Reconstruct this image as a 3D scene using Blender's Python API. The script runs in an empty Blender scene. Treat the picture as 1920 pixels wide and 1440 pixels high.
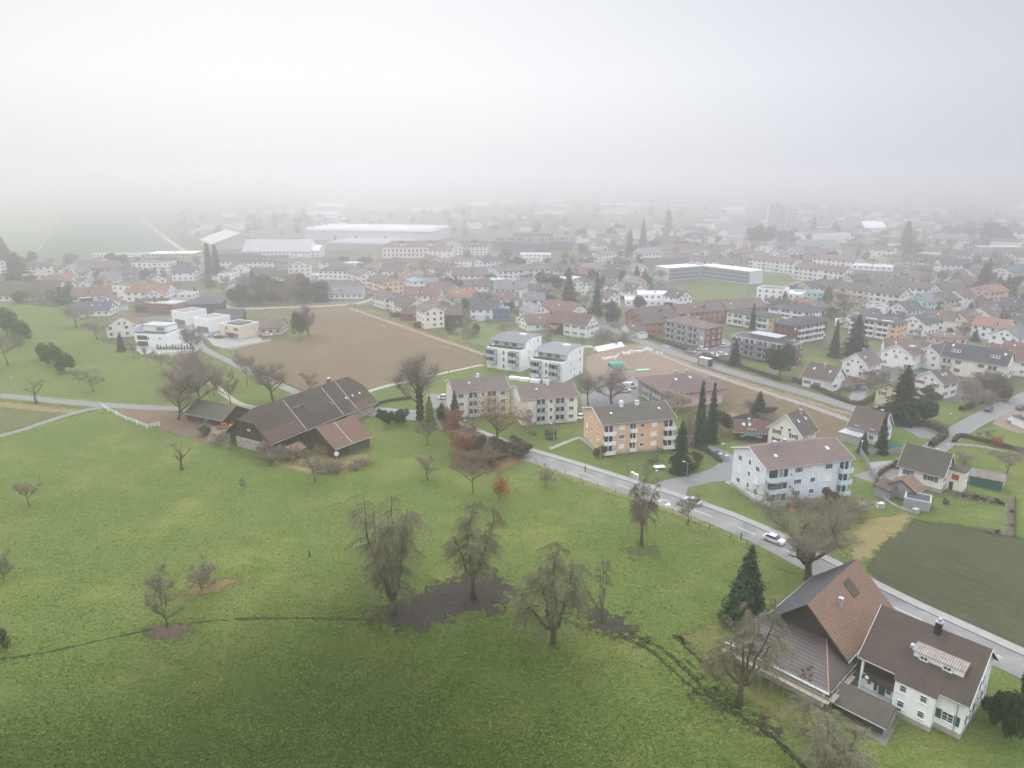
import bpy, math, random
import numpy as np
from mathutils import Vector, Matrix
R = math.radians
scene = bpy.context.scene
col = scene.collection

# ------------------------------------------------------------------ camera
CAM_H = 70.0; FPX = 1331.0; PITCH = R(16.3)
cd = bpy.data.cameras.new("camera"); cam = bpy.data.objects.new("camera", cd); col.objects.link(cam)
cam.location = (0, 0, CAM_H); cam.rotation_euler = (R(90) - PITCH, 0, 0)
cd.sensor_width = 36; cd.lens = 36 * FPX / 1920; cd.clip_start = .5; cd.clip_end = 40000
scene.camera = cam

# ------------------------------------------------------------------ sky, sun, exposure
SUN_AZ = R(-14)      # to the left of straight ahead, behind the fog
SUN_EL = R(43)
world = bpy.data.worlds.new("World"); scene.world = world; world.use_nodes = True
nt = world.node_tree; nt.nodes.clear()
def wn(t, **k):
    n = nt.nodes.new(t)
    for a, b in k.items(): setattr(n, a, b)
    return n
wout = wn('ShaderNodeOutputWorld'); bg = wn('ShaderNodeBackground')
sky = wn('ShaderNodeTexSky', sky_type='NISHITA', sun_disc=False)
sky.sun_elevation = SUN_EL; sky.sun_rotation = SUN_AZ; sky.dust_density = 5; sky.air_density = 1
bg.inputs['Strength'].default_value = .1
hs = wn('ShaderNodeHueSaturation'); hs.inputs['Saturation'].default_value = .25; hs.inputs['Value'].default_value = 1.0
nt.links.new(sky.outputs[0], hs.inputs['Color'])
tc = wn('ShaderNodeTexCoord')
sep = wn('ShaderNodeSeparateXYZ'); nt.links.new(tc.outputs['Generated'], sep.inputs[0])
# stratus deck: grey near the horizon, brighter overhead, a broad bright patch where the sun stands behind it
elr = wn('ShaderNodeValToRGB'); nt.links.new(sep.outputs['Z'], elr.inputs[0])
SKY_EL = [(0.0, (6.5, 6.52, 6.55)), (.04, (6.75, 6.78, 6.8)), (.12, (6.95, 6.98, 7.0)), (.22, (6.0, 6.08, 6.2)), (.36, (15.5, 16, 16.6)), (1.0, (32, 33, 34.5))]
cr = elr.color_ramp
cr.elements[0].position = 0; cr.elements[0].color = (*[c / 40 for c in SKY_EL[0][1]], 1)
cr.elements[1].position = 1; cr.elements[1].color = (*[c / 40 for c in SKY_EL[-1][1]], 1)
for p_, c_ in SKY_EL[1:-1]:
    e = cr.elements.new(p_); e.color = (*[c / 40 for c in c_], 1)
sc20 = wn('ShaderNodeVectorMath', operation='SCALE'); sc20.inputs['Scale'].default_value = 40
nt.links.new(elr.outputs[0], sc20.inputs[0])
gd = Vector((math.sin(R(-13)) * math.cos(R(8)), math.cos(R(-13)) * math.cos(R(8)), math.sin(R(8))))
dot = wn('ShaderNodeVectorMath', operation='DOT_PRODUCT'); dot.inputs[1].default_value = gd
nt.links.new(tc.outputs['Generated'], dot.inputs[0])
glo = wn('ShaderNodeMapRange', interpolation_type='SMOOTHSTEP')
glo.inputs['From Min'].default_value = .66; glo.inputs['From Max'].default_value = 1.0
glo.inputs['To Min'].default_value = .80; glo.inputs['To Max'].default_value = .99
nt.links.new(dot.outputs['Value'], glo.inputs[0])
gs = wn('ShaderNodeVectorMath', operation='SCALE'); nt.links.new(sc20.outputs[0], gs.inputs[0]); nt.links.new(glo.outputs[0], gs.inputs['Scale'])
# the air is bluer away from the sun, to the right
blu = wn('ShaderNodeMapRange'); blu.inputs['From Min'].default_value = -.05; blu.inputs['From Max'].default_value = .65
nt.links.new(sep.outputs['X'], blu.inputs[0])
tint = wn('ShaderNodeMix', data_type='RGBA', blend_type='MIX'); tint.inputs['A'].default_value = (.985, .99, 1, 1); tint.inputs['B'].default_value = (.87, .925, 1.02, 1)
nt.links.new(blu.outputs[0], tint.inputs['Factor'])
mul = wn('ShaderNodeVectorMath', operation='MULTIPLY'); nt.links.new(gs.outputs[0], mul.inputs[0]); nt.links.new(tint.outputs['Result'], mul.inputs[1])
nz = wn('ShaderNodeTexNoise'); nz.inputs['Scale'].default_value = 2.2; nz.inputs['Detail'].default_value = 3
nt.links.new(tc.outputs['Generated'], nz.inputs[0])
nzr = wn('ShaderNodeMapRange'); nzr.inputs['To Min'].default_value = .96; nzr.inputs['To Max'].default_value = 1.04; nt.links.new(nz.outputs[0], nzr.inputs[0])
ns = wn('ShaderNodeVectorMath', operation='SCALE'); nt.links.new(mul.outputs[0], ns.inputs[0]); nt.links.new(nzr.outputs[0], ns.inputs['Scale'])
mx = wn('ShaderNodeMix', data_type='RGBA'); mx.inputs['Factor'].default_value = .9
nt.links.new(hs.outputs[0], mx.inputs['A']); nt.links.new(ns.outputs[0], mx.inputs['B'])
nt.links.new(mx.outputs['Result'], bg.inputs['Color']); nt.links.new(bg.outputs[0], wout.inputs[0])

sl = bpy.data.lights.new("sun", 'SUN'); sl.energy = .9; sl.angle = R(22); sl.color = (1, .96, .9)
so = bpy.data.objects.new("sun", sl); col.objects.link(so)
sd = Vector((math.sin(SUN_AZ) * math.cos(SUN_EL), math.cos(SUN_AZ) * math.cos(SUN_EL), math.sin(SUN_EL)))
so.rotation_euler = sd.to_track_quat('Z', 'Y').to_euler(); so.location = (0, 0, 300)
scene.view_settings.view_transform = 'Standard'; scene.view_settings.look = 'None'
scene.view_settings.exposure = 0.42; scene.view_settings.gamma = 1
cy = scene.cycles
cy.volume_bounces = 3; cy.max_bounces = 5; cy.transparent_max_bounces = 12; cy.diffuse_bounces = 2; cy.glossy_bounces = 1; cy.transmission_bounces = 1
cy.use_denoising = True; cy.denoiser = 'OPENIMAGEDENOISE'; cy.denoising_input_passes = 'RGB_ALBEDO_NORMAL'; cy.denoising_prefilter = 'NONE'
cy.caustics_reflective = False; cy.caustics_refractive = False

# ------------------------------------------------------------------ helpers
def at(px, py, z=0.0):
    """point of the place seen at photo pixel (px,py) at height z"""
    u = (px - 960) / FPX; v = (720 - py) / FPX
    dy = math.cos(PITCH) + v * math.sin(PITCH); dz = -math.sin(PITCH) + v * math.cos(PITCH)
    t = (z - CAM_H) / dz
    return (u * t, dy * t)
def pix(x, y, z=0.0):
    d = y * math.cos(PITCH) - (z - CAM_H) * math.sin(PITCH); up = y * math.sin(PITCH) + (z - CAM_H) * math.cos(PITCH)
    return 960 + FPX * x / d, 720 - FPX * up / d
def ppm(x, y):      # pixels per metre there
    return FPX / (y * math.cos(PITCH) + CAM_H * math.sin(PITCH))
class MB:
    def __init__(s): s.v = []; s.f = []
    def add(s, vs, fs):
        o = len(s.v); s.v += [tuple(v) for v in vs]; s.f += [tuple(i + o for i in f) for f in fs]; return s
    def box(s, x0, x1, y0, y1, z0, z1):
        return s.add([(x0, y0, z0), (x1, y0, z0), (x1, y1, z0), (x0, y1, z0), (x0, y0, z1), (x1, y0, z1), (x1, y1, z1), (x0, y1, z1)],
                     [(0, 3, 2, 1), (4, 5, 6, 7), (0, 1, 5, 4), (1, 2, 6, 5), (2, 3, 7, 6), (3, 0, 4, 7)])
    def frus(s, x0, x1, y0, y1, z0, z1, dx, dy):      # box with a smaller top
        return s.add([(x0, y0, z0), (x1, y0, z0), (x1, y1, z0), (x0, y1, z0), (x0 + dx, y0 + dy, z1), (x1 - dx, y0 + dy, z1), (x1 - dx, y1 - dy, z1), (x0 + dx, y1 - dy, z1)],
                     [(0, 3, 2, 1), (4, 5, 6, 7), (0, 1, 5, 4), (1, 2, 6, 5), (2, 3, 7, 6), (3, 0, 4, 7)])
    def prism(s, prof, a, b, axis='x'):      # closed profile extruded from a to b; profile (p,q) is (y,z) for x, (x,z) for y, (x,y) for z
        n = len(prof)
        m = {'x': lambda t, p, q: (t, p, q), 'y': lambda t, p, q: (p, t, q), 'z': lambda t, p, q: (p, q, t)}[axis]
        vs = [m(a, p, q) for p, q in prof] + [m(b, p, q) for p, q in prof]
        fs = [tuple(range(n - 1, -1, -1)), tuple(range(n, 2 * n))] + [(i, (i + 1) % n, (i + 1) % n + n, i + n) for i in range(n)]
        if axis == 'y': fs = [f[::-1] for f in fs]
        return s.add(vs, fs)
    def tube(s, pts, rads, k=6, cap=True):
        pts = [Vector(p) for p in pts]; o = len(s.v); n = len(pts)
        for i, p in enumerate(pts):
            d = (pts[min(i + 1, n - 1)] - pts[max(i - 1, 0)])
            d = d.normalized() if d.length > 1e-9 else Vector((0, 0, 1))
            a = d.cross(Vector((0, 0, 1)) if abs(d.z) < .9 else Vector((1, 0, 0))).normalized(); b = d.cross(a)
            for j in range(k):
                t = 2 * math.pi * j / k
                s.v.append(tuple(p + (a * math.cos(t) + b * math.sin(t)) * rads[i]))
        for i in range(n - 1):
            for j in range(k):
                q = (j + 1) % k
                s.f.append((o + i * k + j, o + i * k + q, o + (i + 1) * k + q, o + (i + 1) * k + j))
        if cap:
            s.f.append(tuple(o + j for j in range(k - 1, -1, -1))); s.f.append(tuple(o + (n - 1) * k + j for j in range(k)))
        return s
    def cyl(s, x, y, z0, z1, r, r1=None, k=10): return s.tube([(x, y, z0), (x, y, z1)], [r, r if r1 is None else r1], k)
    def mesh(s, name, m=None):
        me = bpy.data.meshes.new(name); me.from_pydata(s.v, [], s.f); me.update()
        if m: me.materials.append(m)
        return me
def link(name, me, parent=None, loc=(0, 0, 0), rz=0.0, rot=None):
    o = bpy.data.objects.new(name, me); col.objects.link(o)
    if parent: o.parent = parent
    o.location = loc
    o.rotation_euler = rot if rot else (0, 0, rz)
    return o
def obj(name, mb, m, parent=None, loc=(0, 0, 0), rz=0.0, smooth=False):
    me = mb.mesh(name, m)
    if smooth: me.shade_smooth()
    return link(name, me, parent, loc, rz)
def tag(o, label=None, cat=None, group=None, kind=None):
    if label: o['label'] = label
    if cat: o['category'] = cat
    if group: o['group'] = group
    if kind: o['kind'] = kind
    return o
def thing(name, label, cat, x=0, y=0, z=0, rz=0, group=None):
    o = link(name, None, None, (x, y, z), rz); o.empty_display_size = .5
    return tag(o, label, cat, group)
def copy_tree(o, parent=None):
    c = o.copy(); col.objects.link(c)
    if parent: c.parent = parent
    for ch in KIDS.get(o.name, []): copy_tree(ch, c)
    return c
KIDS = {}
def kids_index():
    KIDS.clear()
    for o in col.objects:
        if o.parent: KIDS.setdefault(o.parent.name, []).append(o)

# ------------------------------------------------------------------ materials
MATS = {}
class NT:
    def __init__(s, name):
        s.m = bpy.data.materials.new(name); s.m.use_nodes = True; s.t = s.m.node_tree; s.t.nodes.clear()
        s.out = s.n('ShaderNodeOutputMaterial'); s.b = s.n('ShaderNodeBsdfPrincipled'); s.l(s.b.outputs[0], s.out.inputs[0])
        s.co = s.n('ShaderNodeTexCoord')
        s.b.inputs['Specular IOR Level'].default_value = .25
    def n(s, t, **k):
        x = s.t.nodes.new(t)
        for a, b in k.items(): setattr(x, a, b)
        return x
    def l(s, a, b): s.t.links.new(a, b)
    def vec(s, world=False, scale=(1, 1, 1), rz=0.0):
        mp = s.n('ShaderNodeMapping'); mp.inputs['Scale'].default_value = scale; mp.inputs['Rotation'].default_value = (0, 0, rz)
        if world:
            g = s.n('ShaderNodeNewGeometry'); s.l(g.outputs['Position'], mp.inputs[0])
        else: s.l(s.co.outputs['Object'], mp.inputs[0])
        return mp.outputs[0]
    def noise(s, v, scale, detail=3, rough=.5, lo=0., hi=1., a=.3, b=.7):
        x = s.n('ShaderNodeTexNoise'); x.inputs['Scale'].default_value = scale; x.inputs['Detail'].default_value = detail; x.inputs['Roughness'].default_value = rough
        s.l(v, x.inputs['Vector'])
        r = s.n('ShaderNodeMapRange'); r.inputs['From Min'].default_value = a; r.inputs['From Max'].default_value = b
        r.inputs['To Min'].default_value = lo; r.inputs['To Max'].default_value = hi; s.l(x.outputs[0], r.inputs[0])
        return r.outputs[0]
    def mix(s, f, a, b, mode='MIX'):
        x = s.n('ShaderNodeMix', data_type='RGBA', blend_type=mode)
        for i, q in (('Factor', f), ('A', a), ('B', b)):
            if isinstance(q, (int, float)): x.inputs[i].default_value = q
            elif isinstance(q, tuple): x.inputs[i].default_value = (*q[:3], 1)
            else: s.l(q, x.inputs[i])
        return x.outputs['Result']
    def math(s, op, a, b=0.0):
        x = s.n('ShaderNodeMath', operation=op)
        for i, q in enumerate((a, b)):
            if isinstance(q, (int, float)): x.inputs[i].default_value = q
            else: s.l(q, x.inputs[i])
        return x.outputs[0]
    def scale(s, c, f):      # colour times a value
        x = s.n('ShaderNodeVectorMath', operation='SCALE')
        if isinstance(c, tuple): x.inputs[0].default_value = c[:3]
        else: s.l(c, x.inputs[0])
        if isinstance(f, (int, float)): x.inputs['Scale'].default_value = f
        else: s.l(f, x.inputs['Scale'])
        return x.outputs[0]
    def bump(s, h, strength=.4, dist=.05):
        x = s.n('ShaderNodeBump'); x.inputs['Strength'].default_value = strength; x.inputs['Distance'].default_value = dist
        s.l(h, x.inputs['Height']); s.l(x.outputs[0], s.b.inputs['Normal'])
    def done(s, c, rough=.9, spec=None, metal=0):
        if isinstance(c, tuple): s.b.inputs['Base Color'].default_value = (*c, 1)
        else: s.l(c, s.b.inputs['Base Color'])
        s.b.inputs['Roughness'].default_value = rough; s.b.inputs['Metallic'].default_value = metal
        if spec is not None: s.b.inputs['Specular IOR Level'].default_value = spec
        return s.m
def rnd_val(s, amt=.12):
    oi = s.n('ShaderNodeObjectInfo'); r = s.n('ShaderNodeMapRange')
    r.inputs['To Min'].default_value = 1 - amt; r.inputs['To Max'].default_value = 1 + amt; s.l(oi.outputs['Random'], r.inputs[0]); return r.outputs[0]
def plain(key, c, rough=.7, var=.12, sc=1.5, metal=0, bump=0, spec=None, rnd=0):
    if key in MATS: return MATS[key]
    s = NT(key); v = s.vec()
    f = s.noise(v, sc, 5, .6, 1 - var, 1 + var)
    if rnd: f = s.math('MULTIPLY', f, rnd_val(s, rnd))
    if bump: s.bump(s.noise(v, sc * 6, 4), bump, .03)
    MATS[key] = s.done(s.scale(c, f), rough, spec, metal); return MATS[key]
def wallmat(key, c):
    k = 'wall_' + key
    if k in MATS: return MATS[k]
    s = NT(k); v = s.vec()
    f = s.noise(v, .35, 4, .6, .93, 1.04); g = s.noise(s.vec(scale=(3, 3, .35)), 1.2, 4, .6, .90, 1.03)
    f = s.math('MULTIPLY', s.math('MULTIPLY', f, g), rnd_val(s, .05))
    c0 = s.scale(c, f)
    # splash dirt low on the render, ragged
    sp = s.n('ShaderNodeSeparateXYZ'); s.l(s.co.outputs['Object'], sp.inputs[0])
    d = s.math('SUBTRACT', s.noise(v, 2.5, 4, .6, .1, 1.1), sp.outputs['Z'])
    dr = s.n('ShaderNodeMapRange'); dr.inputs['From Max'].default_value = .8; dr.inputs['To Max'].default_value = .35; s.l(d, dr.inputs[0])
    c1 = s.mix(dr.outputs[0], c0, (.16, .15, .13))
    s.bump(s.noise(v, 14, 3), .15, .02)
    MATS[k] = s.done(c1, .9); return MATS[k]
def roofmat(key, c, c2, tile=True, moss=.25):
    k = 'roof_' + key
    if k in MATS: return MATS[k]
    s = NT(k); v = s.vec()
    big = s.noise(v, .28, 4, .65, 0, 1, .35, .68)
    base = s.mix(big, c, c2)
    f = s.noise(v, 5.5, 3, .7, .72, 1.3); f = s.math('MULTIPLY', f, rnd_val(s, .16))
    if tile:
        w = s.n('ShaderNodeTexWave', wave_type='BANDS', bands_direction='Z', wave_profile='SAW'); w.inputs['Scale'].default_value = 1.75; w.inputs['Distortion'].default_value = .3
        s.l(v, w.inputs[0])
        w2 = s.n('ShaderNodeTexWave', wave_type='BANDS', bands_direction='X', wave_profile='SIN'); w2.inputs['Scale'].default_value = .95; s.l(v, w2.inputs[0])
        wr = s.n('ShaderNodeMapRange'); wr.inputs['To Min'].default_value = .72; wr.inputs['To Max'].default_value = 1.15; s.l(w.outputs['Fac'], wr.inputs[0])
        wr2 = s.n('ShaderNodeMapRange'); wr2.inputs['To Min'].default_value = .86; wr2.inputs['To Max'].default_value = 1.1; s.l(w2.outputs['Fac'], wr2.inputs[0])
        f = s.math('MULTIPLY', f, s.math('MULTIPLY', wr.outputs[0], wr2.outputs[0]))
        s.bump(s.math('ADD', w.outputs['Fac'], w2.outputs['Fac']), .5, .05)
    c0 = s.scale(base, f)
    mo = s.noise(v, .9, 5, .7, 0, moss, .5, .72)
    MATS[k] = s.done(s.mix(mo, c0, (.085, .085, .055)), .85); return MATS[k]
WALL = {'w': ('white', (.84, .84, .83)), 'c': ('cream', (.83, .79, .71)), 'y': ('yellow', (.72, .65, .42)), 'p': ('pink', (.66, .45, .42)),
        'h': ('peach', (.76, .50, .32)), 't': ('teal', (.42, .66, .64)), 'l': ('pale blue', (.78, .82, .86)), 'k': ('brick red', (.21, .09, .07)),
        'K': ('orange brick', (.38, .19, .13)), 's': ('grey', (.34, .35, .36)), 'n': ('dark timber', (.06, .045, .035)), 'b': ('beige', (.55, .47, .38)),
        'W': ('bright white', (.88, .88, .87)), 'o': ('orange', (.62, .38, .24)), 'u': ('blue', (.10, .17, .28))}
ROOF = {'b': ('brown', (.095, .068, .055), (.072, .056, .049)), 'd': ('dark grey', (.055, .058, .066), (.075, .077, .085)), 'g': ('grey', (.20, .205, .215), (.15, .155, .165)),
        'r': ('red', (.165, .092, .070), (.125, .080, .066)), 'o': ('orange', (.29, .14, .10), (.23, .12, .09)), 'm': ('mauve brown', (.155, .112, .100), (.11, .084, .078)),
        'v': ('olive brown', (.100, .088, .070), (.078, .072, .06)), 'x': ('black', (.03, .03, .035), (.045, .045, .05)), 'z': ('pale grey', (.48, .48, .48), (.38, .38, .39)),
        'u': ('pale blue', (.22, .33, .42), (.20, .28, .36)), 'q': ('white', (.75, .76, .77), (.66, .67, .68)), 'a': ('solar-panelled dark', (.045, .06, .09), (.07, .085, .11)), 'f': ('gravel', (.27, .26, .24), (.20, .195, .185))}
def W_(k): return wallmat(k + WALL[k][0].replace(' ', '_'), WALL[k][1])
def R_(k): return roofmat(k + ROOF[k][0].replace(' ', '_'), ROOF[k][1], ROOF[k][2], tile=k not in 'zqaf', moss=.3 if k in 'bmv' else .08)
M_glass = plain('window_glass', (.035, .042, .05), .12, .2, .6, spec=.6)
M_white = plain('white_paint', (.80, .80, .79), .5, .06)
M_metal = plain('zinc', (.42, .43, .45), .45, .15, 3, metal=.4)
M_dark = plain('dark_metal', (.05, .05, .055), .5)
M_conc = plain('concrete', (.36, .35, .33), .9, .2, 1.2, bump=.3)
M_wood = plain('weathered_timber', (.075, .058, .045), .9, .35, 2.0, bump=.4)
M_plank = plain('fresh_plank', (.30, .25, .19), .8, .2, 3)
M_shut_g = plain('green_shutter', (.02, .10, .085), .6)
M_shut_r = plain('red_shutter', (.45, .03, .04), .6)
M_shut_b = plain('brown_shutter', (.16, .08, .05), .6)
M_shut_d = plain('grey_shutter', (.12, .13, .14), .6)
M_blind = plain('white_blind', (.82, .82, .80), .6, .04)
M_rail = plain('grey_parapet', (.42, .45, .44), .8, .1)
M_bark = plain('bark', (.085, .070, .052), .95, .35, 2.5, bump=.5)
M_bark_g = plain('mossy_bark', (.095, .088, .06), .95, .35, 2.5, bump=.5)
M_twig = plain('twigs', (.19, .158, .125), .95, .25, .8)
M_twig_g = plain('lichened_twigs', (.215, .195, .13), .95, .25, .8)
M_twig_r = plain('reddish_twigs', (.25, .19, .155), .95, .25, .8)
M_twig_p = plain('pale_twigs', (.36, .29, .23), .95, .25, .8)
# ------------------------------------------------------------------ ground
def vmath(s, v, sc):
    return v
def grass(s, dark=0.0):
    """colour of meadow grass from world position: shared by every sheet so that soft edges melt into it"""
    v = s.vec(world=True); v2 = s.vec(world=True, scale=(1, 1.7, 1), rz=.4)
    big = s.noise(v, .030, 5, .6, 0, 1, .36, .64)
    mid = s.noise(v2, .16, 4, .6, 0, 1, .34, .68)
    sml = s.noise(v2, .9, 5, .8, 0, 1, .38, .62)
    fin = s.noise(v2, 2.2, 6, .85, .45, 1.6, .36, .64)
    a = s.mix(big, (.054, .100, .022), (.105, .135, .043))
    b = s.mix(mid, a, (.044, .088, .014), 'MIX')
    b = s.mix(s.math('MULTIPLY', s.noise(v, .06, 5, .65, 0, 1, .52, .74), .45), b, (.24, .205, .06))
    c = s.mix(s.math('MULTIPLY', sml, .55), b, (.20, .205, .07))
    if dark: c = s.mix(dark, c, (.030, .070, .012))
    # dug and flattened tufts
    t = s.noise(v2, 1.7, 6, .8, 0, .75, .52, .70)
    c = s.mix(t, c, (.030, .052, .006))
    s.h = s.math('ADD', sml, s.math('MULTIPLY', fin, .5))
    return s.scale(c, fin), v
def mk_grass(key, dark=0.0):
    s = NT(key); c, v = grass(s, dark); s.bump(s.h, .55, .12); return s.done(c, .95, .1)
def sheetmat(key, c1, c2, sc=.5, amp=.5, furrow=None, dark=0.0, rough=.95, fine=.2, width=1.0, c3=None, base=None):
    """a patch whose ragged edge (attribute 'sd', metres inside the outline) melts into the meadow"""
    s = NT(key); g, v = grass(s, dark)
    if base: g = s.scale(base, s.noise(v, 3.0, 4, .7, .8, 1.2))
    x = s.mix(s.noise(v, sc, 5, .65, 0, 1), c1, c2)
    if c3: x = s.mix(s.noise(v, sc * 2.7, 5, .7, 0, .8, .5, .72), x, c3)
    x = s.scale(x, s.noise(v, 3.0, 4, .7, 1 - fine, 1 + fine))
    if furrow:
        w = s.n('ShaderNodeTexWave', wave_type='BANDS', bands_direction='X'); w.inputs['Scale'].default_value = furrow[1]; w.inputs['Distortion'].default_value = 1.2; w.inputs['Detail'].default_value = 2; w.inputs['Detail Scale'].default_value = .3
        s.l(s.vec(world=True, rz=furrow[0]), w.inputs[0])
        r = s.n('ShaderNodeMapRange'); r.inputs['To Min'].default_value = 1 - furrow[2]; r.inputs['To Max'].default_value = 1 + furrow[2]; s.l(w.outputs['Fac'], r.inputs[0])
        x = s.scale(x, r.outputs[0])
    at_ = s.n('ShaderNodeAttribute'); at_.attribute_name = 'sd'
    e = s.math('ADD', at_.outputs['Fac'], s.noise(v, .45, 5, .75, -amp * 2, amp * 2, .2, .8))
    r = s.n('ShaderNodeMapRange', interpolation_type='SMOOTHSTEP'); r.inputs['From Min'].default_value = -width / 2; r.inputs['From Max'].default_value = width / 2; s.l(e, r.inputs[0])
    s.bump(s.h, .5, .1)
    s.l(r.outputs[0], s.b.inputs['Alpha'])
    return s.done(x, rough, .12)
def darkmat():  # foreground darkening put into the grass colour, deepening inwards from the outline
    s = NT('meadow_painted_dark_grass'); c, v = grass(s); c = s.mix(.4, s.scale(c, .42), (.022, .050, .007), 'MIX')
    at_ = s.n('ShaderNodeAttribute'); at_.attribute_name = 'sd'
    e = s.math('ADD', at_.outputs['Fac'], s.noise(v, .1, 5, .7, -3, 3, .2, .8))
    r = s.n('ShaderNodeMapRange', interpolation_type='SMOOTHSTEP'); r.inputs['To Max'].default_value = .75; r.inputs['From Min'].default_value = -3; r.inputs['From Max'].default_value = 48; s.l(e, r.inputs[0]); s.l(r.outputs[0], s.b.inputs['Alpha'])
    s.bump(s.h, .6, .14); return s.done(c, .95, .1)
def seg_d(P, a, b):
    ab = b - a; t = np.clip(((P - a) @ ab) / max(ab @ ab, 1e-9), 0, 1)[:, None]
    return np.linalg.norm(P - (a + t * ab), axis=1)
def sdist(P, poly):
    d = np.full(len(P), 1e9); ins = np.zeros(len(P), bool); n = len(poly)
    for i in range(n):
        a = poly[i]; b = poly[(i + 1) % n]; d = np.minimum(d, seg_d(P, a, b))
        c = ((a[1] > P[:, 1]) != (b[1] > P[:, 1]))
        with np.errstate(divide='ignore', invalid='ignore'):
            ins ^= c & (P[:, 0] < (b[0] - a[0]) * (P[:, 1] - a[1]) / (b[1] - a[1]) + a[0])
    return np.where(ins, d, -d)
def world_poly(px): return np.array([at(*p) for p in px])
def sheet(name, px, z, m, cell=1.0, margin=3.0, line=None, group=None):
    """ground sheet over an outline (or a line of half-width) with the signed distance stored on it"""
    P = world_poly(px)
    lo = P.min(0) - margin - 2; hi = P.max(0) + margin + 2
    nx = int((hi[0] - lo[0]) / cell) + 2; ny = int((hi[1] - lo[1]) / cell) + 2
    X, Y = np.meshgrid(lo[0] + np.arange(nx) * cell, lo[1] + np.arange(ny) * cell)
    Q = np.stack([X.ravel(), Y.ravel()], 1)
    if line is None: d = sdist(Q, P)
    else:
        d = np.full(len(Q), -1e9)
        for i in range(len(P) - 1): d = np.maximum(d, line - seg_d(Q, P[i], P[i + 1]))
    D = d.reshape(ny, nx)
    mxd = np.maximum(np.maximum(D[:-1, :-1], D[1:, :-1]), np.maximum(D[:-1, 1:], D[1:, 1:]))
    j, i = np.nonzero(mxd > -margin)
    q = j * nx + i; F = np.stack([q, q + 1, q + nx + 1, q + nx], 1)
    u, inv = np.unique(F.ravel(), return_inverse=True)
    V = np.concatenate([Q[u], np.full((len(u), 1), z)], 1)
    me = bpy.data.meshes.new(name); me.from_pydata(V.tolist(), [], inv.reshape(-1, 4).tolist())
    a = me.attributes.new('sd', 'FLOAT', 'POINT'); a.data.foreach_set('value', d[u].astype(np.float32))
    me.materials.append(m); me.update()
    return tag(link(name, me), kind='structure')
def smooth_line(P, step=2.0):
    P = [Vector((*p, 0)) for p in P]; out = []
    for i in range(len(P) - 1):
        a, b, c, d = P[max(i - 1, 0)], P[i], P[i + 1], P[min(i + 2, len(P) - 1)]
        n = max(2, int((c - b).length / step))
        for k in range(n):
            t = k / n
            out.append(.5 * ((2 * b) + (c - a) * t + (2 * a - 5 * b + 4 * c - d) * t * t + (3 * b - a - 3 * c + d) * t ** 3))
    out.append(P[-1]); return out
def offs(L, o):
    out = []
    for i, p in enumerate(L):
        d = (L[min(i + 1, len(L) - 1)] - L[max(i - 1, 0)]).normalized()
        out.append(p + Vector((-d.y, d.x, 0)) * o)
    return out
def strip(mb, L, o0, o1, z0, z1=None):
    """band between two offsets of a line; with z1 it gets a top at z1 and sides down to z0"""
    A = offs(L, o0); B = offs(L, o1); n = len(L); zt = z0 if z1 is None else z1
    mb.add([(p.x, p.y, zt) for p in A] + [(p.x, p.y, zt) for p in B], [(i, i + 1, n + i + 1, n + i) if o1 > o0 else (i + 1, i, n + i, n + i + 1) for i in range(n - 1)])
    if z1 is not None:
        for S in (A, B):
            mb.add([(p.x, p.y, z0) for p in S] + [(p.x, p.y, z1) for p in S], [(i, i + 1, n + i + 1, n + i) for i in range(n - 1)])
    return mb
def line_px(px, step=2.0): return smooth_line([at(*p) for p in px], step)
def road(name, L, w, z, m, left=0.0):
    return tag(obj(name, strip(MB(), L, -w / 2 + left, w / 2 + left, z), m), kind='structure')

G1 = mk_grass('meadow_grass'); G2 = None
big = 7900
gm = MB().add([(-big, -300, 0), (big, -300, 0), (big, 15500, 0), (-big, 15500, 0)], [(0, 1, 2, 3)])
tag(obj('ground', gm, G1), kind='structure')
# town ground: gardens, yards and drives between the houses
s = NT('town_ground'); v = s.vec(world=True)
vo = s.n('ShaderNodeTexVoronoi', feature='F1'); vo.inputs['Scale'].default_value = .055; s.l(s.vec(world=True, rz=R(50)), vo.inputs['Vector'])
sx = s.n('ShaderNodeSeparateXYZ'); s.l(vo.outputs['Color'], sx.inputs[0])
cr_ = s.n('ShaderNodeValToRGB'); cr_.color_ramp.interpolation = 'CONSTANT'
for p_, c_ in [(.3, (.06, .085, .022)), (.5, (.15, .148, .145)), (.64, (.085, .072, .05)), (.82, (.11, .13, .045))]:
    e = cr_.color_ramp.elements.new(p_); e.color = (*c_, 1)
cr_.color_ramp.elements[0].color = (.09, .115, .035, 1); cr_.color_ramp.elements[-1].color = (.19, .185, .18, 1)
s.l(sx.outputs[0], cr_.inputs[0])
c = s.mix(s.noise(v, .3, 5, .7, 0, .7), cr_.outputs[0], (.085, .085, .05)); c = s.scale(c, s.noise(v, 1.5, 4, .7, .75, 1.25))
TG = s.done(c, .95, .1)
tw = [(-260, 572), (60, 568), (150, 590), (190, 640), (250, 662), (330, 668), (372, 660), (400, 655), (455, 655), (540, 632), (530, 600), (450, 580), (655, 573), (700, 580), (800, 604), (960, 612), (1170, 640), (1300, 676), (1480, 722), (1600, 762), (1700, 800), (1770, 820), (2300, 700), (2500, 520), (2400, 372), (-300, 372)]
P = world_poly(tw); n = len(P)
me = MB().add([(x, y, .004) for x, y in P], [tuple(range(n - 1, -1, -1))])
tag(obj('town_ground', me, TG), kind='structure')

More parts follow.
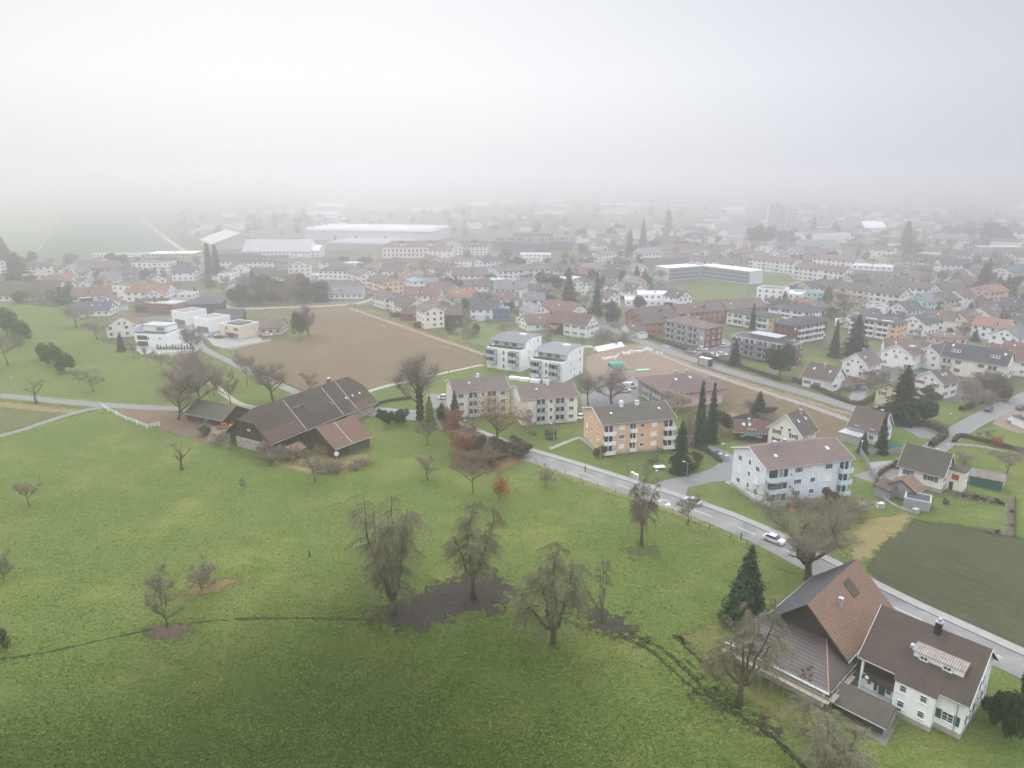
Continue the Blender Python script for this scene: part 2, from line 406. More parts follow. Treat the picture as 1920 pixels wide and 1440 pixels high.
# meadow tones: slope shading and foreground darkening painted into a darker sward colour
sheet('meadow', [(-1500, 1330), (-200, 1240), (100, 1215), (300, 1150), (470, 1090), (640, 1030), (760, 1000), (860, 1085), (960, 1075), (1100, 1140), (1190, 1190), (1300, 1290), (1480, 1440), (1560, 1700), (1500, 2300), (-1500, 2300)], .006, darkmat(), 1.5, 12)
M_ploughed = sheetmat('ploughed_field', (.118, .088, .055), (.155, .116, .074), .035, .6, (R(-40), .12, .13), width=1.5, c3=(.155, .145, .08), fine=.3)
sheet('ploughed_field', [(424, 655), (500, 642), (580, 628), (574, 600), (455, 580), (658, 574), (790, 612), (904, 661), (912, 681), (800, 702), (700, 731), (640, 762), (560, 730), (470, 690)], .012, M_ploughed, 2.5, 4)
M_gfield = sheetmat('green_field', (.10, .135, .045), (.125, .15, .06), .04, .5, (R(-50), .14, .10), width=1.5)
sheet('green_field', [(805, 606), (870, 599), (960, 612), (1060, 630), (1166, 640), (1110, 652), (1090, 662), (1000, 668), (906, 660), (850, 632)], .012, M_gfield, 2.5, 4)
M_pale = sheetmat('pale_track', (.30, .215, .15), (.24, .18, .13), .2, .6, width=2, base=(.192, .138, .094))
sheet('dirt_track', [(655, 578), (720, 600), (800, 628), (905, 664)], .016, M_pale, 1.2, 3, line=1.6)
sheet('dirt_track', [(640, 590), (700, 606), (780, 634), (860, 660)], .016, M_pale, 1.2, 3, line=.5)
M_soil = sheetmat('building_site_soil', (.185, .135, .10), (.24, .185, .14), .12, 1.2, width=2, c3=(.16, .13, .085), fine=.3)
sheet('building_site_soil', [(1098, 668), (1175, 645), (1215, 645), (1320, 690), (1450, 730), (1600, 775), (1570, 800), (1470, 800), (1380, 790), (1350, 755), (1300, 720), (1200, 705), (1110, 712), (1096, 690)], .012, M_soil, 1.2, 4)
M_scrub = sheetmat('rough_scrub_ground', (.15, .11, .07), (.10, .085, .05), .25, 1.5, width=2, c3=(.20, .15, .10), fine=.35)
sheet('rough_ground', [(1330, 705), (1400, 722), (1500, 752), (1610, 785), (1640, 830), (1560, 830), (1480, 800), (1370, 772), (1345, 740)], .016, M_scrub, 1.0, 4)
M_crop = sheetmat('winter_crop', (.046, .056, .026), (.066, .066, .038), .06, .7, (R(-38), .13, .09), width=2, c3=(.085, .07, .045), fine=.25)
sheet('crop_field', [(1712, 975), (1800, 985), (1960, 1020), (2300, 1130), (2200, 1330), (1920, 1215), (1790, 1160), (1650, 1095), (1626, 1060), (1650, 1020)], .012, M_crop, 1.5, 4)
M_dry = sheetmat('dry_grass', (.23, .185, .085), (.17, .145, .065), .5, 1.0, width=1.5, c3=(.15, .13, .05), fine=.35)
sheet('dry_grass_strip', [(1625, 972), (1715, 962), (1700, 985), (1655, 1020), (1630, 1050), (1600, 1050), (1592, 1010)], .016, M_dry, .8, 3)
sheet('dry_grass_strip', [(1275, 1195), (1300, 1180), (1345, 1170), (1360, 1200), (1420, 1290), (1500, 1350), (1480, 1365), (1380, 1300), (1310, 1230)], .016, sheetmat('dry_verge', (.15, .13, .05), (.11, .11, .04), .4, 1.4, width=2.5, fine=.35), .8, 3)
sheet('dry_grass_strip', [(500, 868), (560, 885), (640, 890), (700, 866), (690, 852), (620, 850), (540, 862)], .016, M_dry, .8, 3)
M_mud = sheetmat('trodden_mud', (.030, .024, .025), (.058, .047, .046), 1.6, 3.2, width=2.4, c3=(.085, .075, .05), fine=.6)
sheet('mud_patch', [(690, 1152), (740, 1130), (800, 1105), (870, 1078), (925, 1080), (960, 1095), (955, 1125), (930, 1145), (860, 1150), (800, 1172), (770, 1180), (720, 1168)], .02, M_mud, .5, 2.5)
sheet('mud_patch', [(1098, 1150), (1130, 1142), (1165, 1160), (1188, 1190), (1200, 1205), (1150, 1190), (1105, 1172)], .02, M_mud, .5, 2.5)
sheet('mud_patch', [(1310, 1280), (1350, 1290), (1372, 1322), (1420, 1345), (1450, 1370), (1420, 1368), (1370, 1340), (1320, 1308)], .02, M_mud, .4, 2.5)
sheet('mud_patch', [(278, 1180), (310, 1168), (355, 1172), (362, 1185), (330, 1198), (285, 1195)], .02, sheetmat('leaf_litter', (.075, .052, .045), (.11, .075, .062), 1.5, 1.5, width=1.6, fine=.4, dark=.3), .5, 2.5)
sheet('mud_patch', [(340, 1112), (380, 1092), (440, 1082), (450, 1092), (400, 1112), (360, 1122)], .02, sheetmat('orange_litter', (.20, .13, .07), (.13, .12, .045), 1.2, 1.2, width=2.2, fine=.4), .5, 3)
sheet('mud_patch', [(1175, 1030), (1200, 1018), (1230, 1030), (1215, 1042), (1185, 1042)], .02, sheetmat('bare_soil', (.085, .08, .05), (.06, .085, .025), 1.5, 2.6, width=3, fine=.3), .5, 2.5)
M_rut = sheetmat('wheel_rut', (.022, .020, .015), (.038, .033, .024), 1.4, .30, width=.4, fine=.5)
for ln, w in (([(1185, 1188), (1240, 1215), (1290, 1258), (1320, 1295), (1372, 1335), (1430, 1365), (1500, 1430), (1540, 1480)], .35), ([(1160, 1190), (1225, 1222), (1268, 1262), (1310, 1300)], .32),
              ([(1274, 1196), (1280, 1208), (1320, 1245), (1362, 1290), (1385, 1315)], .26), ([(1270, 1196), (1282, 1204)], .7),
              ([(-60, 1245), (80, 1225), (200, 1198), (280, 1182)], .16), ([(360, 1168), (460, 1160), (580, 1159), (690, 1162)], .2), ([(1290, 1240), (1335, 1285), (1380, 1330)], .2)):
    sheet('wheel_rut', ln, .024, M_rut, .3, 1.2, line=w)
M_pad = sheetmat('paddock_earth', (.175, .115, .085), (.13, .09, .065), .3, .8, width=1, c3=(.21, .15, .12), fine=.3)
sheet('paddock_earth', [(202, 766), (300, 762), (385, 790), (420, 812), (425, 835), (380, 830), (300, 804)], .02, M_pad, .8, 3)
M_lf = sheetmat('left_field', (.085, .090, .042), (.10, .115, .045), .08, 1, (R(60), .3, .08), width=2, c3=(.15, .13, .07))
sheet('stubble_field', [(-300, 742), (-60, 746), (120, 762), (178, 769), (90, 792), (0, 812), (-300, 880)], .012, M_lf, 1.2, 3)
sheet('dry_grass_strip', [(-300, 748), (0, 752), (110, 765), (175, 770), (120, 775), (0, 764), (-300, 760)], .018, M_dry, 1, 3)
sheet('dry_grass_strip', [(850, 850), (905, 855), (960, 848), (985, 862), (950, 880), (880, 888), (850, 872)], .018, sheetmat('autumn_litter', (.20, .10, .05), (.15, .11, .05), .8, 1.2, width=2, fine=.4), .8, 3)
sheet('dry_grass_strip', [(1010, 866), (1060, 884), (1150, 915), (1250, 948), (1350, 990), (1345, 996), (1240, 958), (1130, 922), (1010, 878)], .016, sheetmat('verge', (.19, .17, .06), (.12, .14, .04), .5, 1, width=2, fine=.3), .8, 3)
# far fields and lawns
def flat(name, px, m, z=.012):
    P = world_poly(px); n = len(P)
    a = sum(P[i][0] * P[(i + 1) % n][1] - P[(i + 1) % n][0] * P[i][1] for i in range(n))
    if a < 0: P = P[::-1]
    return tag(obj(name, MB().add([(x, y, z) for x, y in P], [tuple(range(n))]), m), kind='structure')
M_lawn = mk_grass('lawn_grass', .0)
def soilmat(k, c, sc=.1, v_=.25): return plain(k, c, .95, v_, sc)
flat('far_field', [(-300, 402), (112, 402), (60, 470), (-300, 470)], soilmat('far_field_a', (.13, .17, .07), .02))
flat('far_field', [(60, 482), (112, 404), (262, 404), (338, 466), (250, 474), (190, 490), (70, 492)], soilmat('far_field_b', (.075, .105, .058), .02))
flat('far_field', [(-300, 402), (262, 403), (180, 385), (-300, 385)], soilmat('far_field_c', (.13, .15, .08), .02))
for q in ([(1178, 531), (1232, 528), (1236, 540), (1320, 536), (1398, 536), (1398, 556), (1340, 563), (1240, 562), (1180, 548)], [(1430, 522), (1492, 526), (1496, 543), (1430, 540)], [(378, 536), (434, 537), (432, 553), (384, 552)],
          [(1165, 520), (1200, 516), (1206, 524), (1170, 528)], [(1060, 508), (1180, 500), (1200, 506), (1060, 520)], [(1270, 625), (1345, 614), (1362, 630), (1340, 636), (1280, 634)],
          [(1390, 676), (1440, 684), (1436, 712), (1372, 694)], [(1205, 618), (1246, 628), (1300, 654), (1250, 650), (1210, 640)], [(1500, 668), (1565, 668), (1570, 694), (1505, 700)],
          [(1600, 735), (1645, 728), (1645, 752), (1612, 757), (1562, 742)], [(1750, 748), (1810, 760), (1790, 800), (1745, 785)], [(1680, 800), (1750, 812), (1738, 832), (1690, 828)],
          [(1780, 838), (1920, 838), (2100, 880), (2100, 1000), (1960, 960), (1890, 935), (1810, 922), (1820, 880), (1770, 850)]):
    flat('lawn', q, M_lawn, .008)
M_asph = plain('asphalt', (.18, .176, .176), .85, .12, .35, bump=.15)
M_asph2 = plain('old_asphalt', (.195, .188, .183), .9, .28, .22, bump=.15)
M_grav = plain('gravel_path', (.33, .30, .26), .95, .2, .6, bump=.3)
M_pave = plain('pavement_slabs', (.27, .265, .255), .9, .12, .8)
M_kerb = plain('kerb_stone', (.30, .29, .28), .9, .1, 1)
M_mark = plain('road_paint', (.62, .61, .56), .7, .15, 2)
M_cobble = plain('red_paving', (.20, .145, .13), .9, .2, 1.5)
M_tar = plain('tar_joint', (.045, .045, .045), .8, .1)
# main road with its raised pavement along the upper side
RM = line_px([(640, 772), (720, 776), (800, 786), (870, 812), (950, 843), (1050, 874), (1180, 916), (1300, 956), (1400, 996), (1500, 1046), (1600, 1099), (1700, 1150), (1790, 1192), (1880, 1234), (2000, 1290), (2200, 1390)])
road('road', RM, 6.2, .05, M_asph2)
mb = MB(); strip(mb, RM, 3.12, 3.3, .0, .15); tag(obj('kerb', mb, M_kerb), kind='structure')
tag(obj('pavement', strip(MB(), RM, 3.3, 5.0, 0, .13), M_pave), kind='structure')
tag(obj('kerb', strip(MB(), RM, 5.0, 5.12, 0, .17), M_kerb), kind='structure')
tag(obj('road_joint', strip(MB(), RM, 2.95, 3.08, .056), M_tar), kind='structure')
i0 = 40
mb = MB()
for i in range(i0, len(RM) - 3, 5): strip(mb, RM[i:i + 3], -.07, .07, .058)
tag(obj('road_marking', mb, M_mark), kind='structure')
RL = line_px([(-420, 712), (-200, 728), (0, 742), (120, 753), (220, 761), (330, 766), (440, 765), (560, 768), (680, 774)])
road('road', RL, 4.4, .046, M_asph)
road('path', line_px([(-300, 880), (0, 817), (80, 793), (140, 774), (185, 765), (215, 762)]), 2.6, .043, M_asph)
RF = line_px([(352, 610), (362, 632), (384, 655), (440, 682), (500, 710), (560, 738), (640, 772)])
road('road', RF, 3.6, .048, M_asph2)
road('path', line_px([(395, 716), (420, 738), (450, 757), (500, 768)]), 2.2, .044, M_grav)
road('path', line_px([(640, 768), (690, 735), (760, 716), (830, 700), (905, 684)]), 2.2, .044, M_grav)
road('path', line_px([(330, 668), (372, 650), (352, 610), (346, 585), (400, 566), (440, 578), (520, 577), (655, 571), (700, 560)]), 3.6, .042, M_grav)
RT = line_px([(1130, 610), (1168, 626), (1200, 640), (1260, 661), (1340, 688), (1430, 715), (1520, 741), (1620, 773), (1700, 800), (1745, 822)])
road('road', RT, 5.5, .05, M_asph)
tag(obj('kerb', strip(MB(), RT, 2.8, 2.95, 0, .12), M_kerb), kind='structure')
sheet('gravel_verge', [(1200, 650), (1300, 690), (1400, 724), (1520, 762), (1600, 790)], .022, sheetmat('gravel_verge', (.30, .27, .23), (.22, .20, .17), .5, .8, width=1.5, base=(.21, .155, .11)), 1, 3, line=1.7)
RR = line_px([(1620, 900), (1700, 868), (1745, 845), (1790, 812), (1850, 778), (1920, 745), (2050, 690), (2300, 600)])
road('road', RR, 5.6, .052, M_asph)
tag(obj('kerb', strip(MB(), RR[14:], -3.0, -2.85, 0, .12), M_kerb), kind='structure')
RS = line_px([(1222, 925), (1262, 908), (1320, 895), (1358, 880), (1366, 862), (1340, 846), (1300, 830), (1285, 815)])
road('road', RS, 5.2, .054, M_asph)
flat('road', [(1205, 922), (1240, 905), (1290, 898), (1345, 886), (1368, 872), (1385, 900), (1330, 905), (1290, 915), (1280, 948)], M_asph, .0545)
flat('yard', [(1372, 870), (1385, 905), (1430, 945), (1360, 905)], M_pave, .05)
mb = MB()
for a in ((1238, 914), (1249, 918), (1260, 922), (1271, 926)):
    x, y = at(*a); mb.box(x - .5, x + .5, y - .12, y + .12, .0585, .062)
for a in ((1236, 938), (1252, 945)):
    x, y = at(*a); mb.prism([(x - .9, y - .5), (x + .4, y - .9), (x + .6, y + .7)], .0585, .062, 'z')
tag(obj('road_marking', mb, M_mark), kind='structure')
flat('parking_yard', [(1088, 745), (1120, 706), (1200, 706), (1212, 735), (1190, 752), (1130, 770), (1095, 790)], M_asph, .03)
flat('parking_yard', [(1330, 640), (1355, 634), (1395, 650), (1382, 668), (1320, 660), (1300, 668)], M_asph, .03)
flat('parking_yard', [(1440, 614), (1510, 618), (1500, 636), (1440, 628)], M_asph, .03)
flat('parking_yard', [(225, 515), (300, 512), (300, 532), (235, 535)], M_asph, .03)
flat('parking_yard', [(800, 740), (845, 738), (850, 762), (800, 768)], M_asph, .03)
flat('forecourt', [(1868, 772), (1990, 750), (2040, 800), (1905, 812), (1862, 795)], M_cobble, .03)
flat('terrace', [(248, 648), (335, 640), (372, 628), (376, 655), (335, 668), (262, 664)], M_conc, .03)
flat('terrace', [(380, 625), (480, 628), (498, 642), (430, 655), (400, 648)], M_pave, .03)
flat('farmyard', [(372, 795), (432, 805), (430, 838), (395, 830)], soilmat('farmyard_dirt', (.20, .175, .15), .4), .03)
flat('farmyard', [(1622, 868), (1690, 862), (1720, 900), (1660, 930), (1640, 900)], M_pave, .03)
flat('farmyard', [(1580, 1265), (1640, 1290), (1690, 1345), (1660, 1400), (1560, 1330), (1540, 1300)], soilmat('yard_concrete', (.16, .15, .13), .4), .03)
flat('garden_path', [(1028, 840), (1082, 819), (1088, 821), (1034, 843)], M_pave, .03)
flat('garden_path', [(1082, 819), (1090, 820), (1134, 850), (1124, 852)], M_pave, .034)
flat('garden_bed', [(1795, 920), (1880, 935), (1885, 950), (1785, 932)], soilmat('garden_soil', (.06, .05, .04), .5), .03)
flat('garden_bed', [(1830, 985), (1898, 1000), (1894, 1006), (1828, 990)], soilmat('garden_soil2', (.07, .055, .045), .5), .03)
flat('garden_bed', [(1888, 935), (1905, 935), (1902, 1005), (1890, 1003)], soilmat('garden_soil3', (.09, .08, .07), .5), .032)
M_stone2 = plain('edging_stone', (.17, .165, .15), .95, .2)
M_roofgrav = plain('paving_slab', (.42, .41, .38), .9, .1)
mb = MB()
for a, b in (((1790, 931), (1885, 952)), ((1760, 953), (1890, 985)), ((1755, 930), (1790, 922)), ((1885, 950), (1882, 1003)), ((1765, 955), (1795, 920))):
    strip(mb, smooth_line([at(*a), at(*b)]), -.06, .06, 0, .08)
tag(obj('garden_edging', mb, M_stone2), kind='structure')
# other streets of the town
for q, w in (([(1000, 520), (1080, 548), (1180, 575), (1230, 590)], 4.5), ([(1240, 655), (1330, 600), (1420, 560), (1560, 505), (1700, 455)], 4.5), ([(1440, 500), (1560, 540), (1700, 590), (1860, 640)], 4.5),
             ([(1600, 765), (1640, 680), (1720, 620), (1850, 560), (1990, 505)], 4.5), ([(700, 560), (760, 520), (850, 495), (960, 470)], 4.5), ([(420, 545), (480, 515), (600, 512), (700, 500)], 4.5),
             ([(0, 520), (130, 532), (240, 537), (350, 545), (420, 545)], 4.5), ([(1100, 470), (1300, 505), (1480, 545)], 4.5), ([(1300, 440), (1500, 470), (1700, 510), (1920, 560)], 5), ([(700, 425), (1000, 440), (1400, 455), (1900, 470)], 6),
             ([(262, 405), (300, 438), (342, 468), (380, 490)], 5), ([(40, 492), (70, 470), (112, 404)], 4), ([(40, 478), (130, 500), (250, 520)], 3.5)):
    road('road', line_px(q, 8), w, .04, M_asph2 if w < 5 else M_grav)
# ------------------------------------------------------------------ buildings
MESHES = {}
def win_mesh(w, h, style):
    """returns (frame mesh, pane mesh): wall plane is y=0, outside is -y, origin at the middle of the opening"""
    k = (round(w, 1), round(h, 1), style)
    if k in MESHES: return MESHES[k]
    w, h = k[0], k[1]; x, z = w / 2, h / 2
    fr = MB(); pn = MB()
    if style == 'far': r = (None, pn.box(-x, x, -.05, .03, -z, z).mesh('window', M_glass))
    elif style == 'blind': r = (fr.box(-x, x, -.07, .03, -z, z).box(-x - .06, x + .06, -.14, .03, -z - .1, -z).mesh('window', M_blind), None)
    else:
        t = .09
        fr.box(-x, x, -.08, .03, z - t, z).box(-x, x, -.08, .03, -z, -z + t).box(-x, -x + t, -.08, .03, -z + t, z - t).box(x - t, x, -.08, .03, -z + t, z - t)
        n = max(1, int(round(w / .62)))
        for i in range(1, n): fr.box(-x + w * i / n - .035, -x + w * i / n + .035, -.07, .03, -z + t, z - t)
        if style == 'cross':
            fr.box(-x + t, x - t, -.065, .03, .1, .15); fr.box(-x + t, x - t, -.065, .03, -.32, -.28)
        fr.box(-x - .1, x + .1, -.16, .03, -z - .09, -z)
        pn.box(-x + .03, x - .03, -.035, .03, -z + .03, z - .03)
        r = (fr.mesh('window', M_white), pn.mesh('pane', M_glass))
    MESHES[k] = r; return r
def shut_mesh(w, h, m):
    k = ('sh', round(w, 1), round(h, 1), m.name)
    if k not in MESHES:
        b = MB().box(-w / 2, w / 2, -.07, .02, -h / 2, h / 2)
        MESHES[k] = b.mesh('shutter', m)
    return MESHES[k]
def window(root, x, y, z, rz, w=1.2, h=1.25, style='near', shut=None):
    f, p = win_mesh(w, h, style)
    o = link('window', f if f else p, root, (x, y, z), rz)
    if f and p: link('pane', p, o)
    if shut:
        for s_ in (-1, 1): link('shutter', shut_mesh(w * .48, h, shut), o, (s_ * (w * .76), 0, 0))
    return o
class House:
    """local frame: x along the ridge, y across; walls S(-y) E(+x) N(+y) W(-x)"""
    def __init__(s, x, y, ang, L, W, eave, rise=0, kind='G', wall='w', roof='b', label=None, cat='house', name='house', ov=.55, ox=.45, group=None, base=True):
        s.x, s.y, s.a, s.L, s.W, s.e, s.r, s.kind = x, y, R(ang), L, W, eave, rise, kind
        s.root = thing(name, label, cat, x, y, 0, R(ang), group); s.wk, s.rk = wall, roof
        s.t = rise / (W / 2) if W else 0; s.dist = math.hypot(x, y)
        wm = W_(wall); rm = R_(roof); hx, hy = L / 2, W / 2; mb = MB(); T = .2; e = eave
        if kind in 'GJ':      # gable, J = gable with clipped ends
            cr_ = .38 if kind == 'J' else 0
            if not cr_: mb.prism([(-hy, 0), (hy, 0), (hy, e - .03), (0, e + rise - .03), (-hy, e - .03)], -hx, hx)
            else:
                q = hy * cr_; zt = e + rise * (1 - cr_) - .03
                mb.prism([(-hy, 0), (hy, 0), (hy, e - .03), (q, zt), (-q, zt), (-hy, e - .03)], -hx, hx)
            s.wall = obj('wall', mb, wm, s.root)
            yo = hy + ov; zo = e - ov * s.t; xo = hx + ox; m2 = MB()
            if not cr_: m2.prism([(-yo, zo), (0, e + rise), (yo, zo), (yo, zo + T), (0, e + rise + T), (-yo, zo + T)][::-1], -xo, xo)
            else:
                q = (yo) * cr_; zq = e + rise - q * s.t; ins = q * .9
                for sy in (-1, 1):
                    top = [(-xo, sy * yo, zo + T), (xo, sy * yo, zo + T), (xo, sy * q, zq + T), (xo - ins, 0, e + rise + T), (-xo + ins, 0, e + rise + T), (-xo, sy * q, zq + T)]
                    bot = [(a, b, c - T) for a, b, c in top]
                    m2.add(top + bot, [tuple(range(6)) if sy < 0 else tuple(range(5, -1, -1)), tuple(range(11, 5, -1)) if sy < 0 else tuple(range(6, 12))] + [(i, (i + 1) % 6, (i + 1) % 6 + 6, i + 6) for i in (0, 1, 4, 5)])
                for sx in (-1, 1):
                    a = [(sx * xo, -q, zq + T), (sx * xo, q, zq + T), (sx * (xo - ins), 0, e + rise + T)]
                    m2.add(a + [(p, q_, r_ - T) for p, q_, r_ in a], [(0, 1, 2) if sx > 0 else (2, 1, 0), (0, 1, 4, 3)])
            s.roof = obj('roof', m2, rm, s.root)
            if s.dist < 330:      # barge boards and gutters
                g = MB()
                for sy in (-1, 1): obj('gutter', MB().box(-xo, xo, sy * (yo + .07) - .06, sy * (yo + .07) + .06, zo + .02, zo + .16), M_metal, s.roof)
                g = MB(); q = yo if not cr_ else yo
                y1 = 0 if not cr_ else yo * cr_
                for sx in (-1, 1):
                    g = MB()
                    for sy in (-1, 1):
                        a = (sy * yo, zo); b = (sy * y1, e + rise - y1 * s.t)
                        pr = [(a[0], a[1] - .06), (b[0], b[1] - .06), (b[0], b[1] + T + .03), (a[0], a[1] + T + .03)]
                        g.prism(pr, sx * (xo + .025) - .022, sx * (xo + .025) + .022)
                    obj('barge_board', g, M_white if wall in 'wWclh' else M_wood, s.roof)
        elif kind == 'H':
            mb.box(-hx, hx, -hy, hy, 0, e); s.wall = obj('wall', mb, wm, s.root)
            yo, xo = hy + ov, hx + ov; rl = max(.05, hx - hy * .95); zo = e - .05
            v = [(-xo, -yo, zo), (xo, -yo, zo), (xo, yo, zo), (-xo, yo, zo), (-xo, -yo, zo + T), (xo, -yo, zo + T), (xo, yo, zo + T), (-xo, yo, zo + T), (-rl, 0, e + rise), (rl, 0, e + rise)]
            s.roof = obj('roof', MB().add(v, [(0, 3, 2, 1), (0, 1, 5, 4), (1, 2, 6, 5), (2, 3, 7, 6), (3, 0, 4, 7), (4, 5, 9, 8), (5, 6, 9), (6, 7, 8, 9), (7, 4, 8)]), rm, s.root)
        elif kind == 'F':
            mb.box(-hx, hx, -hy, hy, 0, e); s.wall = obj('wall', mb, wm, s.root)
            k = min(.4, hx * .2, hy * .2)
            s.roof = obj('roof', MB().box(-hx + k, hx - k, -hy + k, hy - k, e, e + .06), rm, s.root)
            if s.dist < 450:
                g = MB(); 
                for a in ((-hx, hx, -hy, -hy + k), (-hx, hx, hy - k, hy), (-hx, -hx + k, -hy + k, hy - k), (hx - k, hx, -hy + k, hy - k)): g.box(*a, e, e + .35)
                obj('parapet', g, wm, s.root)
        elif kind == 'S':      # single slope, high side at +y
            mb.prism([(-hy, 0), (hy, 0), (hy, e + rise - .03), (-hy, e - .03)], -hx, hx); s.wall = obj('wall', mb, wm, s.root)
            t = rise / W; yo = hy + ov
            s.t = t
            s.roof = obj('roof', MB().prism([(-yo, e - ov * t), (yo, e + rise + ov * t), (yo, e + rise + ov * t + T), (-yo, e - ov * t + T)][::-1], -hx - ox, hx + ox), rm, s.root)
        elif kind == 'A':      # barrel roof
            mb.box(-hx, hx, -hy, hy, 0, e); n = 8
            arc = [(-hy * math.cos(math.pi * i / n), e + rise * math.sin(math.pi * i / n)) for i in range(n + 1)]
            s.wall = obj('wall', mb, wm, s.root); s.roof = obj('roof', MB().prism([(a * 1.05, b + .02) for a, b in arc][::-1], -hx - .4, hx + .4), rm, s.root)
    def vis(s, side):
        n = {'S': -90, 'E': 0, 'N': 90, 'W': 180}[side]; a = s.a + R(n)
        d = s.dist or 1
        return (-s.x * math.cos(a) - s.y * math.sin(a)) / d
    def pos(s, side, u, out=0.0):      # u along the wall, left to right seen from outside
        hx, hy = s.L / 2, s.W / 2
        return {'S': (u, -hy - out, 0), 'N': (-u, hy + out, R(180)), 'E': (hx + out, u, R(90)), 'W': (-hx - out, -u, R(-90))}[side]
    def win(s, side, u, z, w=1.2, h=1.25, style=None, shut=None):
        x, y, rz = s.pos(side, u)
        return window(s.root, x, y, z, rz, w, h, style or ('near' if s.dist < 330 else 'far'), shut)
    def wins(s, sides='SENW', fl=2, z0=.7, dz=2.75, pitch=2.9, w=1.2, h=1.3, shut=None, attic=True, rng=None, style=None, skip=()):
        for sd in sides:
            if s.vis(sd) < .04: continue
            ln = s.L if sd in 'SN' else s.W; n = max(1, int((ln - 1.0) / pitch))
            for f in range(fl):
                for i in range(n):
                    if (sd, f, i) in skip or (sd, i) in skip: continue
                    u = -ln / 2 + ln * (i + .5) / n; st = style
                    if rng and rng.random() < .06: continue
                    if rng and s.dist < 330 and rng.random() < .15: st = 'blind'
                    s.win(sd, u, z0 + dz * f + 1.45, w, h, st, shut)
            if attic and s.kind in 'GJ' and sd in 'EW' and s.r > 2:
                for u in ((-.9, .9) if s.W > 8 else (0,)): s.win(sd, u, s.e + .45, .9, 1.0, style, None)
    def chimney(s, u=0, v=.8, h=1.1, w=.6, m=None, cap=True):
        z = s.zr(v)
        o = obj('chimney', MB().box(-w / 2, w / 2, -w / 2, w / 2, -.9, h), m or M_conc, s.roof, (u, v, z))
        if cap: obj('chimney_cap', MB().box(-w / 2 - .1, w / 2 + .1, -w / 2 - .1, w / 2 + .1, h + .12, h + .2).box(-w * .3, w * .3, -w * .3, w * .3, h, h + .12), M_metal, o)
        return o
    def zr(s, v):      # roof surface height at across-position v
        if s.kind == 'F': return s.e + .06
        if s.kind == 'S': return s.e + s.r * (v + s.W / 2) / s.W + .2
        return s.e + s.r - abs(v) * s.t + .2
    def skylight(s, u, v, w=.8, l=1.1):
        a = math.atan(s.t) * (1 if v < 0 else -1)
        return link('skylight', MESHES.setdefault(('sky', w, l), MB().box(-w / 2, w / 2, -l / 2, l / 2, -.05, .08).mesh('skylight', plain('skylight_glass', (.45, .48, .52), .15, .1, 1, spec=.8))), s.roof, (u, v, s.zr(v) + .0), rot=(a, 0, 0))
    def balcony(s, side, u, z, w=3.2, d=1.3, m=None, door=True, ph=.95, glass=False, roof=False):
        x, y, rz = s.pos(side, u)
        mb = MB().box(-w / 2, w / 2, -d, 0, z - .16, z).box(-w / 2, w / 2, -d, -d + .08, z, z + ph).box(-w / 2, -w / 2 + .08, -d + .08, 0, z, z + ph).box(w / 2 - .08, w / 2, -d + .08, 0, z, z + ph)
        o = obj('balcony', mb, m or M_rail, s.root, (x, y, 0), rz)
        if door:
            k = ('bd', round(w, 1))
            if k not in MESHES: MESHES[k] = (MB().box(-w * .40, w * .40, -.05, .02, .02, 2.15).mesh('balcony_door', M_glass), MB().box(-w * .06, w * .02, -.09, .02, .02, 2.2).box(-w * .42, w * .42, -.09, .02, 2.15, 2.25).box(w * .36, w * .44, -.09, .02, 0.02, 2.15).mesh('door_frame', M_white))
            b = link('balcony_door', MESHES[k][0], s.root, (x, y, z), rz); link('door_frame', MESHES[k][1], b)
        return o
    def dormer(s, u, v, w=2.2, h=1.4, d=2.6, roof=None, wall=None, n=2, flat=True):
        """box dormer on the S (v<0) slope, front face at across-position v"""
        sg = -1 if v < 0 else 1; z = s.zr(v) - .2
        mb = MB().prism([(0, -.25), (sg * -d, -.25), (sg * -d, h), (0, h)] if sg > 0 else [(0, -.25), (0, h), (d, h), (d, -.25)], -w / 2, w / 2)
        o = obj('dormer', mb, W_(wall or s.wk), s.roof, (u, v, z))
        if flat: obj('dormer_roof', MB().box(-w / 2 - .2, w / 2 + .2, min(0, -sg * d) - .25, max(0, -sg * d) + .25, h, h + .14), R_(roof or s.rk), o)
        else: obj('dormer_roof', MB().prism([(-w / 2 - .3, h - .05), (w / 2 + .3, h - .05), (0, h + w * .42)], min(0, -sg * d) - .3, max(0, -sg * d) + .2, 'y'), R_(roof or s.rk), o)
        for i in range(n):
            window(o, -w / 2 + w * (i + .5) / n, 0, h * .5, 0 if sg < 0 else R(180), min(1.0, w / n * .7), h * .62, 'near' if s.dist < 330 else 'far')
        return o
    def side_box(s, name, x0, x1, y0, y1, z0, z1, m, parent=None): return obj(name, MB().box(x0, x1, y0, y1, z0, z1), m, parent or s.root)

def PX(px, py, z, ang, lx=0, ly=0):
    x, y = at(px, py, z); a = R(ang); return x - lx * math.cos(a) + ly * math.sin(a), y - lx * math.sin(a) - ly * math.cos(a)
rng = random.Random(7)

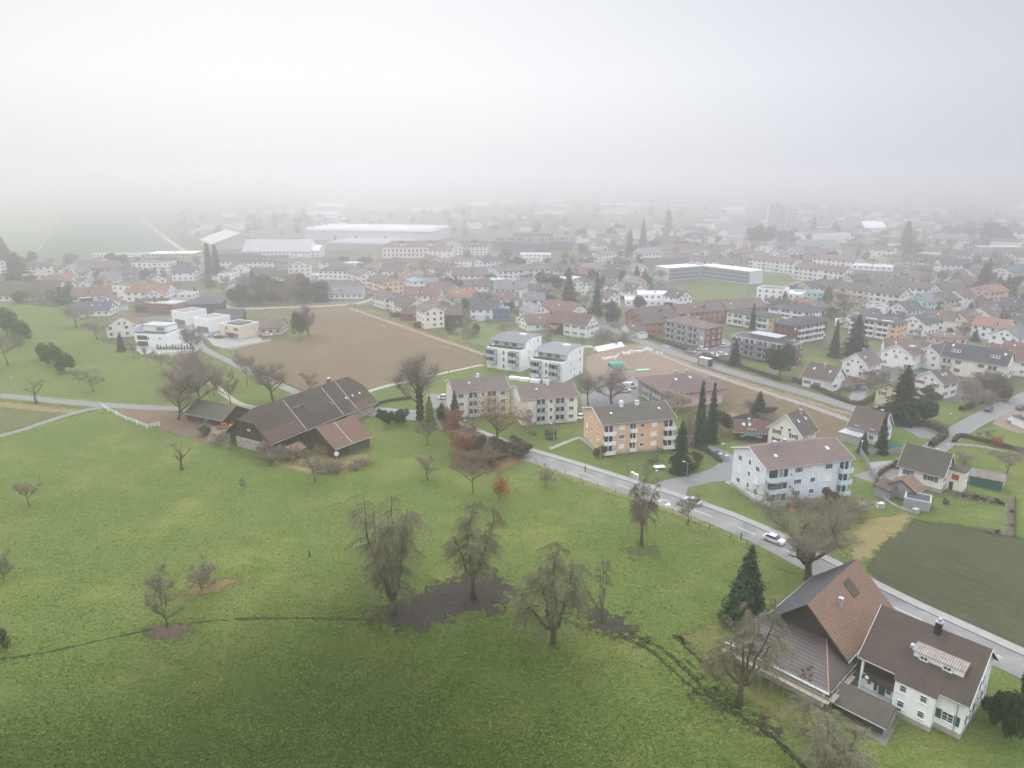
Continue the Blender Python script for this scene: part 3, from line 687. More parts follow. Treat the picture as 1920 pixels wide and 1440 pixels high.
# --- long apartment blocks in the middle ground
b = House(64.0, 151.4, 15.4, 22, 12.5, 9.4, 2.4, 'G', 'l', 'm', 'pale blue three-storey apartment block with mauve brown roof above the junction', 'apartment block', 'apartment_block', ov=.7)
for f in range(3):
    z = 1.5 + 2.75 * f
    b.balcony('S', -7.6, z - .55, 6.2, 1.5, plain('blue_parapet', (.56, .66, .72), .7, .08), ph=1.0)
    b.side_box('balcony_screen', -7.55, -7.45, -7.7, -6.3, z - .55, z + 1.9, M_rail)
    b.balcony('S', 9.3, z - .55, 3.0, 1.4, plain('blue_parapet', (.5, .6, .68)), ph=1.0)
    b.win('S', -2.6, z + .95, 1.9, 1.25, 'near'); b.win('S', 1.3, z + .95, 1.3, 1.25, 'blind' if f == 2 else 'near'); b.win('S', 5.2, z + .95, 1.9 if f != 1 else 2.0, 1.3, 'near' if f != 1 else 'blind')
    for u, st in ((-3.4, 'near' if f != 1 else 'blind'), (.4, 'near'), (3.4, 'blind' if f == 1 else 'near')): b.win('W', u, z + .95 + (0.4 if u == .4 else 0), 1.4 if u != .4 else .9, 1.3, st)
b.side_box('awning', -9.6, -6.0, -7.5, -6.2, 5.9, 6.0, plain('awning_cream', (.75, .62, .40)))
b.side_box('privacy_net', -10.6, -7.7, -7.82, -7.78, 4.75, 5.75, plain('green_net', (.05, .13, .10)))
b.chimney(-5.2, -.4, .8, .8, M_conc); b.chimney(-1.6, .9, .7, .8); b.skylight(-6.8, -3.4, .7, .9); b.skylight(7.0, -2.9)
obj('plinth', MB().box(-11.05, 11.05, -6.3, 6.3, 0, .75), M_conc, b.root)

b = House(31.5, 181.7, 14.7, 20.4, 13.5, 8.9, 2.2, 'G', 'h', 'v', 'orange peach three-storey apartment block with dark olive roof and white balconies', 'apartment block', 'apartment_block', ov=.7)
M_wp = plain('white_parapet', (.76, .77, .78), .6, .06)
for f in range(3):
    z = 1.2 + 2.65 * f
    b.balcony('S', -8.4, z - .5, 3.0, 1.5, M_wp); b.balcony('S', -1.6, z - .5, 1.9, .8, M_wp); b.balcony('S', 8.5, z - .5, 3.1, 1.5, M_wp)
    b.win('S', -4.7, z + .95, 1.6, 1.2, 'near' if f == 1 else 'blind'); b.win('S', 1.0, z + .9, 1.1, 1.1, 'near'); b.win('S', 4.4, z + .95, 1.7, 1.25, 'blind')
    for u in (-4.2, -.8, 3.4): b.win('W', u, z + .95, 1.0, 1.1, 'blind' if (u < -4 and f == 1) else 'near')
for u, v in ((-2.0, .7), (-2.6, -.7), (2.0, -.5)): b.chimney(u, v, .9, .9, M_wp)
b.skylight(-6.5, -3.2, .6, .8); b.skylight(7.4, -2.8, .6, .8)
obj('plinth', MB().box(-10.25, 10.25, -6.8, 6.8, 0, .55), M_conc, b.root)

for x, y, a, L, lab, gs_ in ((-10.8, 210.6, 15, 17, 'cream three-storey flats with brown roof, left half of the staggered pair', 0), (9.6, 203.9, 12.9, 17, 'cream three-storey flats with brown roof, right half of the staggered pair', 1)):
    b = House(x, y, a, L, 13, 8.2, 2.1, 'G', 'c', 'm', lab, 'apartment block', 'apartment_block', ov=.6)
    for f in range(3):
        z = 1.0 + 2.5 * f
        b.balcony('S', -2.6, z - .4, 3.2, 1.2, M_rail); b.balcony('S', 3.2, z - .4, 3.4, 1.2, M_rail)
        b.win('S', -6.3, z + .9, 1.6, 1.2, 'blind' if f == 2 and gs_ else 'near'); b.win('S', .4, z + .9, .9, 1.2, 'near'); b.win('S', 6.6, z + .9, 1.5, 1.2, 'near')
    b.chimney(.4, .9, 1.1, .8, M_wp); b.chimney(.9, -.6, 1.2, .8, M_wp) if gs_ else None; b.skylight(-3.0, -2.4, .5, .8)
    obj('plinth', MB().box(-L / 2 - .05, L / 2 + .05, -6.55, 6.55, 0, .4), M_conc, b.root)

# --- two white blocks with set-back attics
for (x, y, a, L, W, e, lab) in ((1.0, 265.7, -29, 14.5, 17, 7.9, 'white modern apartment block with grey roof and glazed balconies, behind its twin'), (16.5, 250.1, -31, 12.6, 17.0, 7.3, 'white modern apartment block with grey roof and glazed balconies, the nearer twin')):
    b = House(x, y, a, L, W, e, 0, 'F', 'W', 'f', lab, 'apartment block', 'apartment_block')
    hx, hy = L / 2, W / 2
    ay0 = -hy + 4.0
    obj('attic_wall', MB().box(-hx + .6, hx - .002, ay0, hy - .002, e + .36, e + 2.6).prism([(ay0, e + 2.6), (hy - .002, e + 2.6), (hy - .002, e + 3.0), (ay0 + 5.4, e + 3.7)], -hx + .6, hx - .002), W_('W'), b.root)
    obj('attic_roof', MB().prism([(ay0 - 2.4, e + 2.5), (ay0 - 2.4, e + 2.7), (ay0 + 5.3, e + 3.95), (hy + .3, e + 3.25), (hy + .3, e + 3.05), (ay0 + 5.3, e + 3.75)][::-1], -hx + .3, hx + .15), R_('g'), b.root)
    for u in (-hx + 1.8, -1.0, 2.4): b_ = window(b.root, u, ay0, e + 1.55, 0, 1.8, 1.9, 'near')
    obj('terrace_post', MB().box(-hx + .7, -hx + .85, ay0 - 2.2, ay0 - 2.05, e, e + 2.5).box(.8, .95, ay0 - 2.2, ay0 - 2.05, e, e + 2.5).box(hx - .3, hx - .15, ay0 - 2.2, ay0 - 2.05, e, e + 2.5), M_metal, b.root)
    obj('terrace_plants', MB().box(-hx + .6, hx - 4.5, -hy + .5, -hy + .9, e + .35, e + .95), plain('dark_planting', (.05, .05, .03)), b.root)
    gl = plain('balcony_glass', (.40, .45, .47), .15, .15, 1, spec=.6)
    for u in (-hx + 2.6, hx - 2.6):
        for f in range(2 if e < 7.5 else 3):
            z = e - 2.9 - 2.6 * f
            if z < .3: continue
            b.balcony('S', u, z, 3.6, 2.0, gl, ph=1.1)
            [obj('side_glass', MB().box(q_ - .03, q_ + .03, -2.0, 0, 0, 2.5), gl, b.root, (u, -hy, z)) for q_ in (-1.77, 1.77)]
        obj('balcony_roof', MB().box(-1.95, 1.95, -2.2, 0, 0, .16), R_('g'), b.root, (u, -hy, e - .35))
    for f in range(3):
        b.win('S', 0, e - 1.3 - 2.6 * f, .9, 1.6, 'near')
        for u, w in ((-hy + 6.8, .7), (-hy + 9.8, .6), (hy - 2.6, 1.1)): b.win('E', u, e - 1.5 - 2.6 * f, w, 1.5, 'near' if (f + int(w * 10)) % 3 else 'blind')
    for u, w in ((-1.0, .5), (2.2, .5), (5.4, 1.1)): b.win('E', u, e + 1.5, w, 1.5, 'near')
    b.side_box('roof_hood', 1, 3.6, hy - 6.5, hy - 5, e + 3.7, e + 4.2, M_wp)

# --- the large old farmhouse
b = House(-59.6, 194.5, 59.9, 40.3, 15.6, 3.9, 6.9, 'J', 'n', 'b', 'large old farmhouse barn with long patched brown tiled roof', 'farmhouse', 'farmhouse', ov=.9, ox=.9)
hx, hy = b.L / 2, b.W / 2
# stone part of the near gable, plastered dwelling at the far end
M_stone = plain('rubble_wall', (.36, .33, .29), .95, .5, 1.6, bump=.5)
b.side_box('stone_wall', -hx - .12, -hx + .02, -hy + 1.0, hy - 2.5, 0, 2.9, M_stone)
b.win('W', -1.5, 1.5, .6, .6, 'far'); b.win('W', 3.0, 1.4, .6, .6, 'far'); b.win('W', .0, 5.6, .9, .5, 'near')
b.side_box('house_wall', hx - 12, hx + .06, -hy - .1, -hy + .4, 0, 3.4, wallmat('dwelling', (.50, .36, .22)))
for i in range(5):
    u = hx - 11 + i * 2.35
    for z in (1.2, 3.05): window(b.root, u, -hy - .1, z + .1, 0, .8, 1.15, 'near', M_shut_d if z > 2 else plain('pale_shutter', (.42, .5, .45)))
    if i % 2: window(b.root, hx + .06, -3 + i * 2, 1.6, R(90), .8, 1.1, 'near')
b.side_box('barn_door', -8, -4, -hy - .12, -hy + .02, 0, 3.0, M_wood)
b.chimney(10.5, .5, 1.5, .9, plain('chimney_brick', (.17, .10, .075)))
M_patch = roofmat('dark_patch', (.065, .058, .052), (.082, .070, .062)); M_patch2 = roofmat('red_patch', (.14, .085, .068), (.12, .078, .064))
def slope_patch(h, name, u0, u1, v0, v1, m, up=.03, th=.05):
    z0, z1 = h.zr(v0) + up, h.zr(v1) + up
    return obj(name, MB().prism([(v0, z0 - .02), (v1, z1 - .02), (v1, z1 + th), (v0, z0 + th)], u0, u1), m, h.roof)
slope_patch(b, 'roof_patch', -4, 6.2, -6.6, -2.2, M_patch); slope_patch(b, 'roof_patch', -1, 6.2, -2.2, -.4, M_patch); slope_patch(b, 'roof_patch', -20.6, -8.4, -8.5, -5.6, M_patch2); slope_patch(b, 'roof_patch', 9.5, 20.5, -8.5, -6.9, M_patch2)
for u in (-8.3, 6.3, 12.2): slope_patch(b, 'roof_seam', u, u + .16, -8.6, -.4, M_metal, .05)
b.dormer(-5.6, -3.2, 4.2, .45, 1.6, 'm', 'n', 1)
b.dormer(5.0, -5.4, 1.1, .8, 1.2, 'm', 'n', 1)
for u in (11.6, 14.4, 17.4): b.skylight(u, -5.0, .6, .8)
for v in (-1, 1):
    pass
w_ = House(-47.1, 178.7, 52.6, 11.4, 13.0, 3.3, 3.9, 'G', 'n', 'r', 'lower timber barn with rusty red tiled roof in front of the big farmhouse', 'barn', 'barn', ov=.8, ox=.7)
w_.side_box('brick_wall', -5.82, -5.68, -3.5, 2.5, 0, 2.6, plain('old_brick', (.16, .08, .06), .95, .4, 2))
w_.side_box('stone_wall', -1.5, 5.75, -6.62, -6.48, 0, 2.2, plain('log_stack', (.10, .09, .08), .95, .6, 3))
slope_patch(w_, 'roof_seam', -.6, -.45, -7.0, -.2, M_metal, .03)
t = thing('satellite_dish', 'round white satellite dish on a post beside the rusty-roofed barn', 'satellite dish', *at(632, 866), 0)
obj('dish', MB().tube([(0, 0, 2.2), (.05, -.12, 2.2)], [.62, .6], 14), M_white, t); obj('post', MB().cyl(0, .1, 0, 2.2, .05), M_metal, t)
x, y = PX(555, 838, 2.5, 55)
h = House(x, y, 55, 3.6, 2.6, 1.9, .7, 'S', 'n', 'o', 'tiny lean-to shed with orange tiles between the two barns', 'shed', 'shed', ov=.3)
x, y = at(405, 790)
h = House(x, y + 2, -25, 15, 9.5, 2.6, 2.5, 'G', 'n', 'v', 'low open cart shed with weathered grey roof left of the big farmhouse', 'shed', 'shed', ov=.8)
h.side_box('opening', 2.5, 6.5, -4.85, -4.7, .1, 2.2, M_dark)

# --- farm group in the lower right corner
b = House(57.8, 83.9, -46.7, 12.6, 11.6, 6.3, 4.5, 'G', 'w', 'b', 'white farmhouse with dark tiled roof and corrugated dormer in the lower right corner', 'farmhouse', 'farmhouse', ov=.9, ox=.6)
hx, hy = b.L / 2, b.W / 2
slope_patch(b, 'bay_roof', -1.9, 3.4, -hy - 1.6, -2.7, R_('b'), .05)
b.side_box('bay', -1.7, 3.2, -hy - 1.4, -hy + .1, 0, 5.45, W_('w')); obj('bay_base', MB().box(-1.75, 3.25, -hy - 1.45, -hy, 0, .7), M_conc, b.root)
for u, z in ((-.6, 4.4), (1.9, 4.3), (-.6, 2.0), (1.9, 1.9)): window(b.root, u, -hy - 1.4, z, 0, .95, 1.1, 'cross')
b.win('S', 4.6, 2.4, 1.4, 1.4, 'cross', M_shut_g)
b.side_box('loggia_painted_shade', -hx + .1, -1.75, -hy - .06, -hy + .02, 3.2, 5.6, plain('loggia_shadow', (.045, .037, .032)))  # flat dark panel, the shade inside the loggia put into its colour
b.side_box('loggia_rail', -hx + .9, -1.9, -hy - .75, -hy - .65, 3.0, 3.9, M_wood)
b.side_box('loggia_floor', -hx + .2, -1.75, -hy - .8, -hy, 2.8, 2.98, M_wood)
b.side_box('loggia_post', -hx - .0, -hx + .3, -hy - .8, -hy - .5, 0, 5.5, W_('w'))
b.side_box('terrace_wall', -hx + .2, -2.0, -hy - 2.2, -hy - 2.0, 0, 1.3, M_conc); b.side_box('terrace_floor', -hx + .2, -2.0, -hy - 2.0, -hy - .05, 0, 1.0, M_conc)
b.side_box('door', -3.9, -3.0, -hy - .08, -hy, 1.0, 2.8, M_shut_g); b.win('S', -2.6, 2.0, .8, 1.1, 'cross'); b.win('S', -5.2, 2.0, .6, .8, 'cross')
b.side_box('shutter', -4.5, -4.1, -hy - .09, -hy - .0, 1.2, 2.4, M_shut_g)
ww = obj('wagon_wheel', MB().tube([(0, -.06, 0), (0, .0, 0)], [.42, .42], 16), M_dark, b.root, (-hx + 1.0, -hy - .9, 3.3)); obj('wheel_hub', MB().tube([(0, -.1, 0), (0, -.05, 0)], [.28, .28], 12), M_white, ww)
for u, z in ((-3.4, 2.0), (0, 2.0), (3.4, 2.0), (-2.6, 4.8), (1.2, 4.8)): b.win('E', u, z, .9, 1.25, 'cross', M_shut_g)
b.win('E', -.9, 7.6, .7, .9, 'cross'); b.win('E', 1.3, 7.6, .7, .9, 'cross')
d = MB().box(-3.0, 3.0, 0, 2.4, -.6, 1.15); d = obj('dormer', d, W_('w'), b.roof, (2.1, -4.1, b.zr(-4.1) - .1))
M_corr = NT('corrugated_sheet'); v = M_corr.vec()
wv = M_corr.n('ShaderNodeTexWave', wave_type='BANDS', bands_direction='X'); wv.inputs['Scale'].default_value = 1.1; M_corr.l(v, wv.inputs[0])
r_ = M_corr.n('ShaderNodeMapRange'); r_.inputs['To Min'].default_value = .45; r_.inputs['To Max'].default_value = 1.15; M_corr.l(wv.outputs['Fac'], r_.inputs[0])
M_corr.bump(wv.outputs['Fac'], .8, .06)
M_corr = M_corr.done(M_corr.scale(M_corr.scale((.30, .27, .24), M_corr.noise(v, 2, 4, .7, .7, 1.3)), r_.outputs[0]), .8)
obj('dormer_roof', MB().prism([(-.35, 1.12), (2.9, 1.55), (2.9, 1.63), (-.35, 1.2)][::-1], -3.2, 3.2), M_corr, d)
for u in (-1.7, 1.1): window(d, u, 0, .42, 0, 1.0, .62, 'near')
c = b.chimney(.6, -.5, 1.4, .75, plain('black_chimney', (.02, .02, .022)), cap=False)
obj('chimney_hood', MB().box(-.42, .42, -.42, .42, 1.5, 1.62).cyl(0, 0, 1.62, 2.1, .25), M_metal, c)
b.side_box('roof_hatch', -1.6, -.9, -3.6, -2.9, b.zr(-3.2) + .0, b.zr(-3.2) + .45, plain('blue_hatch', (.30, .40, .45)), b.roof)
obj('plinth', MB().box(-hx - .04, hx + .05, -hy - .05, hy + .04, 0, .8), M_conc, b.root)
obj('downpipe', MB().cyl(hx - .8, -hy - .1, .2, 5.6, .06), M_metal, b.root)

M_tile = NT('old_clay_tiles'); v = M_tile.vec()
br = M_tile.n('ShaderNodeTexBrick'); br.offset = .5; br.inputs['Scale'].default_value = 1.0; br.inputs['Mortar Size'].default_value = .035; br.inputs['Brick Width'].default_value = .42; br.inputs['Row Height'].default_value = .36
br.inputs['Color1'].default_value = (.30, .18, .12, 1); br.inputs['Color2'].default_value = (.18, .12, .095, 1); br.inputs['Mortar'].default_value = (.05, .03, .025, 1); br.inputs['Bias'].default_value = -.1
mp = M_tile.n('ShaderNodeMapping'); mp.inputs['Scale'].default_value = (1, 1.28, 0); M_tile.l(M_tile.co.outputs['Object'], mp.inputs[0]); M_tile.l(mp.outputs[0], br.inputs['Vector'])
bt = M_tile.mix(M_tile.noise(v, .5, 4, .7, 0, .65), br.outputs['Color'], (.15, .09, .07)); M_tile.bump(br.outputs['Fac'], -.6, .06)
M_tile = M_tile.done(M_tile.scale(bt, M_tile.noise(v, 4, 3, .7, .75, 1.3)), .85)
b = House(49.6, 96.7, 43.9, 16.3, 11.4, 4.6, 5.3, 'G', 'n', 'd', 'tall barn with orange clay tiles and open dark gable beside the white farmhouse', 'barn', 'barn', ov=1.0, ox=1.0)
hx, hy = b.L / 2, b.W / 2
slope_patch(b, 'tiled_slope', -hx - .95, hx + .95, -hy - .95, -.05, M_tile, .03, .08)
slope_patch(b, 'roof_hatch', 1.6, 3.7, -2.9, -1.0, R_('b'), .25)
b.chimney(-2.6, -2.4, 1.3, .5, M_metal)
obj('gable_painted_shade', MB().prism([(-hy + .4, 3.9), (hy - .4, 3.9), (0, 9.2)], -hx - .06, -hx - .02), M_dark, b.root)  # dark sheet painted as the shade inside the open gable
# lean-to in front of the gable: new corrugated tile roof with scaffold
lt = MB(); X0, X1 = -hx - 8.2, -hx - .1; z0, z1 = 3.0, 5.3
lt.add([(X0, -hy - 1.3, z0), (X1, -hy - 1.3, z0 + .1), (X1, -hy + 2.2, z1), (X0 + 2.5, hy - 2, z0 + .75), (X0, hy + 1.5, z0), (X1, hy + 1.2, z1 - .4)], [])
sr = MB().add([(X0, -hy - 1.4, z0), (X0, hy + 2.6, z0), (X1, hy + 1.0, z1), (X1, -hy + 2.6, z1), (X0, -hy - 1.4, z0 - .15), (X0, hy + 2.6, z0 - .15), (X1, hy + 1.0, z1 - .15), (X1, -hy + 2.6, z1 - .15), (X1 + .6, -hy - 1.4, z0 + .02), (X1 + .6, -hy - 1.4, z0 - .13), (X1 + .6, -hy + 2.6, z1), (X1 + .6, -hy + 2.6, z1 - .15)],
               [(0, 3, 2, 1), (0, 8, 10, 3), (4, 5, 6, 7), (0, 1, 5, 4), (1, 2, 6, 5), (8, 0, 4, 9), (8, 9, 11, 10)])
M_new = NT('new_metal_tile'); v = M_new.vec()
wv = M_new.n('ShaderNodeTexWave', wave_type='BANDS', bands_direction='X', wave_profile='SAW'); wv.inputs['Scale'].default_value = .5; M_new.l(v, wv.inputs[0])
r_ = M_new.n('ShaderNodeMapRange'); r_.inputs['To Min'].default_value = .35; r_.inputs['To Max'].default_value = 1.4; M_new.l(wv.outputs['Fac'], r_.inputs[0]); M_new.bump(wv.outputs['Fac'], .5, .05)
M_new = M_new.done(M_new.scale(M_new.scale((.080, .064, .060), M_new.noise(v, .6, 4, .6, .85, 1.2)), r_.outputs[0]), .5, .4)
lr = obj('lean_to_roof', sr, M_new, b.root)
obj('ridge_tiles', MB().tube([(X0, -hy - 1.4, z0 + .06), (X1, -hy + 2.6, z1 + .06)], [.09, .09], 6), plain('terracotta', (.36, .21, .15)), b.root)
obj('eave_flashing', MB().box(X0 - .16, X0 - .02, -hy - 1.5, hy + 2.7, z0 - .2, z0 + .04), M_wp, b.root)
for i in range(14):
    u, w = rng.uniform(X0 + .4, X0 + 3.2), rng.uniform(-hy + 1.2, -hy + 2.9)
    zz = z0 + (z1 - z0) * (u - X0) / (X1 - X0)
    tag(obj('roof_tile_stack', MB().box(-.2, .2, -.14, .14, 0, .16), plain('tile_stack', (.10, .06, .055)), lr, (u, w + (u - X0) * .25, zz), rng.uniform(0, 1)))
b.side_box('lean_to_wall', X0 + .5, X1, -hy - .7, -hy - .5, 0, 2.8, W_('w')); b.side_box('lean_to_wall', X0 + .5, X0 + .7, -hy - .5, hy + 1.6, 0, 2.8, plain('pale_boards', (.42, .38, .33), .9, .3, 1.5))
sc = thing('scaffold', 'metal scaffold with planks along the eaves of the barn lean-to', 'scaffold', b.x, b.y, 0, b.a)
pm = MB()
for i in range(9):
    yy = -hy - 1.8 + i * 1.95
    pm.cyl(X0 - .5, yy, 0, 3.9, .035, k=5).cyl(X0 - 1.3, yy, 0, 3.4, .035, k=5)
for z in (1.3, 2.6, 3.6): pm.tube([(X0 - .5, -hy - 1.9, z), (X0 - .5, hy + 2.5, z)], [.03, .03], 5)
for i in range(5): pm.cyl(X0 + 1.6 * i, -hy - 1.9, 0, 3.8, .035, k=5)
pm.tube([(X0 - .5, -hy - 1.9, 2.6), (X1, -hy - 1.9, 2.6)], [.03, .03], 5); pm.tube([(X0 - .5, -hy - 1.9, 3.7), (X1, -hy - 1.9, 3.7)], [.03, .03], 5)
obj('poles', pm, M_metal, sc)
obj('planks', MB().box(X0 - 1.3, X0 - .5, -hy - 1.9, hy + 2.5, 2.2, 2.26), M_plank, sc); obj('planks', MB().box(X0 - .4, X1 - 1, -hy - 2.3, -hy - 1.6, 2.2, 2.26), M_plank, sc)
x, y = at(1612, 1345)
b = House(x + .3, y + 1.0, -46, 7.6, 4.2, 1.7, 1.3, 'G', 'n', 'v', 'small low shed with grey mossy tiles in front of the white farmhouse', 'shed', 'shed', ov=.5)
obj('end_wall', MB().box(3.82, 3.95, -2.0, 2.0, 0, 1.9), M_conc, b.root)

# --- white house with its outbuildings on the right
b = House(97.9, 155.6, -45, 9.2, 7.6, 4.6, 4.0, 'G', 'c', 'v', 'cream house with steep dark tiled roof above the kitchen garden', 'house', 'house', ov=.6)
b.win('S', -2.6, 3.0, 1.1, 1.3, 'near', M_shut_d); b.win('S', 2.2, 3.0, 1.5, 1.3, 'near', M_shut_d)
for u, z in ((-2.0, 3.0), (1.4, 3.0), (-.6, 5.8), (1.2, 5.8), (-1, .9)): b.win('E', u, z, .7, 1.2, 'near', M_shut_d)
b.side_box('annexe', 4.62, 8.0, .2, 3.8, 0, 5.0, W_('c')); b.side_box('annexe_roof', 4.65, 8.3, -.2, 4.1, 5.0, 5.15, M_wood)
window(b.root, 6.2, .2, 3.4, 0, 1.2, 1.3, 'far').active_material = M_shut_r if False else None
b.side_box('red_shutter', 5.5, 6.9, .1, .2, 2.7, 4.0, M_shut_r); b.side_box('door', 5.2, 6.0, .12, .2, 0.1, 2.0, M_dark); window(b.root, 8.0, 2.0, 3.3, R(90), .9, 1.2, 'near')
b.chimney(1.5, 1.0, .9, .5, M_wp); obj('plinth', MB().box(-4.65, 4.65, -3.85, 3.85, 0, 1.0), M_conc, b.root)
x, y = PX(1703, 898, 4.0, -55)
b = House(x - .5, y, 40, 4.4, 6.2, 2.4, 1.9, 'G', 's', 'r', 'grey outbuilding with patchy red tiled roof left of the cream house', 'outbuilding', 'outbuilding', ov=.4)
slope_patch(b, 'tiled_slope', -2.6, 2.6, -3.4, -.05, M_tile, .03, .06)
x, y = PX(1668, 912, 2.6, 40)
b = House(x, y + 1, 40, 5, 3.4, 2.2, .5, 'S', 's', 'b', 'low grey garage lean-to at the left end of the sheds', 'shed', 'shed', ov=.2)
x, y = at(1722, 955)
b = House(x + .5, y + 1.6, -32, 5.2, 4.6, 2.0, .4, 'F', 's', 'd', 'flat-roofed grey concrete shed beside the dry grass strip', 'shed', 'shed')
b.side_box('opening', 2.76, 2.8, -1.5, 1.6, .1, 2.1, M_dark)
x, y = at(1850, 912)
b = House(x, y + .5, -35, 6.4, 3.2, 2.3, .5, 'S', 't', 'g', 'green tarpaulin garden shed with rusty sheet roof', 'shed', 'shed', ov=.4)
b.wall.data.materials[0] = plain('green_tarp', (.015, .11, .095), .5)
for u in (-2.1, -.3, 1.6): slope_patch(b, 'rust_sheet', u, u + .8, -1.8, 1.8, plain('rust', (.20, .12, .09), .9, .3, 3), .02)
b.side_box('store', -4.6, -3.25, -1, 1.4, 0, 1.9, M_metal)

# --- pink hip-roofed building
b = House(55.0, 223.3, 17.1, 20.2, 19, 4.9, 3.4, 'H', 'p', 'm', 'pink low apartment house with broad brown hipped roof behind the spruces', 'apartment block', 'apartment_block', ov=1.2)
b.side_box('grey_front', -10.16, -10.04, -9.5, 9.5, 0, 4.8, wallmat('grey_render', (.30, .30, .31)))
for f in range(2):
    for u in (-5.5, 1.5): b.balcony('W', -u, .5 + 2.4 * f, 5.5, 1.4, M_rail, ph=.8)
for u in (-6, -1.5): b.win('S', u, 1.6, 1.2, 1.2, 'near'); b.win('S', u, 4.0, 1.2, .9, 'near')
b.skylight(-3.4, -3.0); b.skylight(2.0, -2.6); b.chimney(-1.0, 1.5, .8, .7); b.chimney(3.2, 1.5, .8, .7)

# --- brick and panel blocks along the town road
def block(x, y, a, L, W, e, r, kind, wall, roof, lab, fl=3, bal=(), endwall=None, pitch=2.8, bm=None, sides='SENW', **k):
    b = House(x, y, a, L, W, e, r, kind, wall, roof, lab, 'apartment block', 'apartment_block', **k)
    dz = (e - .5) / fl; rg = random.Random(int(x * 7 + y))
    for sd in sides:
        if b.vis(sd) < .04: continue
        ln = L if sd in 'SN' else W; n = max(1, int((ln - .8) / pitch)); i = 0
        while i < n:
            u = -ln / 2 + ln * (i + .5) / n
            two = sd == 'S' and bal and i % bal[0] == bal[1] and i + 1 < n
            for f in range(fl):
                z = .5 + dz * f
                if two:
                    b.balcony(sd, u + ln / n / 2, z + .1, ln / n * 1.75, 1.1, bm or M_wp, door=b.dist < 500, ph=.85)
                    if b.dist >= 500: b.win(sd, u + ln / n / 2, z + 1.4, ln / n * 1.5, 1.5)
                else: b.win(sd, u, z + 1.4, 1.2, 1.25, 'blind' if b.dist < 360 and rg.random() < .1 else None)
            i += 2 if two else 1
    if endwall:
        sd, m = endwall; hx, hy = L / 2, W / 2
        if sd == 'E': b.side_box('end_wall', hx, hx + .04, -hy, hy, .0, e - .05, m)
        if sd == 'W': b.side_box('end_wall', -hx - .04, -hx, -hy, hy, 0, e - .05, m)
    return b
M_brick = wallmat('brickred', (.20, .085, .065))
b = block(79.2, 304.4, -56.5, 22.8, 10.8, 8.5, 2.2, 'H', 's', 'm', 'red brick and grey balcony block with brown hipped roof beside the town road', 3, (2, 0), ('E', M_brick), bm=plain('grey_band', (.33, .34, .36)))
for u, v in ((-4, .5), (1, 1.2)): b.chimney(u, v, .9, .9)
b = block(101.4, 276.5, -49.2, 26.0, 9.5, 7.7, .0, 'F', 's', 'd', 'grey panel apartment block with long window bands and brick end', 3, (2, 0), ('E', M_brick), bm=plain('grey_panel', (.20, .21, .23)))
b.side_box('penthouse', -6, 6, -2.5, 3.5, 7.8, 9.6, wallmat('pent', (.17, .175, .19))); b.side_box('penthouse_roof', -6.3, 6.3, -2.9, 3.9, 9.6, 9.75, M_metal)
b = block(128.5, 310.5, 32, 24, 10, 8.0, 2.4, 'H', 'k', 'd', 'dark red brick block with grey hipped roof behind the spruces', 3, (2, 1))
b = block(140.9, 349.4, -48.2, 21.1, 12.9, 6.9, 1.8, 'H', 'w', 'd', 'white three-storey block with dark hipped roof behind the brick block', 3, (2, 0))
b = block(117.4, 339.6, -50.3, 22.7, 11.6, 6.3, 1.8, 'H', 'c', 'd', 'cream and yellow block with dark hipped roof and a yellow end wall', 2, (2, 1), ('E', wallmat('ochre', (.62, .47, .22))))
b = block(166.5, 317.5, -50, 21, 11, 7.6, 1.8, 'H', 'h', 'd', 'peach and cream block with dark roof and white glazed balconies', 3, (2, 0))
for i in range(2): b.side_box('roof_light_strip', -4 + 7 * i, 1 + 7 * i, -4.3, -3.5, 8.2, 8.5, M_wp)
b = House(169.5, 250.8, -46, 20.5, 10.5, 6.7, 4.0, 'G', 'c', 'd', 'long cream apartment house with dark slate roof and box dormers at right edge', 'apartment block', 'apartment_block')
for f in range(2):
    for u in (-8.2, 6.2): b.balcony('S', u, .5 + 3 * f, 3.4, 1.4, M_rail)
    for u, st in ((-4.6, 'near'), (-.4, 'blind'), (2.6, 'near')): b.win('S', u, 2 + 3 * f, 2.0, 1.5, st)
    for u in (-3.4, -1, 1.4, 3.8): b.win('E', u, 2 + 3 * f, .8, 1.3, 'near')
b.dormer(-6.2, -3.6, 3.0, 1.5, 2.4, 'd', 'w', 3); b.dormer(6.0, -3.6, 3.0, 1.5, 2.4, 'd', 'w', 3); b.skylight(8.6, -1.6); b.skylight(-8, -1)
for u in (1.0, 2.6): b.chimney(u, 1, .8, .4, M_metal)
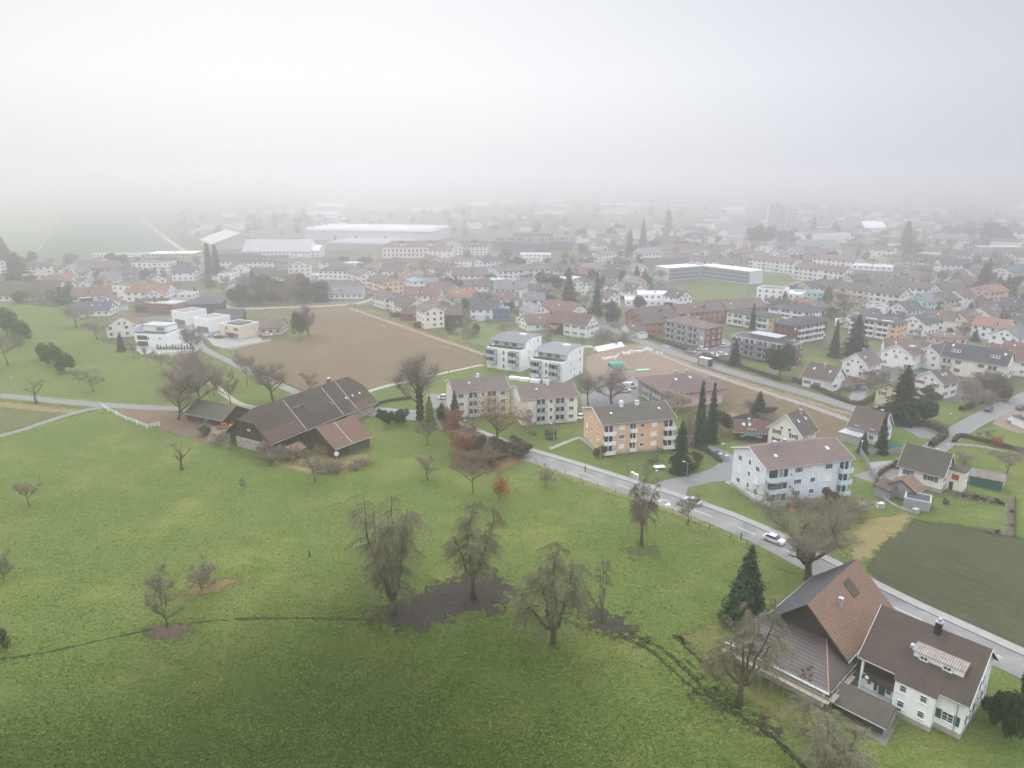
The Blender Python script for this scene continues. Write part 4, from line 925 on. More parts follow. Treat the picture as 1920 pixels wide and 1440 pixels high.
# ------------------------------------------------------------------ town houses
AUTO = []; SPOTS = []
for o in col.objects:
    if o.parent is None and o.get('category') in ('house', 'apartment block', 'barn', 'farmhouse', 'shed', 'outbuilding'): SPOTS.append((o.location.x, o.location.y, 14))
NUM = {1: 'one-storey', 2: 'two-storey', 3: 'three-storey', 4: 'four-storey', 5: 'five-storey', 12: 'twelve-storey'}
RN = {'G': 'gable', 'H': 'hipped', 'F': 'flat', 'S': 'sloping', 'A': 'arched', 'J': 'half-hipped'}
def town(px, py, ang, L, W, fl, kind, wall, roof, label=None, bal=None, steep=None, name='house', cat='house', extra=None, wins=True, xy=None, shut=None, h=None):
    e = h or (2.65 * fl + (.5 if fl > 1 else .7)); rise = 0
    if kind in 'GJ': rise = W / 2 * (steep or (.62 if fl < 3 else .42))
    if kind == 'H': rise = W / 2 * (steep or .42)
    if kind == 'S': rise = W * .2
    if kind == 'A': rise = W * .18
    x, y = xy or at(px, py, e + rise)
    if L > 18 and cat == 'house' and fl > 1: name, cat = 'apartment_block', 'apartment block'
    b = House(x, y, ang, L, W, e, rise, kind, wall, roof, label, cat, name)
    d = b.dist; dz = (e - .3) / fl; rg = random.Random(int(px * 31 + py * 7))
    if wins and d < 860:
        for sd in 'SENW':
            if b.vis(sd) < .1: continue
            ln = L if sd in 'SN' else W; pitch = 3.0 if d < 450 else 3.4; n = max(1, int((ln - .8) / pitch))
            ww = 1.2 if d < 450 else 1.5
            for f in range(fl):
                for i in range(n):
                    u = -ln / 2 + ln * (i + .5) / n; z = .3 + dz * f + 1.45
                    if bal and sd == 'S' and i % 3 == bal - 1:
                        b.balcony(sd, u, .3 + dz * f + .1, min(3.2, ln / n * .95), 1.1, M_wp if wall != 's' else M_rail, door=d < 420)
                        if d >= 420: b.win(sd, u, z + .2, 2.2, 1.4, 'far')
                    elif rg.random() > .07: b.win(sd, u, z, ww, 1.25, None, shut if d < 420 else None)
            if kind in 'GJ' and sd in 'EW' and rise > 2.2:
                for u in (-1.1, 1.1): b.win(sd, u, e + .6, .9, .9)
    if kind in 'GHJ' and d < 620:
        b.chimney(rg.uniform(-L * .25, L * .25), rg.choice((-.9, .9)), 1.0, .6, cap=d < 300)
        if d < 480:
            for _ in range(rg.choice((0, 1, 1, 2))): b.skylight(rg.uniform(-L * .35, L * .35), -W * .22, .7, 1.0)
    if kind in 'GJ' and d < 640 and rg.random() < .45 and not label:
        sd = rg.choice((-1, 1)); w_ = rg.uniform(2.6, 4.5); l_ = rg.uniform(3, 6); u0 = rg.uniform(-L / 2, max(-L / 2, L / 2 - l_)); y0, y1 = (W / 2 - .05, W / 2 + w_) if sd > 0 else (-W / 2 - w_, -W / 2 + .05)
        if b.vis('S') > b.vis('N'): y0, y1 = -W / 2 - w_, -W / 2 - .01
        else: y0, y1 = W / 2 + .01, W / 2 + w_
        b.side_box('annexe', u0, u0 + l_, y0, y1, 0, 2.5, W_(rg.choice((wall, wall, 'w', 'n')))); b.side_box('annexe_roof', u0 - .2, u0 + l_ + .2, y0 - .2, y1 + .2, 2.5, 2.68, R_(rg.choice((roof, 'g', 'z', 'f'))))
    if kind == 'G' and d < 560 and not extra and not label and rg.random() < .3 and fl < 3: b.dormer(rg.uniform(-L * .22, L * .22), (-1 if b.vis('S') > b.vis('N') else 1) * W * .36, 2.0, 1.3, W * .28, None, None, 1, flat=rg.random() < .5)
    if kind == 'F' and d < 700: b.side_box('roof_vent', -.8, .8, -.6, .7, e, e + .9, M_metal)
    if extra:
        for q in extra: q(b)
    SPOTS.append((x, y, max(L, W) * .5 + 4))
    if not label:
        AUTO.append((b.root, '%s %s %s' % (WALL[wall][0], NUM[fl], cat) if cat in ('house', 'apartment block') else '%s %s' % (WALL[wall][0], cat), '%s %s roof' % (ROOF[roof][0], RN[kind]), px, py))
    return b
def dorm(u, w=2.2, g=True, v=None):
    return lambda b: b.dormer(u, v or -b.W * .36, w, 1.4, b.W * .3, None, None, 1, flat=not g)
# near houses, located by their fitted corners
def near_(x, y, a, L, W, fl, wall, roof, label, e, r, **k):
    return town(pix(x, y)[0], pix(x, y)[1], a, L, W, fl, 'G', wall, roof, label, xy=(x, y), h=e, steep=r / (W / 2), **k)
M_ = (M_shut_d, M_shut_r, M_shut_g, M_shut_b)
b = near_(107.9, 236.3, -48.9, 10.4, 9.4, 1, 'w', 'm', 'small white house with mauve brown roof behind the low hedge by the town road', 4.0, 3.8, shut=M_shut_d)
b.side_box('porch', 3.2, 5.2, -6.0, -4.7, 0, 2.6, W_('w')); b.side_box('porch_roof', 3.0, 5.8, -6.3, -4.2, 2.6, 2.75, M_metal)
b = near_(128.4, 252.1, 37, 10.3, 9.4, 2, 'w', 'm', 'white house with brown gable roof and small flat wing, right of the hedge corner', 5.1, 3.6)
b = near_(150.3, 264.5, 36.7, 12, 11.4, 2, 'w', 'r', 'white house with large pinkish roof and square roof terrace window', 5.9, 3.2); b.side_box('roof_window', -1.5, 1.5, -3.6, -1.4, b.zr(-2.5) - .2, b.zr(-2.5) + .5, M_metal, b.roof)
b.balcony('S', 3, 3.0, 4, 1.4, M_rail)
b = near_(141.2, 227.2, 29.4, 8.6, 9.6, 2, 'w', 'm', 'white chalet-style house with bright red shutters', 5.4, 3.2, shut=M_shut_r)
b = near_(75.8, 180.6, 41.3, 7.8, 9.4, 2, 'c', 'v', 'cream gabled house with brown shutters and mossy steep roof behind the pale blue block', 4.9, 4.6, shut=M_shut_b)
b = near_(99.4, 185.6, -48.6, 8.4, 8.0, 2, 'w', 'm', 'house with steep brown roof and white gable behind spruces, left of a hedged lawn', 3.9, 4.4)
b.side_box('carport_roof', -5, 1, -8.6, -4.1, 2.5, 2.65, M_metal); b.side_box('carport', -4.8, .8, -8.3, -4.1, 0, 2.45, M_conc)
b = near_(121.5, 215.5, 38, 8, 8, 2, 'y', 'm', 'pale yellow house with grey shutters half hidden by the large spruce', 5.2, 2.4, shut=M_shut_d)
b = near_(66.5, 187.0, -10, 8.6, 6.6, 1, 'n', 'r', 'dark timber chalet with green awning beside the cream gabled house', 2.6, 2.2)
b.side_box('awning', -2.4, 2.0, -5.4, -3.3, 2.0, 2.12, M_shut_g)
for u in (-.6, .6): window(b.root, u, -3.3, 3.0, 0, .8, .8, 'near')
b = near_(31.7, 319.7, -38.3, 12.4, 10.6, 2, 'w', 'r', 'white farmhouse with red tiled roof and timber barn end at the green field', 6.1, 3.9, shut=M_shut_d)
b.side_box('barn_end', -14, -6.2, -5, 4.6, 0, 5.4, M_wood)
obj('barn_roof', MB().prism([(-6.2, 5.2), (0, 10), (6, 5.5), (6, 5.7), (0, 10.2), (-6.2, 5.4)][::-1], -14.6, -6.65), R_('r'), b.root)
obj('shed_roof', MB().prism([(-9, 3.0), (-5.6, 4.2), (-5.6, 4.35), (-9, 3.15)][::-1], -13.6, -8), R_('o'), b.root)
A, B = -50, 38
T = [
 # px  py  ang  L  W  fl kind wall roof (ridge middle in the photo)
 (38, 527, 8, 46, 22, 1, 'G', 'c', 'b'), (112, 527, 6, 15, 12, 1, 'G', 'w', 'b'), (180, 538, 18, 24, 13, 1, 'G', 'w', 'r'), (203, 553, -68, 9, 9, 2, 'G', 'w', 'r'),
 (240, 534, -20, 13, 11, 3, 'F', 'c', 'm'), (281, 531, 3, 24, 13, 2, 'G', 'w', 'o'), (289, 540, -70, 9, 11, 2, 'G', 'w', 'o'), (285, 560, 8, 16, 10, 1, 'G', 'n', 'd'),
 (178, 566, 8, 17, 11, 1, 'G', 'w', 'a'), (228, 588, -66, 12, 13, 2, 'G', 'c', 'r'), (74, 495, 5, 10, 8, 1, 'G', 'w', 'g'), (97, 497, -60, 12, 9, 1, 'G', 'y', 'g'), (116, 497, 0, 16, 9, 1, 'G', 'c', 'v'), (131, 497, -80, 11, 9, 2, 'G', 'w', 'g'),
 (148, 502, 0, 14, 10, 1, 'G', 'w', 'g'), (117, 513, 20, 12, 10, 1, 'G', 'w', 'o'), (99, 518, 20, 9, 9, 2, 'G', 'w', 'm'), (193, 515, -60, 11, 10, 2, 'G', 'o', 'g'), (165, 520, -70, 10, 10, 1, 'G', 'w', 'g'),
 (180, 489, 3, 32, 14, 2, 'G', 's', 'm'), (228, 474, 3, 46, 13, 1, 'F', 'W', 'g'), (232, 500, 5, 14, 12, 2, 'G', 's', 'v'), (208, 510, 8, 13, 11, 1, 'G', 'w', 'g'), (289, 491, 2, 26, 16, 3, 'F', 'w', 'm'), (328, 473, 3, 40, 22, 2, 'F', 'b', 'q'),
 (346, 500, 4, 15, 11, 2, 'G', 'w', 'd'), (372, 502, 4, 11, 10, 1, 'G', 'w', 'g'), (335, 548, 0, 20, 9, 1, 'F', 'w', 'f'), (385, 554, 12, 17, 16, 2, 'H', 'n', 'd'), (430, 580, 8, 13, 11, 1, 'G', 'n', 'd'), (505, 598, 2, 13, 10, 1, 'G', 'b', 'm'),
 (445, 476, 2, 36, 16, 2, 'G', 'c', 'b'), (447, 491, -62, 17, 13, 2, 'G', 'w', 'm'), (500, 479, 2, 34, 13, 2, 'G', 'w', 'd'), (525, 449, 0, 60, 30, 2, 'G', 'w', 'z'), (572, 460, 2, 30, 22, 2, 'A', 'w', 'q'), (561, 485, -76, 20, 15, 4, 'G', 'c', 'm'),
 (537, 484, -30, 16, 10, 3, 'G', 's', 'm'), (572, 513, -12, 26, 10, 1, 'F', 'w', 'z'), (497, 502, 5, 17, 12, 1, 'G', 'w', 'v'), (527, 506, 5, 20, 12, 1, 'G', 'w', 'v'), (640, 498, -12, 28, 13, 3, 'H', 'w', 'v'), (628, 526, -3, 30, 15, 1, 'G', 'b', 'm'), (650, 536, 4, 20, 12, 1, 'G', 'w', 'g'),
 (415, 506, 5, 12, 10, 1, 'G', 'c', 'g'), (424, 513, 5, 9, 9, 2, 'F', 'w', 'f'), (680, 503, -57, 24, 13, 3, 'G', 'c', 'm'), (722, 517, -58, 24, 13, 3, 'G', 'h', 'v'), (766, 507, -75, 16, 12, 2, 'G', 'p', 'm'), (738, 497, 0, 16, 11, 2, 'G', 'c', 'm'), (779, 520, -60, 10, 9, 2, 'H', 'w', 'u'),
 (802, 521, 0, 14, 11, 1, 'G', 's', 'g'), (795, 538, -6, 20, 12, 2, 'G', 'w', 'r'), (806, 553, -8, 13, 11, 1, 'F', 'W', 'g'), (725, 544, -52, 13, 11, 2, 'G', 'w', 'm'), (748, 551, -58, 12, 9, 2, 'G', 'w', 'd'), (770, 558, -55, 14, 12, 2, 'G', 'c', 'v'), (826, 556, -56, 12, 10, 1, 'G', 'w', 'r'),
 (828, 532, -10, 16, 11, 2, 'G', 'b', 'm'), (848, 533, -60, 10, 9, 2, 'G', 'w', 'm'), (868, 542, -2, 15, 12, 1, 'G', 't', 'o'), (806, 571, -64, 12, 10, 3, 'G', 'c', 'm'), (845, 573, 2, 11, 11, 2, 'G', 'n', 'm'), (782, 574, -12, 14, 10, 1, 'G', 'k', 'm'),
 (835, 492, -50, 30, 13, 2, 'G', 'w', 'v'), (880, 501, 2, 24, 14, 2, 'G', 'w', 'm'), (893, 524, 2, 15, 11, 2, 'G', 'w', 'm'), (907, 563, 3, 14, 11, 2, 'G', 'w', 'd'), (917, 569, -45, 12, 9, 2, 'S', 'c', 'a'), (937, 577, 2, 10, 8, 2, 'F', 'u', 'g'),
 (957, 498, 18, 22, 13, 3, 'G', 'w', 'm'), (1000, 495, 18, 20, 13, 3, 'G', 'w', 'm'), (1042, 495, 20, 15, 11, 2, 'G', 'c', 'm'), (1004, 475, -5, 26, 13, 2, 'F', 'W', 'z'), (985, 486, -3, 26, 11, 1, 'F', 'w', 'm'), (956, 526, 4, 19, 13, 2, 'G', 'w', 'g'), (950, 547, 3, 13, 11, 1, 'G', 'w', 'm'),
 (1001, 549, 5, 11, 10, 2, 'G', 'w', 'g'), (1003, 569, -58, 11, 11, 2, 'G', 'c', 'g'), (1012, 532, 2, 13, 10, 2, 'G', 'w', 'v'), (986, 521, -50, 12, 10, 2, 'G', 'c', 'm'), (1055, 564, -40, 20, 14, 2, 'J', 'w', 'r'), (1030, 575, 3, 12, 10, 1, 'G', 'w', 'r'), (1006, 589, 22, 14, 11, 1, 'G', 'w', 'r'),
 (1092, 501, -40, 17, 12, 2, 'G', 'k', 'r'), (1107, 494, 0, 15, 11, 2, 'G', 'w', 'g'), (1090, 520, 60, 10, 9, 2, 'G', 'w', 'd'), (1106, 527, 60, 9, 8, 2, 'G', 'w', 'd'), (1152, 496, 4, 15, 12, 2, 'G', 'w', 'd'), (1170, 530, 30, 12, 10, 2, 'G', 'c', 'g'), (1187, 532, -50, 11, 10, 2, 'G', 'c', 'd'),
 (1133, 523, -20, 13, 9, 1, 'G', 'w', 'm'), (1140, 545, -55, 11, 9, 2, 'G', 'w', 'r'), (1160, 543, -20, 16, 9, 1, 'F', 'w', 'g'), (1228, 549, -6, 20, 13, 2, 'F', 'W', 'q'), (1222, 560, -6, 30, 13, 1, 'F', 'W', 'z'), (1246, 540, -15, 14, 11, 1, 'G', 's', 'd'), (1272, 544, -60, 12, 10, 2, 'G', 'w', 'd'),
 (1215, 465, 24, 22, 13, 2, 'G', 'w', 'g'), (1222, 443, -10, 20, 12, 2, 'F', 'W', 'g'), (1255, 443, 0, 26, 13, 2, 'G', 's', 'v'), (1300, 440, 40, 12, 11, 2, 'G', 'w', 'g'), (1263, 458, 20, 18, 12, 2, 'G', 'b', 'm'), (1290, 457, 30, 14, 12, 2, 'G', 'b', 'm'), (1248, 484, 3, 36, 14, 1, 'G', 's', 'b'), (1198, 494, -60, 10, 9, 1, 'G', 'w', 'g'),
 (1280, 474, 8, 16, 12, 2, 'G', 'c', 'r'), (1311, 479, -50, 13, 11, 2, 'G', 'w', 'm'), (1328, 480, 8, 14, 11, 2, 'G', 'c', 'm'), (1365, 483, 5, 17, 12, 2, 'G', 'b', 'm'), (1315, 465, -60, 11, 9, 2, 'G', 'w', 'm'), (1335, 462, 10, 14, 10, 2, 'G', 's', 'v'), (1358, 463, -55, 12, 10, 1, 'G', 'c', 'v'), (1383, 472, 8, 13, 11, 1, 'G', 'w', 'o'),
 (1400, 467, 10, 13, 10, 2, 'G', 'w', 'r'), (1350, 442, -8, 22, 13, 3, 'F', 'w', 'g'), (1376, 444, -8, 16, 13, 3, 'G', 'c', 'g'), (1362, 452, -55, 14, 11, 2, 'G', 's', 'g'), (1220, 575, 28, 22, 11, 2, 'G', 'K', 'm'), (1232, 586, 24, 20, 11, 2, 'G', 'K', 'm'), (1305, 568, 24, 28, 11, 2, 'G', 'K', 'm'), (1388, 561, 24, 25, 11, 2, 'G', 'K', 'm'),
 (1345, 562, 20, 12, 10, 1, 'G', 'K', 'd'), (1187, 607, 24, 8, 7, 1, 'G', 'c', 'm'), (1260, 477, -20, 8, 8, 2, 'G', 'w', 'g'), (1455, 481, -52, 38, 13, 3, 'G', 'w', 'r'), (1545, 497, -52, 36, 13, 3, 'G', 'w', 'r'), (1572, 479, -50, 34, 13, 3, 'G', 'w', 'm'), (1637, 497, -30, 26, 14, 3, 'F', 'W', 'z'), (1640, 510, -30, 30, 15, 2, 'F', 's', 'd'),
 (1525, 526, 24, 15, 11, 2, 'G', 'y', 'd'), (1513, 546, -8, 16, 10, 2, 'F', 't', 'g'), (1560, 524, 24, 16, 12, 2, 'G', 'b', 'v'), (1606, 514, 24, 16, 11, 2, 'G', 'y', 'd'), (1508, 560, -20, 10, 8, 1, 'G', 'w', 'o'), (1527, 565, 24, 11, 9, 1, 'G', 'w', 'm'), (1636, 535, -50, 36, 13, 3, 'G', 'c', 'v'), (1698, 526, -50, 32, 13, 3, 'G', 'w', 'v'),
 (1450, 540, -35, 15, 12, 3, 'F', 'W', 'g'), (1472, 547, -35, 20, 12, 2, 'F', 'W', 'q'), (1443, 440, 30, 14, 10, 2, 'G', 'w', 'v'), (1470, 452, 24, 20, 12, 2, 'G', 'c', 'v'), (1452, 456, 24, 12, 10, 2, 'G', 'w', 'g'), (1492, 462, 35, 13, 11, 2, 'G', 'w', 'g'), (1462, 468, 35, 13, 10, 2, 'G', 'w', 'g'), (1530, 450, -5, 40, 16, 1, 'G', 's', 'g'),
 (1558, 459, 20, 14, 12, 3, 'G', 'w', 'g'), (1540, 466, 10, 24, 12, 2, 'G', 's', 'm'), (1582, 437, -30, 14, 11, 4, 'F', 'c', 'z'), (1605, 455, -10, 36, 16, 1, 'F', 's', 'g'), (1652, 461, -50, 24, 12, 3, 'G', 'w', 'm'), (1668, 478, 30, 16, 12, 2, 'G', 'y', 'm'), (1686, 482, 8, 15, 11, 1, 'G', 'w', 'o'), (1662, 499, 10, 20, 12, 1, 'G', 's', 'm'),
 (1740, 478, -50, 36, 14, 2, 'G', 'b', 'b'), (1760, 458, 26, 18, 12, 1, 'G', 'w', 'm'), (1740, 463, -20, 15, 11, 1, 'G', 'w', 'm'), (1788, 485, -8, 22, 12, 2, 'G', 'w', 'd'), (1814, 456, -5, 20, 12, 2, 'F', 'w', 'g'), (1808, 470, -50, 13, 11, 2, 'G', 'w', 'm'), (1820, 474, -45, 12, 11, 1, 'G', 'w', 'v'), (1842, 483, 6, 16, 10, 1, 'F', 'w', 'g'),
 (1873, 462, -5, 36, 14, 3, 'F', 's', 'z'), (1903, 471, 24, 18, 14, 3, 'G', 'c', 'b'), (1900, 498, 30, 30, 16, 3, 'G', 'w', 'a'), (1790, 506, 24, 17, 12, 1, 'G', 'w', 'm'), (1822, 502, 30, 14, 11, 1, 'G', 'w', 'm'), (1733, 510, -40, 14, 12, 2, 'G', 'c', 'm'), (1808, 519, 30, 16, 12, 2, 'G', 'b', 'm'), (1762, 530, 30, 12, 11, 2, 'G', 'c', 'v'),
 (1775, 531, 10, 16, 10, 2, 'G', 's', 'v'), (1801, 542, 34, 13, 11, 2, 'G', 'w', 'm'), (1769, 548, 34, 14, 11, 2, 'G', 'b', 'v'), (1740, 550, 30, 16, 11, 2, 'G', 't', 'g'), (1855, 534, 24, 16, 13, 3, 'G', 'p', 'o'), (1700, 565, 30, 13, 11, 2, 'G', 'w', 'd'), (1728, 588, 34, 13, 11, 2, 'G', 'w', 'd'), (1765, 583, -40, 13, 10, 2, 'G', 'c', 'm'),
 (1810, 582, 34, 14, 12, 1, 'G', 'y', 'm'), (1850, 573, 34, 14, 12, 1, 'G', 'c', 'm'), (1885, 567, -48, 22, 11, 1, 'G', 'w', 'b'), (1898, 612, 34, 12, 11, 2, 'G', 'w', 'g'), (1778, 622, 6, 12, 9, 1, 'H', 'p', 'm'), (1625, 579, 30, 14, 11, 1, 'G', 'w', 'm'), (1648, 574, 8, 9, 8, 2, 'F', 'w', 'g'), (1583, 600, -10, 7, 5, 1, 'F', 'w', 'g'),
 (1735, 643, -12, 10, 8, 2, 'H', 'w', 'd'), (1757, 646, 34, 11, 9, 2, 'G', 'w', 'd'), (1905, 650, -40, 18, 12, 2, 'G', 'w', 'r'), (1697, 636, -20, 15, 10, 1, 'G', 'w', 'r'), (1908, 560, -40, 13, 11, 2, 'G', 's', 'd'), (1915, 590, 30, 13, 10, 2, 'G', 's', 'd'), (1672, 590, 20, 8, 8, 2, 'G', 'w', 'd'),
 (1420, 452, 5, 14, 10, 2, 'G', 'c', 'm'), (1300, 425, 10, 30, 12, 2, 'G', 'c', 'v'), (1110, 470, 0, 14, 10, 2, 'G', 'c', 'v'), (1140, 470, -70, 12, 10, 2, 'H', 'w', 'g'), (1160, 428, 10, 16, 12, 2, 'G', 'w', 'g'), (1148, 438, -50, 14, 12, 3, 'G', 'w', 'v'), (1105, 428, -70, 14, 11, 3, 'G', 'w', 'g'),
]
BALC = {(680, 503): 1, (722, 517): 1, (957, 498): 2, (1000, 495): 2, (1455, 481): 1, (1545, 497): 1, (1572, 479): 1, (1636, 535): 2, (1698, 526): 2, (1740, 478): 2, (835, 492): 1, (289, 491): 2, (180, 489): 1}
DORM = {(500, 479): ((0, 4),), (893, 524): ((-2, 2.6),), (956, 526): ((2, 3.4),), (795, 538): ((-1.5, 3),), (1280, 474): ((-2, 2.2), (2, 2.2)), (497, 502): ((2, 1.8),), (527, 506): ((-2, 1.8),), (1012, 532): ((0, 2),), (1152, 496): ((2, 3),), (116, 497): ((-3, 2),), (1740, 478): ((-8, 2), (0, 2), (8, 2))}
for r in T:
    ex = [dorm(u, w) for u, w in DORM.get(r[:2], ())]
    town(*r, bal=BALC.get(r[:2]), extra=ex or None)
# --- the white cube villas on the left
def mat_roof(b, m): b.roof.data.materials[0] = m
for (x_, y_, a, L, W, e, wl, lab, gk) in ((354, 582, -8, 11, 12, 6.0, 'W', 'white cube villa with grey gravel roof, farthest of the row of three', 0), (397, 594, -8, 11, 12, 6.0, 'W', 'white cube villa with grey gravel roof, middle of the row of three', 0), (449, 606, -6, 13, 11, 5.8, 'h', 'pale peach cube villa with flat roof and deep window openings beside the field', 1)):
    x, y = at(x_, y_, e)
    b = House(x, y, a - 22, L, W, e, 0, 'F', 'W' if not gk else 'c', 'f', lab, 'villa', 'villa'); SPOTS.append((x, y, 10))
    if gk: b.wall.data.materials[0] = wallmat('pale_peach', (.70, .58, .46))
    b.side_box('garage_opening', -3.5, 4.5, -W / 2 - .05, -W / 2 + .02, .1, 2.4, M_shut_d if not gk else M_dark)
    for u in (-3.6, -.6, 2.4): b.win('W', u, 4.5, 1.1, 1.2, 'near')
    for u in (-2.8, 2.6): b.win('W', u, 1.6, 1.0, 1.6, 'near'); 
    if gk:
        for f in (0, 1): b.win('S', 3.6, 1.5 + 2.8 * f, 3.0, 1.8, 'near'); b.win('S', -2.5, 1.5 + 2.8 * f, 1.8, 1.6, 'near')
        b.side_box('solar_panel', -4, 4, -3.5, 3.5, e + .4, e + .5, R_('a'))
x, y = at(292, 650)
b = House(x, y + 5, -12, 15, 12, 5.4, 0, 'F', 'W', 'z', 'large white modern villa with grey terrace deck and three garage doors', 'villa', 'villa'); SPOTS.append((x, y + 5, 12))
b.side_box('upper_floor', -7.4, 4.5, -1, 5.9, 5.8, 8.3, W_('W')); b.side_box('upper_roof', -7.8, 4.9, -1.5, 6.2, 8.3, 8.5, R_('z'))
b.side_box('side_wall', -8.2, -7.52, -5.5, 6, 0, 8.3, wallmat('lavender_grey', (.62, .64, .70)))
b.side_box('deck', -7, 7.2, -5.7, -1.2, 5.46, 5.52, M_shut_d); window(b.root, 1.4, -1, 6.9, 0, 4.0, 1.6, 'near')
b.side_box('deck_rail', -7.2, 7.4, -5.95, -5.85, 5.8, 6.5, plain('smoked_glass', (.12, .14, .17), .2, .1, 1, spec=.6))
for u in (-.2, 2.7, 5.6): b.side_box('garage_door', u - 1.2, u + 1.2, -6.08, -6.0, .05, 2.2, M_blind)
b.win('S', 4.6, 4.0, 1.2, .9, 'near'); b.side_box('recess', -6.6, -1.6, -6.06, -6.0, .3, 4.9, M_glass); b.side_box('recess_slab', -6.8, -1.5, -6.9, -6.0, 2.6, 2.9, W_('W')); b.win('S', -.9, 3.8, .8, 1.4, 'near')
x, y = at(318, 584)
b = House(x, y, -14, 17, 12, 5.2, 0, 'F', 'b', 'z', 'unfinished flat-roofed building wrapped in brown scaffolding', 'building site', 'unfinished_building'); SPOTS.append((x, y, 11))
b.wall.data.materials[0] = plain('raw_brick', (.30, .19, .14), .95, .3, 1.5)
pm = MB()
for i in range(10):
    pm.cyl(-9.3 + i * 2.06, -7.0, 0, 6.4, .06, k=5)
    if i < 7: pm.cyl(-9.3, -7 + i * 2.3, 0, 6.4, .06, k=5)
for z in (1.6, 3.4, 5.2): pm.box(-9.4, 9.4, -7.1, -6.3, z, z + .12).box(-9.4, -8.7, -6.3, 7, z, z + .12)
obj('scaffolding', pm, plain('brown_planks', (.24, .15, .10)), b.root)
# --- civic and industrial buildings
b = town(0, 0, 0, 58, 15, 3, 'H', 'c', 'r', 'long cream old factory with rows of tall windows and red-brown hipped roof', xy=at(784, 490), name='factory_building', cat='factory', wins=False, h=9.5, steep=.7)
for sd, ln in (('S', 58), ('W', 15)):
    n = int(ln / 3.6)
    for f in range(2):
        for i in range(n): b.win(sd, -ln / 2 + ln * (i + .5) / n, 2.8 + 3.8 * f, 1.5, 2.5, 'far')
for u in (-12, 14): b.dormer(u, -6.6, 7, 2.8, 5, None, None, 2, flat=False)
b.root.location = (*at(781, 482), 0)
b = town(845, 449, -80, 22, 18, 4, 'G', 'c', 'm', 'tall cream gabled factory building joined to the red-roofed factory', name='factory_building', cat='factory')
b = town(889, 452, -3, 26, 18, 3, 'G', 'w', 'd', 'white mansion-like block with dark roof and big white gable, right of the cream factory', extra=[dorm(1, 9)])
b = town(826, 462, -3, 20, 12, 3, 'G', 'c', 'm', 'cream link building with red-brown roof between the two cream factories')
x, y = at(712, 452)
hall = thing('factory_hall', 'huge white flat factory hall with bright roof ridges behind the cream factory', 'factory hall', x - 6, y + 40, 0, R(-10))
obj('wall', MB().box(-75, 75, -42, 42, 0, 11), wallmat('hall_white', (.62, .63, .65)), hall)
obj('roof', MB().box(-76, 76, -43, 43, 11, 11.5), R_('z'), hall)
for i in range(4): obj('roof_ridge', MB().box(-75, 75, -36 + i * 20, -31 + i * 20, 11.5, 14), plain('bright_sheet', (.8, .8, .8)), hall)
for u in (-40, -15, 20): obj('gate', MB().box(u, u + 3, -42.2, -42, 0, 6), M_dark, hall)
SPOTS.append((x, y + 40, 85))
x, y = at(690, 468)
hall = thing('saw_tooth_hall', 'low white and grey hall with sloping roof strips in front of the huge factory hall', 'factory hall', x, y, 0, R(-8))
mb = MB(); m2 = MB()
for i in range(5): mb.prism([(-16 + i * 13, 0), (-3 + i * 13, 0), (-3 + i * 13, 5.2), (-16 + i * 13, 7.5)], -40, 46); m2.prism([(-16 + i * 13, 7.5), (-3.2 + i * 13, 5.25), (-3.2 + i * 13, 5.6), (-16 + i * 13, 7.85)], -40, 46)
obj('wall', mb, W_('s'), hall); obj('roof', m2, R_('q'), hall); SPOTS.append((x, y + 15, 50))
x, y = at(425, 466)
hall = thing('exhibition_hall', 'large pale hall with broad low gable roof behind two tall conifers', 'hall', x, y + 22, 0, R(-58))
obj('wall', MB().prism([(-27, 0), (27, 0), (27, 6), (0, 15), (-27, 6)], -34, 34), wallmat('hall_grey', (.48, .49, .48)), hall)
obj('roof', MB().prism([(-28.5, 5.7), (0, 15.2), (28.5, 5.7), (28.5, 6.2), (0, 15.7), (-28.5, 6.2)][::-1], -35, 35), R_('z'), hall); SPOTS.append((x, y + 22, 40))
# long grey school: two wings
sch = thing('school', 'long low grey school of two glazed wings with white end walls beside the sports lawn', 'school', 0, 0, 0)
for (p, q, D) in (((1252, 527), (1313, 522), 13), ((1313, 521), (1405, 534), -14)):
    P0, P1 = Vector((*at(*p), 0)), Vector((*at(*q), 0)); d = (P1 - P0); Lw = d.length; a = math.atan2(d.y, d.x)
    M = Matrix.Translation(P0) @ Matrix.Rotation(a, 4, 'Z')
    def wbox(name, x0, x1, y0, y1, z0, z1, m):
        o = obj(name, MB().box(x0, x1, y0, y1, z0, z1), m, sch); o.location = P0; o.rotation_euler = (0, 0, a); return o
    wbox('wall', 0, Lw, 0, 14, 0, 8.4, wallmat('school_end', (.66, .66, .66))); wbox('roof', .5, Lw - .5, .5, 13.5, 8.4, 8.7, R_('z'))
    for f in range(3):
        wbox('glass_front', .8, Lw - .8, -.15, 0, .9 + 2.6 * f, 2.3 + 2.6 * f, plain('school_glass', (.12, .14, .17), .3, .2, .5))
        wbox('front_band', 0, Lw, -.25, 0, 2.35 + 2.6 * f, 3.4 + 2.6 * f, plain('school_band', (.32, .34, .38)))
    wbox('edge', -.2, Lw + .2, -.5, 14.2, 8.7, 9.1, M_wp)
    SPOTS.append((*(P0 + d / 2).xy, Lw / 2 + 6))
x, y = at(1466, 439)
tw_ = thing('tower_block', 'pale twelve-storey tower block rising out of the haze', 'tower block', x, y + 8, 0, R(-12)); SPOTS.append((x, y + 8, 20))
obj('wall', MB().box(-17, 4, -9, 9, 0, 35).box(4, 17, -12, 6, 0, 33.5), wallmat('tower', (.62, .61, .64)), tw_)
